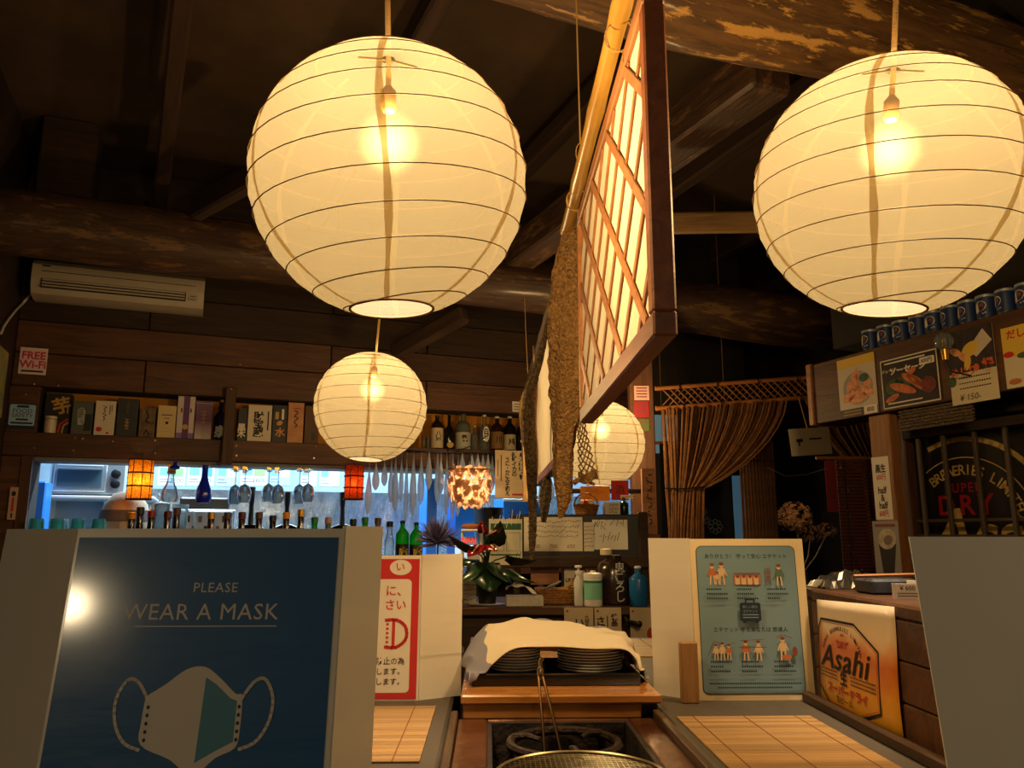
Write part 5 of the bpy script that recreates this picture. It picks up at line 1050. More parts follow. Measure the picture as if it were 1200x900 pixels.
def clip_slat(c, slope, wid, y0, y1, name):
    """a slat along z = c + slope*s, kept inside the frame"""
    a0, a1, b0, b1 = s0 + .022, s1 - .03, z0 + tW, z1 - .03; pts = []
    for s_ in (a0, a1):
        z_ = c + slope * s_
        if b0 <= z_ <= b1: pts.append((s_, z_))
    for z_ in (b0, b1):
        s_ = (z_ - c) / slope
        if a0 < s_ < a1: pts.append((s_, z_))
    if len(pts) < 2: return
    p, q = Vector(pts[0]), Vector(pts[1])
    if (q - p).length < .03: return
    d_ = (q - p).normalized(); nn = Vector((-d_.y, d_.x)) * wid / 2
    MB().prism([tuple(p - nn), tuple(q - nn), tuple(q + nn), tuple(p + nn)], y0, y1).build(name, M_LAT, lp)
for i in range(-2, 7): clip_slat(1.6 + .86 * (-.03 + i * .218), -.86, .018, -.006, -.0032, 'slat')
for i in range(-3, 9): clip_slat(1.6 - .80 * (.04 + i * .152), .80, .014, -.0032, -.0005, 'slat')
po = thing('bamboo_pole', 'thick yellow bamboo pole from which the lattice panel hangs', 'pole', PN.o, PN.a)
bamboo(MB(), (-.16, -.012, 1.925), (1.45, -.012, 1.955), .0165).build('culm', M_BAM, po, smooth=30)
for s_ in (.10, .78):
    MB().tube([(s_ + .026 * math.cos(a) * .3, -.012 + .024 * math.cos(a), 1.92 + .03 * math.sin(a) - .012) for a in [2 * PI * k / 16 for k in range(16)]], .0016, 5, closed=True).build('lashing', M_CORD, po, smooth=True)
    MB().tube([(s_, -.036, 1.91), (s_ + .005, -.03, 1.88), (s_ + .008, -.0085, 1.872), (s_ + .012, -.0085, 1.85)], .0014, 5).build('lashing', M_CORD, po)
a = at_y(680, 168, 1.96); tag(MB().tube([a, at_y(678, 100, 1.96), at_y(674, -40, 1.96), Vector((at_y(674, -40, 1.96).x, 1.96, 3.3))], .0022, 6).add(*(lambda m: (m.v, m.f))(MB().tube([a + Vector((.012 * math.sin(q), 0, -.028 + .028 * math.cos(q))) for q in [2 * PI * k / 14 for k in range(14)]], .0016, 5, closed=True))).build('hanging_string', M_CORD, smooth=True), 'thin straw string tied in a loop round the thick yellow bamboo pole', 'string')
# second panel further along
PD = wood('dark frame wood', (58, 34, 22), (84, 52, 34), axis=0)
l2 = thing('cloth_panel', 'plain white cloth panel in a dark frame hanging behind the netting', 'panel', (.232, 3.72, 0), -PI / 2)
bx('bottom_rail', M_FRM, l2, 0, 1.22, -.015, .015, 1.285, 1.32, c=.003); bx('top_rail', PD, l2, 0, 1.22, -.015, .015, 1.83, 1.86, c=.003); bx('stile', M_FRM, l2, 0, .03, -.015, .015, 1.32, 1.83, c=.003); bx('stile', PD, l2, 1.19, 1.22, -.015, .015, 1.32, 1.83, c=.003)
MB().grid(lambda u, v: (.03 + u * 1.16, -.004 + .004 * math.sin(v * 9 + u * 14), 1.32 + v * .51), 24, 8).build('white_cloth', M_SHOJI, l2, smooth=True)
p2 = thing('bamboo_pole', 'dark weathered bamboo pole carrying the cloth panel', 'pole', (.222, 4.42, 0), -PI / 2)
bamboo(MB(), (0, 0, 1.895), (2.0, .012, 1.90), .018, 7).build('culm', mat('weathered bamboo', (84, 68, 46), rough=.5, var=.3, scale=8), p2, smooth=30)
MB().tube([(.9, -.02, 1.91), (.95, -.022, 1.86), (.93, -.016, 1.80)], .003, 5).build('lashing', M_CORD, p2)
tag(MB().tube([Vector((.222, 4.40, 1.90)), Vector((.21, 4.42, 2.2)), Vector((.205, 4.45, 2.424))], .002, 5).build('hanging_string', M_CORD), 'thin straight string holding up the weathered bamboo pole', 'string')
# fishing nets bunched on the pole ends
def net_mat(name, c1, c2):
    m = mat(name, c1, rough=.95, col2=c2, scale=90, bump=1.0, bscale=140); m.node_tree.nodes['Bump'].inputs['Distance'].default_value = .03; return m
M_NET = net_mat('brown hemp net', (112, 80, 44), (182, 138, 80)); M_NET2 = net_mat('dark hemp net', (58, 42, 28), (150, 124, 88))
def bunch(name, pts, Y, m, label, flat=.55, seed=1):
    """pts: (pixel x, pixel y, pixel width) down a hanging bundle at distance Y"""
    rnd = random.Random(seed); n = 20; v = []; f = []; N = 64; k = Y / F
    for i in range(N + 1):
        x, y, w_ = spline(pts, i / N); c = at_y(x, y, Y); r = max(w_, 1.5) * k / 2
        for q in range(n):
            a = 2 * PI * q / n; rr = r * (1 + .14 * math.sin(a * 5 + i * .11 + seed) + rnd.uniform(-.09, .09)); v.append((c.x + rr * math.cos(a), c.y + rr * math.sin(a) * flat, c.z + rnd.uniform(-.002, .002)))
    for i in range(N):
        for q in range(n): f.append((i * n + q, (i + 1) * n + q, (i + 1) * n + (q + 1) % n, i * n + (q + 1) % n))
    f.append(tuple(range(n))); f.append(tuple(N * n + q for q in range(n - 1, -1, -1)))
    t = thing(name, label, 'net', (0, 0, 0)); MB().add(v, f).build('net_bundle', m, t, smooth=70); return t
nt1 = bunch('fishing_net', [(668, 256, 9), (668, 270, 18), (667, 290, 27), (665, 330, 38), (666, 370, 45), (667, 410, 47), (667, 450, 44), (663, 490, 32), (660, 530, 23), (660, 565, 21), (660, 590, 14), (656, 607, 4)], 2.14, M_NET, 'bunched brown hemp fishing net hanging from the yellow bamboo pole')
mb = MB()
def npt(u, v):  # open mesh flap, wider at the foot
    x = 676 + u * (8 + 14 * v) + 2.5 * v; y = 492 + v * 72 + 3 * math.sin(u * 5); p = at_y(x, y, 2.13 - .03 * math.sin(PI * u)); return p
NU, NV = 6, 16
for j in range(NV):
    for i in range(NU):
        if (i + j) % 2 == 0: mb.tube([npt(i / NU, j / NV), npt((i + 1) / NU, (j + 1) / NV)], .0021, 5)
        else: mb.tube([npt((i + 1) / NU, j / NV), npt(i / NU, (j + 1) / NV)], .0021, 5)
for q in range(5): mb.tube([npt(i / 8, .86 + q * .032) for i in range(9)], .0030, 6)
mb.build('open_mesh', M_NET, nt1)
MB().tube([at_y(672, 470, 2.14), at_y(677, 486, 2.14), at_y(681, 494, 2.13)], [.006, .005, .004], 8).build('gather_cord', M_NET, nt1)
MB().tube([at_y(672, 566, 2.13), at_y(682, 560, 2.12), at_y(697, 568, 2.12)], [.008, .006, .004], 8).build('hem_rope', M_NET, nt1)
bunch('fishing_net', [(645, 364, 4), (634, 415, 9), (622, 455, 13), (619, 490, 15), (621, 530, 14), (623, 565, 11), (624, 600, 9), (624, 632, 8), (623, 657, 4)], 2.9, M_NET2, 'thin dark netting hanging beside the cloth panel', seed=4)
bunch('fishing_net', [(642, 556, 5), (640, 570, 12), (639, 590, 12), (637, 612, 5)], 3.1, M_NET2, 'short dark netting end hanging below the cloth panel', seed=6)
bunch('pale_driftwood', [(619, 450, 3), (613, 476, 9), (615, 520, 7), (616, 580, 7), (614, 588, 3)], 4.40, mat('pale driftwood', (176, 140, 92), rough=.8, var=.2, scale=30), 'pale driftwood stick hanging beside the thin dark netting', seed=9)['category'] = 'stick'

# ================================================================== back bar beyond the counter
BY = 3.1; BZ = .795
bb = thing('back_bar', 'dark wooden bar shelf holding the tissue box and plant pot', 'bar')
bx('bar_top', M_PLANK, bb, -.75, .80, BY, 3.62, BZ - .03, BZ); bx('bar_front', M_PLANKD, bb, -.72, .77, BY + .03, BY + .06, 0, BZ - .03)
for q in (-.72, .74): bx('bar_end', M_PLANKD, bb, q, q + .03, BY + .06, 3.6, 0, BZ - .03)
def slip(label, x0, x1, draw, y0=712, y1=752, Y=BY - .001):
    a = at_y(x0, y0, Y); b = at_y(x1, y1, Y); t = thing('paper_slip', label, 'paper', (a.x, Y, b.z), 0, 'paper slips pinned to the back bar'); w_, h_ = b.x - a.x, a.z - b.z
    MB().box(0, w_, 0, .001, 0, h_).build('sheet', mat('menu paper', (196, 176, 142), rough=.75, var=.05), t); MB().ball((.012, -.002, h_ - .012), .004).build('pin', mat('copper pin', (150, 80, 50), rough=.4, metal=.6), t); S = Sheet(0); draw(S, w_, h_); S.build(t)
slip('paper slip of brush writing pinned beside its twin on the back bar', 661, 696, lambda S, w, h: [S.text('calligraphy', P_BLACK, 'いわし', w * .52, h * .42, h * .24, vert=True, bold=.03), S.text('calligraphy', P_BLACK, '九州名物', w * .78, h * .60, h * .12, vert=True, bold=.02), S.rect('small_print', P_BLACK, w * .25, w * .28, h * .1, h * .5)], y1=760)
slip('wider paper slip of brush writing near the big dark jar', 696.5, 729, lambda S, w, h: [S.text('calligraphy', P_BLACK, 'さばの', w * .22, h * .46, h * .24, vert=True, bold=.03), S.text('calligraphy', P_BLACK, '絶品', w * .74, h * .68, h * .17, vert=True, bold=.05), S.rect('small_print', P_BLACK, w * .46, w * .5, h * .3, h * .8), S.rect('small_print', P_BLACK, w * .84, w * .88, h * .05, h * .35)], y1=760)
slip('plain paper slip with a red spot at the back bar end', 738, 772, lambda S, w, h: S.ell('red_print', P_RED, w * .75, h * .35, w * .16, h * .16), y1=760)
hk = thing('black_hook', 'black iron hook between the paper slips', 'hook', at_y(738, 731, BY - .02)); MB().tube([(-.012, .052, .02), (-.012, .02, .02), (-.008, 0, .01), (.03, -.01, 0)], .008, 8).build('hook_arm', M_BLACK, hk, smooth=True); MB().ball((.034, -.01, 0), .012).build('hook_knob', M_BLACK, hk, smooth=True)
# menu stand: a dark sloping board
ms = thing('menu_stand', 'dark wooden stand with sheets of handwritten menus', 'stand', (0, 3.48, BZ))
zA, zB = .945 - BZ, 1.152 - BZ
bx('stand_shelf', M_PLANKD, ms, -.02, .70, -.02, .10, zA - .02, zA + .028); bx('stand_board', M_BLACK, ms, .13, .68, .05, .065, zA + .02, zB, c=.004); bx('stand_leg', M_PLANKD, ms, -.01, .02, 0, .08, 0, zA - .02); bx('stand_leg', M_PLANKD, ms, .66, .69, 0, .08, 0, zA - .02)
bx('board_trim', M_PLANKD, ms, .66, .70, .03, .07, zA + .02, zB + .01)
def flat(root_label, x0, x1, y0, y1, Y, m, draw, nm='menu_sheet', cat='menu', rz=0, th=.002, group=None):
    a = at_y(x0, y0, Y); b = at_y(x1, y1, Y); t = thing(nm, root_label, cat, (a.x, Y, b.z), rz, group); w_, h_ = b.x - a.x, a.z - b.z
    MB().box(0, w_, 0, th, 0, h_).build('sheet', m, t); S = Sheet(0)
    if draw: draw(S, w_, h_); S.build(t)
    return t
P_MENU = mat('menu sheet paper', (214, 204, 184), rough=.7, var=.04)
def scribble(S, w, h, rows, seed, x0=.06, x1=.94, m=None, y0=.1, y1=.92):
    r_ = random.Random(seed)
    for i in range(rows):
        x = w * x0; yv = h * (y1 - (y1 - y0) * (i + .7) / rows)
        while x < w * x1: l_ = r_.uniform(.004, .012); S.line('handwriting_print', m or P_BLACK, [(x, yv + r_.uniform(0, .5) * h * .5 / rows), (x + l_, yv + r_.uniform(.1, .8) * h * .5 / rows)], .0022); x += l_ + .004
flat('wide handwritten menu sheet on the dark stand', 614, 683, 606, 646, 3.5285, P_MENU, lambda S, w, h: [scribble(S, w, h, 4, 2, y0=.35), *[S.text('price_print', mat('brown pen', (150, 90, 50)), t_, w * u, h * .14, h * .16) for t_, u in (('800', .2), ('700', .5), ('650', .8))]])
flat('narrow menu slip standing between two menu sheets', 684, 696, 612, 646, 3.5265, P_MENU, lambda S, w, h: scribble(S, w, h, 6, 3)); flat('whiteboard sheet with two lines of marker writing', 694, 736, 609, 644, 3.5285, mat('whiteboard', (226, 220, 204), rough=.3), lambda S, w, h: [scribble(S, w, h, 1, 4, y0=.7), scribble(S, w, h, 1, 5, x1=.35, y0=.5, y1=.72), scribble(S, w, h, 1, 6, x0=.2, x1=.75, y0=.15, y1=.45)])
def d(S, w, h):
    g = mat('green print', (42, 92, 62), rough=.6); S.rect('green_print', g, w * .05, w * .97, h * .76, h * .90); S.rect('green_print', g, w * .05, w * .95, h * .20, h * .235); scribble(S, w, h, 1, 8, y0=.92, y1=1.0); scribble(S, w, h, 1, 8, x0=.1, x1=.9, m=P_WHITE, y0=.77, y1=.88); S.line('cross_print', P_BLACK, [(w * .14, h * .40), (w * .34, h * .56)], .002); S.line('cross_print', P_BLACK, [(w * .14, h * .56), (w * .34, h * .40)], .002); S.line('cross_print', mat('grey ink', (120, 124, 130)), [(w * .07, h * .3), (w * .45, h * .3), (w * .45, h * .7), (w * .07, h * .7)], .0015, closed=True); S.line('cross_print', mat('grey ink', (120, 124, 130)), [(w * .53, h * .3), (w * .93, h * .3), (w * .93, h * .7), (w * .53, h * .7)], .0015, closed=True); scribble(S, w, h, 1, 9, x0=.7, y0=.02, y1=.12)
flat('green and white notice sheet propped behind the red flower', 573, 612, 608, 662, 3.4585, mat('notice paper', (206, 200, 176), rough=.7), d, nm='notice_sheet', cat='notice')
# potted anthurium
ap = thing('potted_anthurium', 'red anthurium in a dark pot on the back bar', 'plant', (at_y(571, 690, 3.2).x, 3.22, BZ))
MB().lathe([(.064, 0), (.070, .004), (.055, .006), (0, .006)], 24).build('saucer', M_WHITE, ap, smooth=40); MB().lathe([(.034, .006), (.048, .15), (.052, .16), (.046, .16), (.044, .15), (0, .15)], 20).build('pot', mat('dark green pot', (34, 44, 36), rough=.4), ap, smooth=40)
M_LEAF = mat('dark anthurium leaf', (38, 66, 38), rough=.35, var=.3, scale=20, coat=.3); M_SPA = mat('red spathe', (150, 16, 28), rough=.25, coat=.4)
def heart(L_, W_): return [(0, 0), (W_ * .32, -L_ * .12), (W_ * .52, L_ * .08), (W_ * .46, L_ * .4), (W_ * .2, L_ * .78), (0, L_), (-W_ * .2, L_ * .78), (-W_ * .46, L_ * .4), (-W_ * .52, L_ * .08), (-W_ * .32, -L_ * .12)]
def leafobj(name, base, tip, L_, W_, m, roll=0, stem=True):
    base, tip = Vector(base), Vector(tip); d_ = tip.normalized() if tip.length else Vector((0, 0, 1)); x_ = Vector((0, 0, 1)).cross(d_); x_ = x_.normalized() if x_.length > .05 else Vector((1, 0, 0)); n_ = x_.cross(d_); x_, n_ = x_ * math.cos(roll) + n_ * math.sin(roll), n_ * math.cos(roll) - x_ * math.sin(roll)
    o_ = heart(L_, W_); c = base + d_ * L_ * .35; v = [c] + [base + x_ * p[0] + d_ * p[1] + n_ * (.25 * abs(p[0]) - .15 * p[1] * p[1] / L_) for p in o_]
    n = len(o_); ob = MB().add(v, [(0, i + 1, (i + 1) % n + 1) for i in range(n)]).build(name, m, ap, smooth=80); ob.modifiers.new('s', 'SOLIDIFY').thickness = .001
    if stem: MB().tube([(0, 0, .15), (base.x * .4, base.y * .4, .15 + (base.z - .15) * .6), tuple(base)], .0028, 5).build('leaf_stem', M_LEAF, ap)
for b, t_, L_, W_, r_ in (((.03, -.05, .22), (.5, -.6, -.6), .11, .09, .2), ((-.05, -.04, .22), (-.5, -.5, -.6), .12, .09, 0), ((.0, -.07, .20), (.1, -.8, -.6), .12, .10, 0), ((.07, -.01, .25), (.9, -.3, -.1), .11, .09, .4), ((-.06, .02, .28), (-.8, -.2, .5), .10, .06, -.4), ((.02, .03, .30), (.2, -.4, .6), .10, .08, 0), ((-.02, -.02, .27), (-.3, -.8, .2), .10, .085, .1), ((.08, -.03, .20), (.8, -.5, -.4), .12, .09, 0), ((-.08, -.02, .24), (-.9, -.3, -.1), .10, .07, .3)): leafobj('leaf', (b[0] * 1.1, b[1], b[2] - .065), (t_[0], t_[1], t_[2] - .15), L_ * 1.1, W_ * 1.15, M_LEAF, r_)
for b, t_, L_ in (((.02, -.05, .29), (.7, -.4, .25), .07), ((-.02, -.06, .25), (-.4, -.7, -.6), .09), ((.0, -.04, .30), (-.2, -.6, .7), .055), ((.03, -.05, .25), (.3, -.8, -.5), .06)):
    b = (b[0] - .015, b[1] - .02, b[2] - .02); leafobj('spathe', b, t_, L_, L_ * .8, M_SPA); bv = Vector(b); tv = Vector(t_).normalized(); MB().tube([bv + Vector((0, -.006, 0)), bv + tv * L_ * .5 + Vector((0, -.012, .006))], [.004, .0025], 6).build('spadix', mat('pale spadix', (214, 170, 120), rough=.6), ap)
# tissue box, basket, bottles
x0 = at_y(593, 705, 3.14).x; x1 = at_y(637, 705, 3.14).x; tb = thing('tissue_box', 'low grey-white tissue box with a tissue pulled up', 'tissue box', (x0, 3.13, BZ)); w_ = x1 - x0
bx('carton', mat('patterned carton', (196, 186, 170), rough=.6, var=.15, scale=60), tb, 0, w_, 0, .09, 0, .038, c=.003)
MB().grid(lambda u, v: (.0 + w_ * .82 * u, .02 + .05 * v + .008 * math.sin(u * 8), .038 + .05 * math.sin(PI * min(1, u * .75 + .22)) * (1 - .5 * abs(v - .5)) + .006 * math.sin(u * 13 + v * 5)), 16, 6).build('tissue', mat('white tissue', (232, 222, 204), rough=.9), tb, smooth=60)
bk = thing('wicker_basket', 'low woven tan basket of cutlery on the back bar', 'basket', (at_y(629, 705, 3.23).x, 3.235, BZ)); w_ = at_y(675, 705, 3.23).x - at_y(629, 705, 3.23).x; M_WK = mat('tan wicker', (176, 124, 62), rough=.7, col2=(132, 86, 40), scale=70, bump=.7, bscale=120)
for i in range(6): 
    z_ = .006 + i * .0095
    MB().tube([(0, 0, z_), (w_, 0, z_), (w_, .10, z_), (0, .10, z_)], .0052, 6, closed=True).build('weave_course', M_WK, bk)
bx('basket_bottom', M_WK, bk, 0, w_, 0, .10, 0, .004, c=.001)
for i in range(5): MB().tube([(.01 + i * .008, .02 + i * .01, .045), (w_ * .35 + i * .012, .03 + i * .012, .068 + .004 * i)], .004, 6).build('spoon_handle', M_STEEL, bk)
for i in range(4): MB().tube([(w_ * .5 + i * .015, .03, .05), (w_ * .95, .05 + i * .01, .07 + .006 * i)], .005, 6).build('wooden_spoon', M_BAM, bk)
pb = thing('pump_bottle', 'white translucent pump bottle of sanitizer on the back bar', 'bottle', (at_y(678.5, 700, 3.16).x, 3.17, BZ)); MB().lathe([(.016, 0), (.0175, .004), (.0175, .095), (.010, .108), (.008, .118)], 16).build('bottle_body', mat('milky plastic', (206, 206, 200), rough=.35), pb, smooth=40); MB().lathe([(.012, .118), (.012, .13), (.005, .132), (.005, .142), (.014, .143), (.014, .152)], 14).build('pump_head', M_WHITE, pb, smooth=35); bx('nozzle', M_WHITE, pb, -.004, .004, -.03, 0, .144, .151, c=.001)
wc = thing('wipes_canister', 'white and green canister of wet wipes on the back bar', 'canister', (at_y(695.5, 700, 3.15).x, 3.16, BZ)); MB().lathe([(.034, 0), (.036, .004), (.036, .105), (.037, .106), (.037, .12), (.030, .124), (.010, .126), (.010, .132), (0, .132)], 24).build('canister_body', M_WHITE, wc, smooth=35)
MB().lathe([(.0365, .025), (.0365, .085)], 24, caps=False).build('green_label', mat('green label', (126, 190, 160), rough=.5), wc, smooth=True); MB().lathe([(.0367, .086), (.0367, .096)], 24, caps=False).build('dark_label', mat('teal band', (40, 120, 90), rough=.5), wc, smooth=True)
jr = thing('shochu_jar', 'big dark brown jar with white brush writing on the back bar', 'jar', (at_y(722, 700, 3.2).x, 3.24, BZ)); hj = at_y(722, 657, 3.2).z - BZ
MB().lathe([(.062, 0), (.068, .006), (.072, hj * .5), (.070, hj * .8), (.056, hj * .95), (.038, hj), (.030, hj * 1.04), (.030, hj * 1.12)], 26).build('jar_body', mat('brown black glaze', (46, 32, 24), rough=.25, coat=.4, var=.2), jr, smooth=40); MB().lathe([(.02, hj * 1.12), (.024, hj * 1.13), (.024, hj * 1.26), (.02, hj * 1.27)], 16, (-.03, 0, 0)).build('cap', C_WHITE, jr, smooth=35)
S = Sheet(0); rj = .0735; S.map = lambda u, v_, y: (rj * math.sin(u / rj), -rj * math.cos(u / rj) + y, v_); S.text('calligraphy', P_SILV, '鬼ころし', .012, hj * .5, hj * .27, vert=True, bold=.01); S.build(jr)
bb2 = bottle((at_y(757, 700, 3.0).x, 3.15, BZ), 0, .15, .035, mat('blue soap', (30, 100, 160), rough=.3), M_WHITE, 'blue soap bottle at the end of the back bar', None, group=None, neck=.2)
# under the stand
flat('small brown wooden plaque under the menu stand', 622, 655, 663, 685, 3.54, M_LAT, None, nm='plaque', cat='plaque', th=.01); 
flat('white plate with a red arc print behind the wet wipes', 661, 690, 661, 688, 3.5, P_MENU, lambda S, w, h: [S.ell('red_print', P_RED, w * .7, h * .45, w * .28, h * .42), S.ell('red_print', P_MENU, w * .72, h * .38, w * .22, h * .36), S.text('lettering', P_BLACK, 'LINE', w * .25, h * .3, h * .22, bold=.03)], nm='printed_plate', cat='plate')
cb = thing('folded_cloth', 'crumpled navy cloth lying behind the cutlery basket', 'cloth', (at_y(645, 690, 3.38).x, 3.395, BZ)); MB().grid(lambda u, v: (-.09 + .18 * u, -.04 + .08 * v, .0003 + .10 * math.sin(PI * u) * math.sin(PI * v) * (.7 + .3 * math.sin(u * 9))), 16, 8).build('cloth', mat('navy cloth', (38, 44, 84), rough=.9), cb, smooth=60)
# goods on top of the stand
tp = thing('stand_top_shelf', 'narrow dark shelf behind the menu stand', 'shelf', (0, 3.66, 0)); bx('shelf_board', M_PLANKD, tp, .10, .69, 0, .20, 1.135, 1.15); bx('shelf_post', M_PLANKD, tp, .12, .15, .1, .14, 0, 1.135); bx('shelf_post', M_PLANKD, tp, .65, .68, .1, .14, 0, 1.135)
wb = thing('wicker_basket', 'small round wicker basket with a handle on the shelf behind the menu stand', 'basket', (at_y(687, 603, 3.75).x, 3.75, 1.15))
for i in range(6): r_ = .045 + .012 * i / 5; MB().tube([(r_ * math.cos(2 * PI * k / 20), r_ * math.sin(2 * PI * k / 20), .005 + i * .009) for k in range(20)], .005, 6, closed=True).build('weave_course', M_WK, wb)
MB().lathe([(0, 0), (.045, 0), (.045, .004), (0, .004)], 20).build('basket_bottom', M_WK, wb); MB().tube([(.055 * math.cos(q), 0, .05 + .055 * math.sin(q)) for q in [PI * k / 12 for k in range(13)]], .004, 6).build('handle', M_WK, wb, smooth=True)
for i, c in enumerate((P_WHITE, P_RED, P_WHITE)): MB().ball((-.02 + i * .02, -.005 * i, .06), .016).build('wrapped_sweet', c, wb, smooth=True)
flat('white labelled box on the shelf behind the menu stand', 709, 727, 588, 604, 3.72, P_WHITE, lambda S, w, h: [S.rect('label_print', P_MENU, w * .25, w * .85, h * .2, h * .85), scribble(S, w, h, 3, 12, x0=.3, x1=.8)], nm='labelled_box', cat='box', th=.08).location.z = 1.15
s_ = at_y(733, 603, 3.72); bottle((s_.x, 3.76, 1.15), 0, .085, .022, mat('dark green glass', (20, 44, 30), rough=.15), C_BLACK, 'small dark green bottle on the shelf behind the menu stand', None, group=None, neck=.2)
flat('orange paper sign under the round lantern', 680, 715, 570, 587, 3.9032, mat('orange paper', (222, 140, 30), rough=.6), lambda S, w, h: scribble(S, w, h, 1, 20, x0=.2, x1=.8, m=P_RED, y0=.3, y1=.8), nm='paper_sign', cat='sign'); flat('red paper sign beside the orange one', 716, 737, 563, 586, 3.9032, mat('red paper', (170, 26, 28), rough=.6), lambda S, w, h: S.text('lettering', P_BLACK, '酒', w * .5, h * .5, h * .5), nm='paper_sign', cat='sign')
flat('tiny white price tag below the red paper sign', 727, 742, 580, 584.5, 3.9012, P_WHITE, lambda S, w, h: scribble(S, w, h, 1, 22), nm='price_tag', cat='tag')
hb = thing('sign_rail', 'dark rail carrying the orange and red paper signs', 'rail', (0, 3.905, 0)); bx('rail_bar', M_PLANKD, hb, .35, .82, 0, .02, 1.262, 1.287)
bx('rail_post', M_PLANKD, hb, .775, .80, 0, .02, 0, 1.262); bx('rail_post', M_PLANKD, hb, .355, .375, 0, .02, 0, 1.262)
# dried purple flower head, shelf with fish
fl = thing('dried_flower', 'purple spiky dried flower head on thin stems beside the green bottles', 'flower', (at_y(512, 650, 3.3).x, 3.32, BZ)); zc = at_y(513, 630, 3.3).z - BZ; M_PU = mat('purple spikes', (62, 50, 104), rough=.8, col2=(120, 116, 150), scale=40); rnd = random.Random(2)
mbs = MB()
for i in range(220):
    a = rnd.uniform(0, 2 * PI); e = rnd.uniform(-.25, 1.35); d_ = Vector((math.cos(a) * math.cos(e), math.sin(a) * math.cos(e), math.sin(e))); l_ = rnd.uniform(.075, .115); c = Vector((0, 0, zc - .02)); mbs.tube([c, c + d_ * l_ * .6, c + d_ * l_], [.0010, .0026, .0006], 5)
mbs.build('flower_spikes', M_PU, fl, kind='stuff'); MB().tube([(0, 0, .10), (.002, 0, zc - .02)], .0035, 6).build('stem', M_LEAF, fl); MB().lathe([(.026, 0), (.034, .05), (.02, .11), (.024, .125), (.02, .125), (.016, .11), (0, .02)], 18).build('vase', mat('smoky vase', (70, 74, 80), rough=.2, coat=.4), fl, smooth=40)
sf = thing('snack_shelf', 'small white shelf with a brown loaf behind the red flower', 'shelf', (at_y(540, 638, 3.42).x, 3.42, BZ)); zs_ = at_y(550, 620, 3.42).z - BZ; bx('shelf_board', M_WHITE, sf, 0, .092, 0, .12, zs_ - .012, zs_); bx('shelf_post', M_WHITE, sf, 0, .012, .02, .1, 0, zs_ - .012); bx('shelf_post', M_WHITE, sf, .080, .092, .02, .1, 0, zs_ - .012); 
tag(MB().ball((0, 0, .012), .044, .03, .012).build('loaf', mat('brown crust', (150, 86, 46), rough=.7, var=.2), loc=(at_y(552, 616, 3.47).x, 3.48, BZ + zs_), smooth=True), 'long brown loaf lying on the small white shelf', 'loaf')
flat('small glowing pink sign below the loaf shelf', 541, 558, 629, 638, 3.4385, mat('sign white', (200, 190, 196), rough=.5), lambda S, w, h: S.text('lettering', mat('neon red', (230, 50, 70), emit=1.2), 'NAN', w * .45, h * .5, h * .9, bold=.03, shear=.2), nm='small_sign', cat='sign')
flat('pale receipt sheet standing behind the plant pot', 543, 558, 680, 708, 3.3, P_MENU, lambda S, w, h: scribble(S, w, h, 4, 31), nm='receipt_sheet', cat='paper')

# ================================================================== menu board wall
mbd = thing('menu_board', 'long brown menu board box with a ledge for sake cups', 'menu board', RW.o, RW.a); ZA, ZB = 1.512, 1.762
MB().cbox(.195, 2.3, -.02, 0, ZA, ZB, .003).build('board', M_PLANK, mbd); bx('end_cap', M_LAT, mbd, .168, .195, -.028, .14, ZA - .004, ZB + .004, c=.003); bx('ledge', M_PLANK, mbd, .195, 2.3, 0, .14, ZB - .02, ZB); bx('bottom_board', M_PLANKD, mbd, .195, 2.3, 0, .14, ZA, ZA + .015)
M_CUPB = mat('blue cup label', (30, 50, 96), rough=.4); M_CUPW = mat('pale cup print', (196, 186, 160), rough=.5)
proto = None
for i, x in enumerate((1019, 1037.5, 1056, 1076.5, 1095, 1115.5, 1137, 1159, 1183, 1208, 1234)):
    n_ = .045; s_ = RW.px(x, 385, n_)[0]
    if proto is None:
        c = thing('sake_cup', '', 'cup'); r_, h_ = .0305, .086
        MB().lathe([(r_ * .9, 0), (r_, .006), (r_, h_), (r_ * .94, h_), (r_ * .93, .01), (0, .008)], 20).build('glass', G_CLEAR, c, smooth=35)
        MB().lathe([(r_ * 1.012, .014), (r_ * 1.012, .080)], 20, caps=False).build('blue_label', M_CUPB, c, smooth=True)
        MB().lathe([(r_ * 1.03, h_ - .004), (r_ * 1.03, h_ + .004), (r_ * .9, h_ + .006)], 20).build('metal_lid', M_STEEL, c, smooth=35)
        S = Sheet(0); S.map = lambda u, v_, y: (r_ * 1.03 * math.sin(u / r_), -r_ * 1.03 * math.cos(u / r_) + y, v_); S.ell('white_print', M_CUPW, -.003, .052, .020, .017, rot=.4); S.ell('white_print', M_CUPB, -.001, .055, .008, .008); S.ell('brown_print', M_BR, .002, .055, .006, .007); S.ell('white_print', M_CUPW, -.016, .040, .008, .010); S.ell('white_print', M_CUPW, .012, .028, .003, .002); S.ell('white_print', M_CUPW, .004, .026, .003, .002); S.build(c); proto = c
        for ch in list(c.children):
            if len(ch.data.vertices) > 30 and 'print' in ch.name: pass
    else: c = copy_tree(proto)
    c.location = RW.w(s_, n_, ZB); c.rotation_euler = (0, 0, RW.a + random.uniform(-.5, .3)); tag(c, 'blue-labelled glass sake cup standing on the menu board ledge', 'cup', 'sake cups on the menu board')
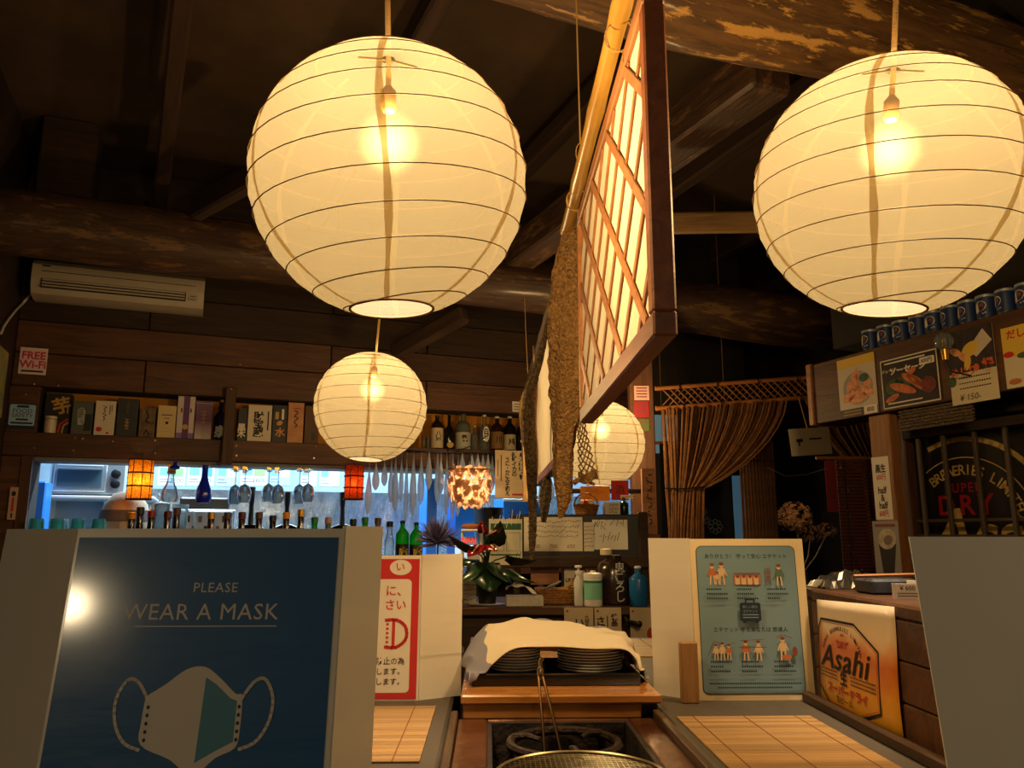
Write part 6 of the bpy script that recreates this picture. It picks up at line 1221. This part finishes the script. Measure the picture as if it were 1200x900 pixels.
# food pictures on the board
M_PLATEP = mat('plate print', (196, 182, 160), rough=.5); M_SHR = mat('shrimp print', (196, 110, 66), rough=.5, col2=(232, 170, 120), scale=60); M_SAUS = mat('sausage print', (170, 72, 36), rough=.5, col2=(212, 126, 70), scale=40); M_YEL = mat('yellow print', (214, 176, 60), rough=.6); M_DKP = mat('dark poster', (34, 24, 22), rough=.5); M_GRN = mat('lettuce print', (70, 96, 44), rough=.6, col2=(40, 60, 30), scale=60); M_ORP = mat('orange letters', (204, 92, 40), rough=.5)
def rposter(label, x0, x1, y0, y1, m, draw, xs=None):
    n_ = -.0205; a = RW.px(x0, (y0 + y1) / 2, n_); b = RW.px(x1, (y0 + y1) / 2, n_); c = RW.px((x0 + x1) / 2, y1, n_); d_ = RW.px((x0 + x1) / 2, y0, n_); w_ = b[0] - a[0]; h_ = d_[1] - c[1]
    t = thing('food_poster', label, 'poster', RW.w(a[0], n_, c[1]), RW.a, 'food posters on the menu board'); MB().box(0, w_, -.0015, 0, 0, h_).build('sheet', m, t); S = Sheet(-.0015); draw(S, w_, h_); S.build(t); return t
def d(S, w, h):
    S.rect('yellow_print', M_YEL, 0, w, h * .84, h); S.ell('plate_print', M_PLATEP, w * .52, h * .48, w * .47, h * .33); S.ell('plate_print', mat('plate grey print', (150, 144, 136)), w * .52, h * .47, w * .40, h * .28)
    for u, v, a_, b_, r_ in ((.30, .36, .22, .08, .5), (.50, .30, .25, .08, .1), (.70, .40, .24, .08, -.4), (.46, .58, .10, .17, .15), (.52, .68, .04, .13, -.1), (.78, .52, .10, .10, .3), (.30, .50, .07, .10, -.3)): S.ell('shrimp_print', M_SHR, w * u, h * v, w * a_, h * b_, rot=r_)
    S.ell('garnish_print', M_GRN, w * .70, h * .62, w * .13, h * .07); S.rect('dark_print', M_DKP, 0, w, 0, h * .14); S.rect('price_card', P_WHITE, w * .64, w * .98, h * .01, h * .15); S.text('price_card', P_BLACK, '800', w * .81, h * .08, h * .10, bold=.02); S.rect('caption_print', P_BR2, w * .1, w * .58, h * .085, h * .11); S.rect('caption_print', P_BR2, w * .08, w * .56, h * .035, h * .06)
P_BR2 = mat('tan ink', (150, 110, 70), rough=.6)
rposter('fried shrimp poster on a plate picture at the end of the menu board', 983, 1027.5, 417, 488, M_PLATEP, d)
def d(S, w, h):
    S.line('border_print', P_MENU, [(.003, .003), (w - .003, .003), (w - .003, h - .003), (.003, h - .003)], .005, closed=True); S.text('lettering', P_WHITE, 'ソーセージ', w * .48, h * .73, h * .16, bold=.04, wx=1.1, shear=.1); S.rrect('price_card', P_WHITE, w * .70, w * .95, h * .74, h * .88, .004); S.text('price_card', P_BLACK, '600円', w * .82, h * .81, h * .10, bold=.02); S.rect('caption_print', P_WHITE, w * .08, w * .8, h * .90, h * .93); S.text('lettering', P_YEL2, 'ジューシー', w * .17, h * .76, h * .08, bold=.02)
    S.ell('lettuce_print', M_GRN, w * .24, h * .42, w * .17, h * .16); S.ell('lettuce_print', M_GRN, w * .42, h * .50, w * .2, h * .10)
    for u, v, a_, b_, r_ in ((.18, .20, .13, .06, .3), (.38, .36, .24, .085, -.35), (.55, .50, .20, .08, -.55), (.64, .42, .20, .09, -.7), (.55, .66, .10, .06, .5)): S.ell('sausage_print', M_SAUS, w * u, h * v, w * a_, h * b_, rot=r_)
    S.ell('side_print', mat('bean print', (110, 40, 28), rough=.6, var=.5, scale=90), w * .82, h * .34, w * .13, h * .16); S.rect('caption_print', P_WHITE, w * .1, w * .7, h * .085, h * .11)
P_YEL2 = mat('pale yellow ink', (226, 206, 150), rough=.6)
rposter('black framed sausage poster on the menu board', 1033, 1101.5, 415, 475, M_DKP, d)
def d(S, w, h):
    S.rect('photo_print', M_DKP2, 0, w, h * .42, h); S.poly('photo_print', M_PLATEP, [(w * .45, h * .72), (w * .8, h * .96), (w * .97, h * .78), (w * .62, h * .60)]); S.ell('batter_print', M_YEL, w * .5, h * .72, w * .2, h * .09, rot=.5); S.ell('batter_print', M_SHR, w * .36, h * .62, w * .16, h * .05, rot=-.7); S.ell('batter_print', M_YEL, w * .42, h * .54, w * .07, h * .1, rot=-.3); S.ell('batter_print', M_SHR, w * .18, h * .72, w * .14, h * .05, rot=-.5)
    S.text('lettering', M_ORP, 'めじり', w * .32, h * .43, h * .13, bold=.03); S.text('lettering', M_ORP, '揚', w * .84, h * .46, h * .17, bold=.05); S.ell('garnish_print', M_GRN, w * .05, h * .32, w * .09, h * .07); S.ell('lettering', M_ORP, w * .6, h * .46, w * .06, h * .05)
    for v in (.34, .27, .20):
        x = w * .2
        while x < w * .88: S.rect('small_print', P_BLACK, x, x + .006, h * v, h * v + .004); x += .009
    S.text('price_print', P_BLACK, '¥ 150-', w * .40, h * .08, h * .12, shear=.2)
M_DKP2 = mat('dark food photo', (60, 46, 50), rough=.5, col2=(30, 22, 24), scale=50)
rposter('pale fried-food poster with orange letters beside the sausage poster', 1112, 1168, 384, 472, mat('pale poster paper', (206, 192, 158), rough=.6), d)
def d(S, w, h): S.rect('photo_print', M_YEL, 0, w, h * .5, h); S.text('lettering', P_RED, 'だし巻', w * .42, h * .86, h * .16, bold=.03); S.ell('dish_print', M_RED_, w * .12, h * .55, w * .12, h * .05); S.ell('dish_print', M_OR, w * .2, h * .1, w * .14, h * .05); S.ell('garnish_print', M_GRN, w * .45, h * .5, w * .15, h * .05)
M_RED_ = mat('tomato print', (190, 40, 30), rough=.5)
rposter('yellow and cream poster with red letters past the fried-food poster', 1176, 1232, 378, 452, mat('pale poster paper', (206, 192, 158), rough=.6), d)
# clear bulb hung before the board
s_, z_ = RW.px(1106, 400, -.12); cb = thing('clear_bulb', 'unlit clear glass bulb hanging before the menu board posters', 'bulb', RW.w(s_, -.12, z_), RW.a); MB().ball((0, 0, 0), .030).build('glass_globe', G_CLEAR, cb, smooth=True); MB().lathe([(.010, -.062), (.012, -.03), (.012, -.026)], 12).build('brass_cap', C_GOLD, cb, smooth=True); MB().tube([(-.008, 0, -.025), (-.004, 0, .008), (.004, 0, .008), (.008, 0, -.025)], .0012, 5).build('filament', C_GOLD, cb); MB().tube([(0, 0, -.062), (.0, .02, -.10), (.01, .095, -.11)], .003, 6).build('cord', M_BLACK, cb)
# posts, window, bars
s0, s1 = RW.px(1023, 560, 0)[0], RW.px(1047, 560, 0)[0]
o = MB().cbox(s0, s1, .0, .05, 0, ZA - .002, .004).build('trim_1', wood('honey post wood', (110, 70, 36), (150, 100, 54), axis=2), loc=RW.o, rz=RW.a); struct(o)
o = MB().cbox(.50, .53, .09, .139, .90, ZA - .002, .004).build('trim_2', M_POST, loc=RW.o, rz=RW.a); struct(o)
bl = thing('bamboo_blind', 'short dark bamboo blind rolled above the barred window', 'blind', RW.o, RW.a)
for i in range(14): MB().box(.60 + .0, .90, -.004 + .006 * (i % 2), .004 + .006 * (i % 2), 1.435 + i * .0056, 1.4395 + i * .0056).build('slat', M_NET2 if i % 3 else M_RIM, bl)
wn = solid('window_1', M_PLANKD, (.53, 2.2, .09, .139, 1.418, 1.45), (.53, 2.2, .09, .139, .92, .95), frame=RW)
MB().box(.51, 2.19, .192, .198, .925, 1.465).build('pane', glass('window glass', (150, 160, 160), tint=.9), wn)
for i, s_ in enumerate([RW.px(x_, 560, .107)[0] for x_ in (1080, 1110, 1147, 1184, 1226)] + [1.13 + .1 * q for q in range(10)]): MB().cbox(s_ - .007, s_ + .007, .10, .114, .95, 1.418, .002).build('bar', mat('iron bar', (74, 60, 46), rough=.6), wn)
for z_ in (1.115, 1.06, .98): MB().cbox(.531, 2.2, .114, .126, z_ - .006, z_ + .006, .002).build('bar', mat('iron bar', (74, 60, 46), rough=.6), wn)
# round emblem poster behind the bars
ep = thing('emblem_poster', 'black poster with a gold brewery ring emblem behind the window bars', 'poster', RW.w(.51, .1885, .93), RW.a); MB().box(0, 1.6, 0, .004, 0, .53).build('sheet', mat('black banner', (26, 22, 22), rough=.35, var=.3, scale=8), ep); S = Sheet(0); M_GB2 = mat('gold emblem', (196, 164, 92), rough=.45, var=.2, scale=30)
a = RW.px(1066, 548, .1885); b = RW.px(1133, 514, .1885); c = RW.px(1197, 538, .1885); (x1, y1), (x2, y2), (x3, y3) = [(p[0] - .51, p[1] - .93) for p in (a, b, c)]
A_ = x1 * (y2 - y3) - y1 * (x2 - x3) + x2 * y3 - x3 * y2; B_ = (x1 * x1 + y1 * y1) * (y3 - y2) + (x2 * x2 + y2 * y2) * (y1 - y3) + (x3 * x3 + y3 * y3) * (y2 - y1); C_ = (x1 * x1 + y1 * y1) * (x2 - x3) + (x2 * x2 + y2 * y2) * (x3 - x1) + (x3 * x3 + y3 * y3) * (x1 - x2)
ex, ey = -B_ / (2 * A_), -C_ / (2 * A_); er = math.hypot(x1 - ex, y1 - ey)
def arc(r0, a0, a1, n=40): return [(ex + r0 * math.cos(R(a0 + (a1 - a0) * i / n)), ey + r0 * math.sin(R(a0 + (a1 - a0) * i / n))) for i in range(n + 1)]
lo_ = math.degrees(math.asin(max(-1, min(1, (.01 - ey) / er)))); S.line('ring_print', M_GB2, [q for q in arc(er, lo_, 180 - lo_) if q[0] > .012], er * .055); S.line('ring_print', M_GB2, [q for q in arc(er * .80, 22, 158) if q[0] > .008], er * .012)
S.arc_text('lettering', M_GB2, 'ASAHI BREWERIES LIMITED', ex, ey, er * .66, er * .66, 164, 16, er * .155, bold=.012, lo=.022); S.text('lettering', mat('dark red letters', (150, 24, 30), rough=.5), 'DRY', ex, ey + er * .28, er * .30, bold=.02, spacing=1.3); S.text('lettering', mat('dark red letters', (150, 24, 30), rough=.5), 'SUPER', ex, ey + er * .47, er * .14, bold=.02, spacing=1.2)
S.text('emblem_letters', M_GB2, 'Asahi', ex + .115, max(ey - er * .10, .13), er * .74, bold=.015, shear=.25, spacing=1.0); S.build(ep)
# strips on the post
def pslip(nm, label, cat, x0, x1, y0, y1, n_, m, draw, group=None):
    a = RW.px(x0, (y0 + y1) / 2, n_); b = RW.px(x1, (y0 + y1) / 2, n_); zb = RW.px((x0 + x1) / 2, y1, n_)[1]; zt = RW.px((x0 + x1) / 2, y0, n_)[1]; t = thing(nm, label, cat, RW.w(a[0], n_, zb), RW.a, group); w_, h_ = b[0] - a[0], zt - zb; MB().box(0, w_, -.001, 0, 0, h_).build('sheet', m, t); S = Sheet(-.001); draw(S, w_, h_); S.build(t)
def d(S, w, h): S.text('lettering', P_BLACK, '黒生', w * .5, h * .80, h * .14, bold=.04, wx=.75); S.text('lettering', P_RED, '600円', w * .5, h * .67, h * .12, bold=.02, wx=.62); S.text('lettering', P_BLACK, 'half\n&\nhalf', w * .5, h * .34, h * .15, bold=.03, wx=.8, line=.8); S.text('lettering', P_RED, '600円', w * .5, h * .09, h * .12, bold=.02, wx=.62)
pslip('price_strip', 'white vertical price strip for dark beer on the honey-coloured post', 'price strip', 1024, 1044, 535, 609, .0002, P_WHITE, d)
def d(S, w, h): S.poly('glass_print', mat('stout print', (34, 22, 18)), [(w * .3, h * .12), (w * .72, h * .12), (w * .88, h * .62), (w * .2, h * .62)]); S.ell('glass_print', mat('foam print', (190, 174, 150), rough=.5, var=.3, scale=50), w * .54, h * .70, w * .36, h * .17, rot=.3); S.ell('glass_print', mat('foam shade print', (120, 104, 90)), w * .58, h * .68, w * .18, h * .08, rot=.4); S.rect('caption_print', M_BR, w * .1, w * .9, h * .90, h * .95); S.ell('caption_print', P_GOLD, w * .82, h * .06, w * .12, h * .04)
pslip('beer_photo', 'grey picture card of a foaming dark beer under the price strip', 'poster', 1025, 1055, 610.5, 681, .0002, mat('grey photo card', (150, 146, 140), rough=.4), d)
# ================================================================== ledge goods
lz = PT
mb = MB(); rnd = random.Random(3); bagv = {}
def bagf(u, v):
    h = .030 * (math.sin(PI * u) * math.sin(PI * v)) ** .5; j = rnd.uniform(-.006, .006); return (-.06 + .13 * u, -.05 + .10 * v, max(.001, h + j))
sb = mb.grid(bagf, 16, 10).build('foil_bag', mat('crinkled foil', (150, 150, 152), rough=.18, metal=.9), loc=(.70, 1.58, lz)); tag(sb, 'crinkled silver foil bag on the partition ledge', 'bag')
st = thing('chopstick_stand', 'small dark holder with a chopstick laid on top', 'holder', (.70, 1.42, lz)); bx('holder_box', mat('patterned dark tin', (60, 64, 74), rough=.4, var=.5, scale=60), st, -.04, .04, -.035, .035, 0, .026); MB().tube([(-.06, -.01, .030), (.055, .0, .032)], .0035, 6).build('chopstick', M_LAT, st); bx('white_label', P_WHITE, st, .02, .04, -.0365, -.035, .004, .024, c=.0004)
a = at_y(1031, 690, 1.34); pc = thing('price_card', 'small white folded price card on the partition ledge', 'card', (.655, 1.30, lz), R(-12)); MB().box(0, .05, 0, .0012, 0, .024).build('card_front', P_WHITE, pc); MB().box(0, .05, .012, .0132, 0, .024).build('card_rear', P_WHITE, pc); S = Sheet(0); S.text('lettering', P_BLACK, '¥ 600', .02, .017, .010, bold=.01); S.rect('small_print', mat('grey ink', (120, 124, 130)), .004, .044, .008, .010); S.rect('small_print', mat('grey ink', (120, 124, 130)), .004, .044, .004, .006); S.build(pc)

# ================================================================== entrance corner behind the menu board
cr = thing('cord_curtain', 'brown cord curtain tied back under a bamboo lattice valance', 'curtain'); CY = 4.3
M_CRD = mat('brown cord', (128, 84, 44), rough=.9, col2=(92, 58, 30), scale=30)
def cz(x): return 1.86 + (x - .941) * .078
bamboo(MB(), (.90, CY, cz(.90)), (2.2, CY, cz(2.2)), .014, 7).build('bamboo_rail', M_BAM2, cr, smooth=30) if False else None
M_BAM2 = mat('brown bamboo', (150, 92, 44), rough=.4, var=.2, scale=8)
for dz in (0, -.112): bamboo(MB(), (.92, CY, cz(.92) + dz), (2.2, CY, cz(2.2) + dz), .012, 7).build('bamboo_rail', M_BAM2, cr, smooth=30)
for i in range(32):
    for sg in (0, 1):
        x = .96 + i * .039; a = (x, CY - .003 + .006 * sg, cz(x) - .008); b = (x + .085, CY - .003 + .006 * sg, cz(x + .085) - .104)
        if sg: a, b = (a[0], a[1], b[2]), (b[0], b[1], a[2])
        if b[0] < 2.2: MB().tube([a, b], .0045, 4).build('lattice_slat', M_CRD, cr)
for x in (1.06, 1.27, 1.5, 1.72, 1.95): MB().tube([(x + .014 * math.cos(q) * .4, CY + .016 * math.cos(q), cz(x) + .016 * math.sin(q)) for q in [2 * PI * k / 10 for k in range(10)]], .004, 5, closed=True).build('tie', M_BLACK, cr); MB().tube([(x + .01, CY + .016 * math.cos(q), cz(x) - .112 + .016 * math.sin(q)) for q in [2 * PI * k / 10 for k in range(10)]], .004, 5, closed=True).build('tie', M_BLACK, cr)
gx0 = at_y(780, 574, CY).x; gx1 = at_y(824, 574, CY).x; gz = at_y(800, 573, CY).z; rnd = random.Random(9)
strands = MB()
for i in range(110):
    u = i / 109; x0_ = .955 + u * (at_y(922, 470, CY).x - .955); xg = gx0 + (gx1 - gx0) * (u ** .55) + rnd.uniform(-.006, .006); y_ = CY + rnd.uniform(-.025, .025); zt = cz(x0_) - .118
    pts = []
    for k in range(9):
        t = k / 8; sag = t ** (1 + 1.4 * u); pts.append((x0_ + (xg - x0_) * (t ** (1 + .5 * u)), y_, zt + (gz + rnd.uniform(-.003, .003) - zt) * (t + .35 * u * t * (1 - t))))
    xb = gx0 + .02 + (gx1 - gx0 - .04) * u + rnd.uniform(-.015, .015)
    pts += [(xg + (xb - xg) * .4, y_, gz - .15), (xb, y_, gz - .5), (xb + rnd.uniform(-.01, .01), y_, gz - .95)]
    strands.tube(pts, .0043, 4, caps=False)
strands.build('cords', M_CRD, cr, kind='stuff')
strands = MB()
for i in range(60):
    u = i / 59; x0_ = at_y(942, 470, CY).x + u * .34; y_ = CY + rnd.uniform(-.02, .02); zt = cz(x0_) - .118; xg = 2.05 + .10 * u; zg = 1.45 - .06 * (1 - u)
    strands.tube([(x0_, y_, zt), (x0_ + (xg - x0_) * .35, y_, zt + (zg - zt) * .52), (x0_ + (xg - x0_) * .75, y_, zt + (zg - zt) * .88), (xg, y_, zg), (xg + .02, y_, zg - .5)], .0043, 4, caps=False)
strands.build('cords', M_CRD, cr, kind='stuff')
MB().tube([(gx0 - .01, CY - .03, gz + .002), ((gx0 + gx1) / 2, CY - .035, gz), (gx1 + .01, CY - .03, gz + .012)], .004, 6).build('tie_back', M_BLACK, cr)
o = MB().cbox(.79, .925, 4.36, 4.44, 0, 3.0, .005).build('trim_3', M_POST); struct(o)
o = MB().cbox(2.2, 2.26, 4.27, 4.33, 0, 3.0, .005).build('trim_4', M_POST); struct(o)
for i, (lab, y0, y1, c) in enumerate((('pale pink card pinned on the dark post by the cord curtain', 452, 469, (196, 150, 140)), ('dark red card pinned below the pale pink card', 470, 489, (140, 30, 40)), ('green card pinned below the dark red card', 491, 505, (70, 96, 40)))): flat(lab, 743, 761, y0, y1, 4.3562, mat('card %d' % i, c, rough=.6), lambda S, w, h: [S.rect('small_print', mat('card ink', (110, 50, 50)), w * .15, w * .85, h * q, h * q + .006) for q in (.2, .4, .6, .8)], nm='pinned_card', cat='card', th=.004)
flat('tall brown wooden name board with black brush writing beside the menu stand', 752, 770, 549, 626, 3.75, M_LAT, lambda S, w, h: [S.line('brush_print', P_BLACK, [(w * (.5 + .2 * math.sin(i * 5.3)), h * (.9 - .042 * i)), (w * (.55 + .22 * math.sin(i * 3.1 + 1)), h * (.9 - .042 * i - .02 * (i % 3)))], .006) for i in range(18)], nm='name_board', cat='board', th=.03)
D.objects['name_board'].location.z = D.objects['name_board'].location.z
nbp = thing('pedestal', 'dark reddish pedestal under the tall name board', 'pedestal', (at_y(761, 626, 3.75).x, 3.78, 0)); nz_ = D.objects['name_board'].location.z; bx('pedestal_column', M_FRM, nbp, -.05, .05, -.04, .04, .02, nz_ - .001); bx('pedestal_foot', M_FRM, nbp, -.055, .055, -.05, .05, 0, .02)
# indigo door curtain with white flowers
ic = thing('indigo_curtain', 'indigo cloth door curtain with white flower prints behind the cords', 'curtain'); IY = 4.95; x0 = at_y(774, 560, IY).x; x1 = at_y(857, 560, IY).x; zt = at_y(800, 520, IY).z
MB().grid(lambda u, v: (x0 + (x1 - x0) * u, IY + .02 * math.sin(u * 12), .5 + (zt - .5) * v), 30, 6).build('cloth', mat('indigo cloth', (20, 24, 36), rough=.9), ic, smooth=True); S = Sheet(IY - .024)
M_FLW = mat('white flower print', (150, 166, 178), rough=.8)
for px_, py_, r_ in ((837, 617, 9), (827, 610, 5), (823, 600, 5), (800, 612, 6), (800, 596, 5), (812, 624, 6)):
    c = at_y(px_, py_, IY); rr = r_ * IY / F
    for k in range(8): a = 2 * PI * k / 8; S.line('flower_print', M_FLW, [(c.x + rr * .62 * math.cos(a) + rr * .3 * math.cos(b), c.z + rr * .62 * math.sin(a) + rr * .3 * math.sin(b)) for b in [2 * PI * j / 8 for j in range(8)]], rr * .09, closed=True)
S.build(ic); MB().tube([(x0 - .03, IY, zt + .005), (x1 + .03, IY, zt + .005)], .01, 8).build('rod', M_BAM2, ic); [MB().tube([(q, IY, zt), (q, IY, 3.302)], .002, 4).build('hanging_cord', M_CORD, ic) for q in (x0 + .02, x1 - .02)] 
# lit glass door behind and pale bottle shapes
w2 = solid('window_2', mat('street-lit glass', (110, 150, 170), rough=.4, emit=.12, ecol=(130, 190, 220)), (at_y(757, 560, 5.3).x, at_y(795, 560, 5.3).x, 5.3, 5.31, 1.60, 1.86), (at_y(852, 560, 5.3).x, at_y(872, 560, 5.3).x, 5.3, 5.31, 1.0, 1.45))
flat('pale lime bottle-shaped box on the entrance sill', 852, 862, 607, 640, 5.2, mat('lime label', (120, 140, 60), rough=.6), None, nm='lime_carton', cat='carton', th=.05)
MB().cbox(at_y(848, 640, 5.3).x, at_y(876, 640, 5.3).x, 5.17, 5.30, D.objects['lime_carton'].location.z - .03, D.objects['lime_carton'].location.z, .003).build('sill', M_PLANKD, w2)
solid('wall_entry', M_DARK, (at_y(752, 560, 5.3).x, at_y(880, 560, 5.3).x, 5.31, 5.37, 0, 3.3))
rs = thing('reed_screen', 'upright screen of brown reeds beside the indigo curtain', 'screen'); RY = 4.75; proto = None
for i in range(22):
    x = at_y(868, 560, RY).x + i * .0098
    if proto is None: proto = bamboo(MB(), (0, 0, 0), (0, 0, 1.62), .0048, 6).build('reed', mat('brown reed', (116, 74, 36), rough=.6, col2=(78, 48, 24), scale=12), rs, smooth=30); o = proto
    else: o = proto.copy(); COL.objects.link(o)
    o.location = (x, RY + .004 * (i % 2), 0)
for z_ in (.3, .9, 1.5): MB().tube([(at_y(866, 560, RY).x, RY - .008, z_), (at_y(868, 560, RY).x + .225, RY - .008, z_)], .003, 5).build('binding', M_BLACK, rs)
flat('cream paper notice hung in the dark entrance', 926, 976, 503, 535, 4.1, mat('dim cream paper', (190, 184, 160), rough=.7), lambda S, w, h: [S.rect('dark_print', P_BLACK, w * .16, w * .32, h * .5, h * .62), S.rect('dark_print', P_BLACK, w * .2, w * .24, h * .36, h * .6), S.rect('dark_print', P_BLACK, w * .48, w * .78, h * .56, h * .62)], nm='paper_notice', cat='notice')
nl = D.objects['paper_notice']; nl.rotation_euler = (0, R(-4), 0)
tag(MB().tube([at_y(946, 502.5, 4.10), Vector((at_y(935, 467, 4.3).x, 4.290, cz(at_y(935, 467, 4.3).x) - .112))], .002, 5).build('hanging_string', M_CORD), 'short string holding the cream notice', 'string')
# red banner and dark red slat blind
flat('dark red cloth banner beside the slatted blind', 966, 983, 540, 600, 3.55, mat('dark red cloth', (110, 20, 20), rough=.8), lambda S, w, h: S.text('lettering', P_BLACK, 'い', w * .75, h * .35, h * .25), nm='red_banner', cat='banner')
M_SLR = mat('red-brown slat', (84, 36, 24), rough=.6)
sbnd = thing('slat_blind', 'dark red-brown slatted blind hanging behind the price strip', 'blind', (0, 3.55, 0)); xa, xb = at_y(984, 600, 3.55).x, at_y(1030, 600, 3.55).x
for i in range(40): MB().box(xa, xb, 0, .006, .78 + i * .0155, .7915 + i * .0155).build('slat', M_SLR, sbnd) if i else None
MB().tube([(xa - .09, 0, 1.405), (xb + .02, 0, 1.405)], .008, 8).build('top_rod', M_BAM2, sbnd)
for q in (.2, .8): MB().box(xa + (xb - xa) * q - .002, xa + (xb - xa) * q + .002, -.002, 0, .79, 1.4).build('lift_cord', M_BLACK, sbnd)
# dried hydrangea on a stand
hy = thing('dried_hydrangea', 'big dried tan hydrangea head above the etiquette notice', 'flower', (at_y(933, 640, 2.5).x, 2.5, 0)); zc = at_y(933, 606, 2.5).z; M_HY = mat('dried petals', (150, 112, 78), rough=.9, col2=(104, 72, 48), scale=40); rnd = random.Random(8)
def petals(c, rad, n, seed, mname):
    r_ = random.Random(seed); m_ = MB()
    for i in range(n):
        a = r_.uniform(0, 2 * PI); e = math.asin(r_.uniform(-.9, 1)); d_ = Vector((math.cos(a) * math.cos(e), math.sin(a) * math.cos(e), math.sin(e) * .85)); p = Vector(c) + d_ * rad * r_.uniform(.75, 1.05); q = rad * .17; t1 = d_.orthogonal().normalized(); t2 = d_.cross(t1)
        for k in range(4): b = PI / 2 * k + a; u1 = t1 * math.cos(b) + t2 * math.sin(b); u2 = t1 * math.cos(b + .7) + t2 * math.sin(b + .7); u3 = t1 * math.cos(b - .7) + t2 * math.sin(b - .7); m_.add([p, p + u2 * q * .7, p + u1 * q * 1.1 + d_ * q * .3, p + u3 * q * .7], [(0, 1, 2, 3)])
    return m_
petals((0, 0, zc), .055, 150, 1, '').build('petal_head', M_HY, hy, kind='stuff'); petals((.055, .02, zc - .05), .035, 80, 2, '').build('petal_head', mat('dark dried petals', (86, 60, 44), rough=.9), hy, kind='stuff'); petals((.10, .0, zc - .04), .03, 60, 3, '').build('petal_head', mat('dark dried petals', (86, 60, 44), rough=.9), hy, kind='stuff')
MB().tube([(0, 0, .93), (.01, 0, zc - .08), (0, 0, zc - .01)], .003, 6).build('stem', M_RIM, hy); MB().tube([(.0, 0, .93), (.04, .01, zc - .12), (.055, .02, zc - .06)], .002, 6).build('stem', M_RIM, hy); MB().tube([(.0, 0, .93), (.06, .0, zc - .12), (.10, .0, zc - .05)], .002, 6).build('stem', M_RIM, hy)
MB().lathe([(.04, .76), (.055, .80), (.05, .88), (.025, .93), (.03, .95), (.026, .95), (.02, .93), (0, .78)], 20).build('vase', mat('dark vase', (44, 34, 28), rough=.3, coat=.3), hy, smooth=40); bx('vase_stand', M_PLANKD, hy, -.10, .16, -.08, .08, .73, .76); bx('stand_leg', M_PLANKD, hy, .0, .05, -.03, .03, 0, .73)
# wire of small lights
wl = thing('fairy_wire', 'thin pale wire of unlit fairy lights looping down the blind', 'wire'); pts = [at_y(x, y, 3.5445) for x, y in ((984, 537), (985, 548), (992, 560), (994, 575), (990, 592), (996, 606), (1000, 622), (996, 640), (1000, 655), (1010, 668), (1014, 676))]
MB().tube(pts, .0012, 4).build('wire', M_WIRE, wl)
for q in pts[1::2]: MB().ball(q, .004).build('tiny_bulb', M_WIRE, wl)
wl2 = thing('fairy_wire', 'thin dark wire stretched across the entrance corner', 'wire'); MB().tube([at_y(x, y, 3.9) for x, y in ((900, 548), (920, 558), (945, 556))] + [at_y(969, 549, 3.548)], .0016, 4).build('wire', M_WIRE, wl2)
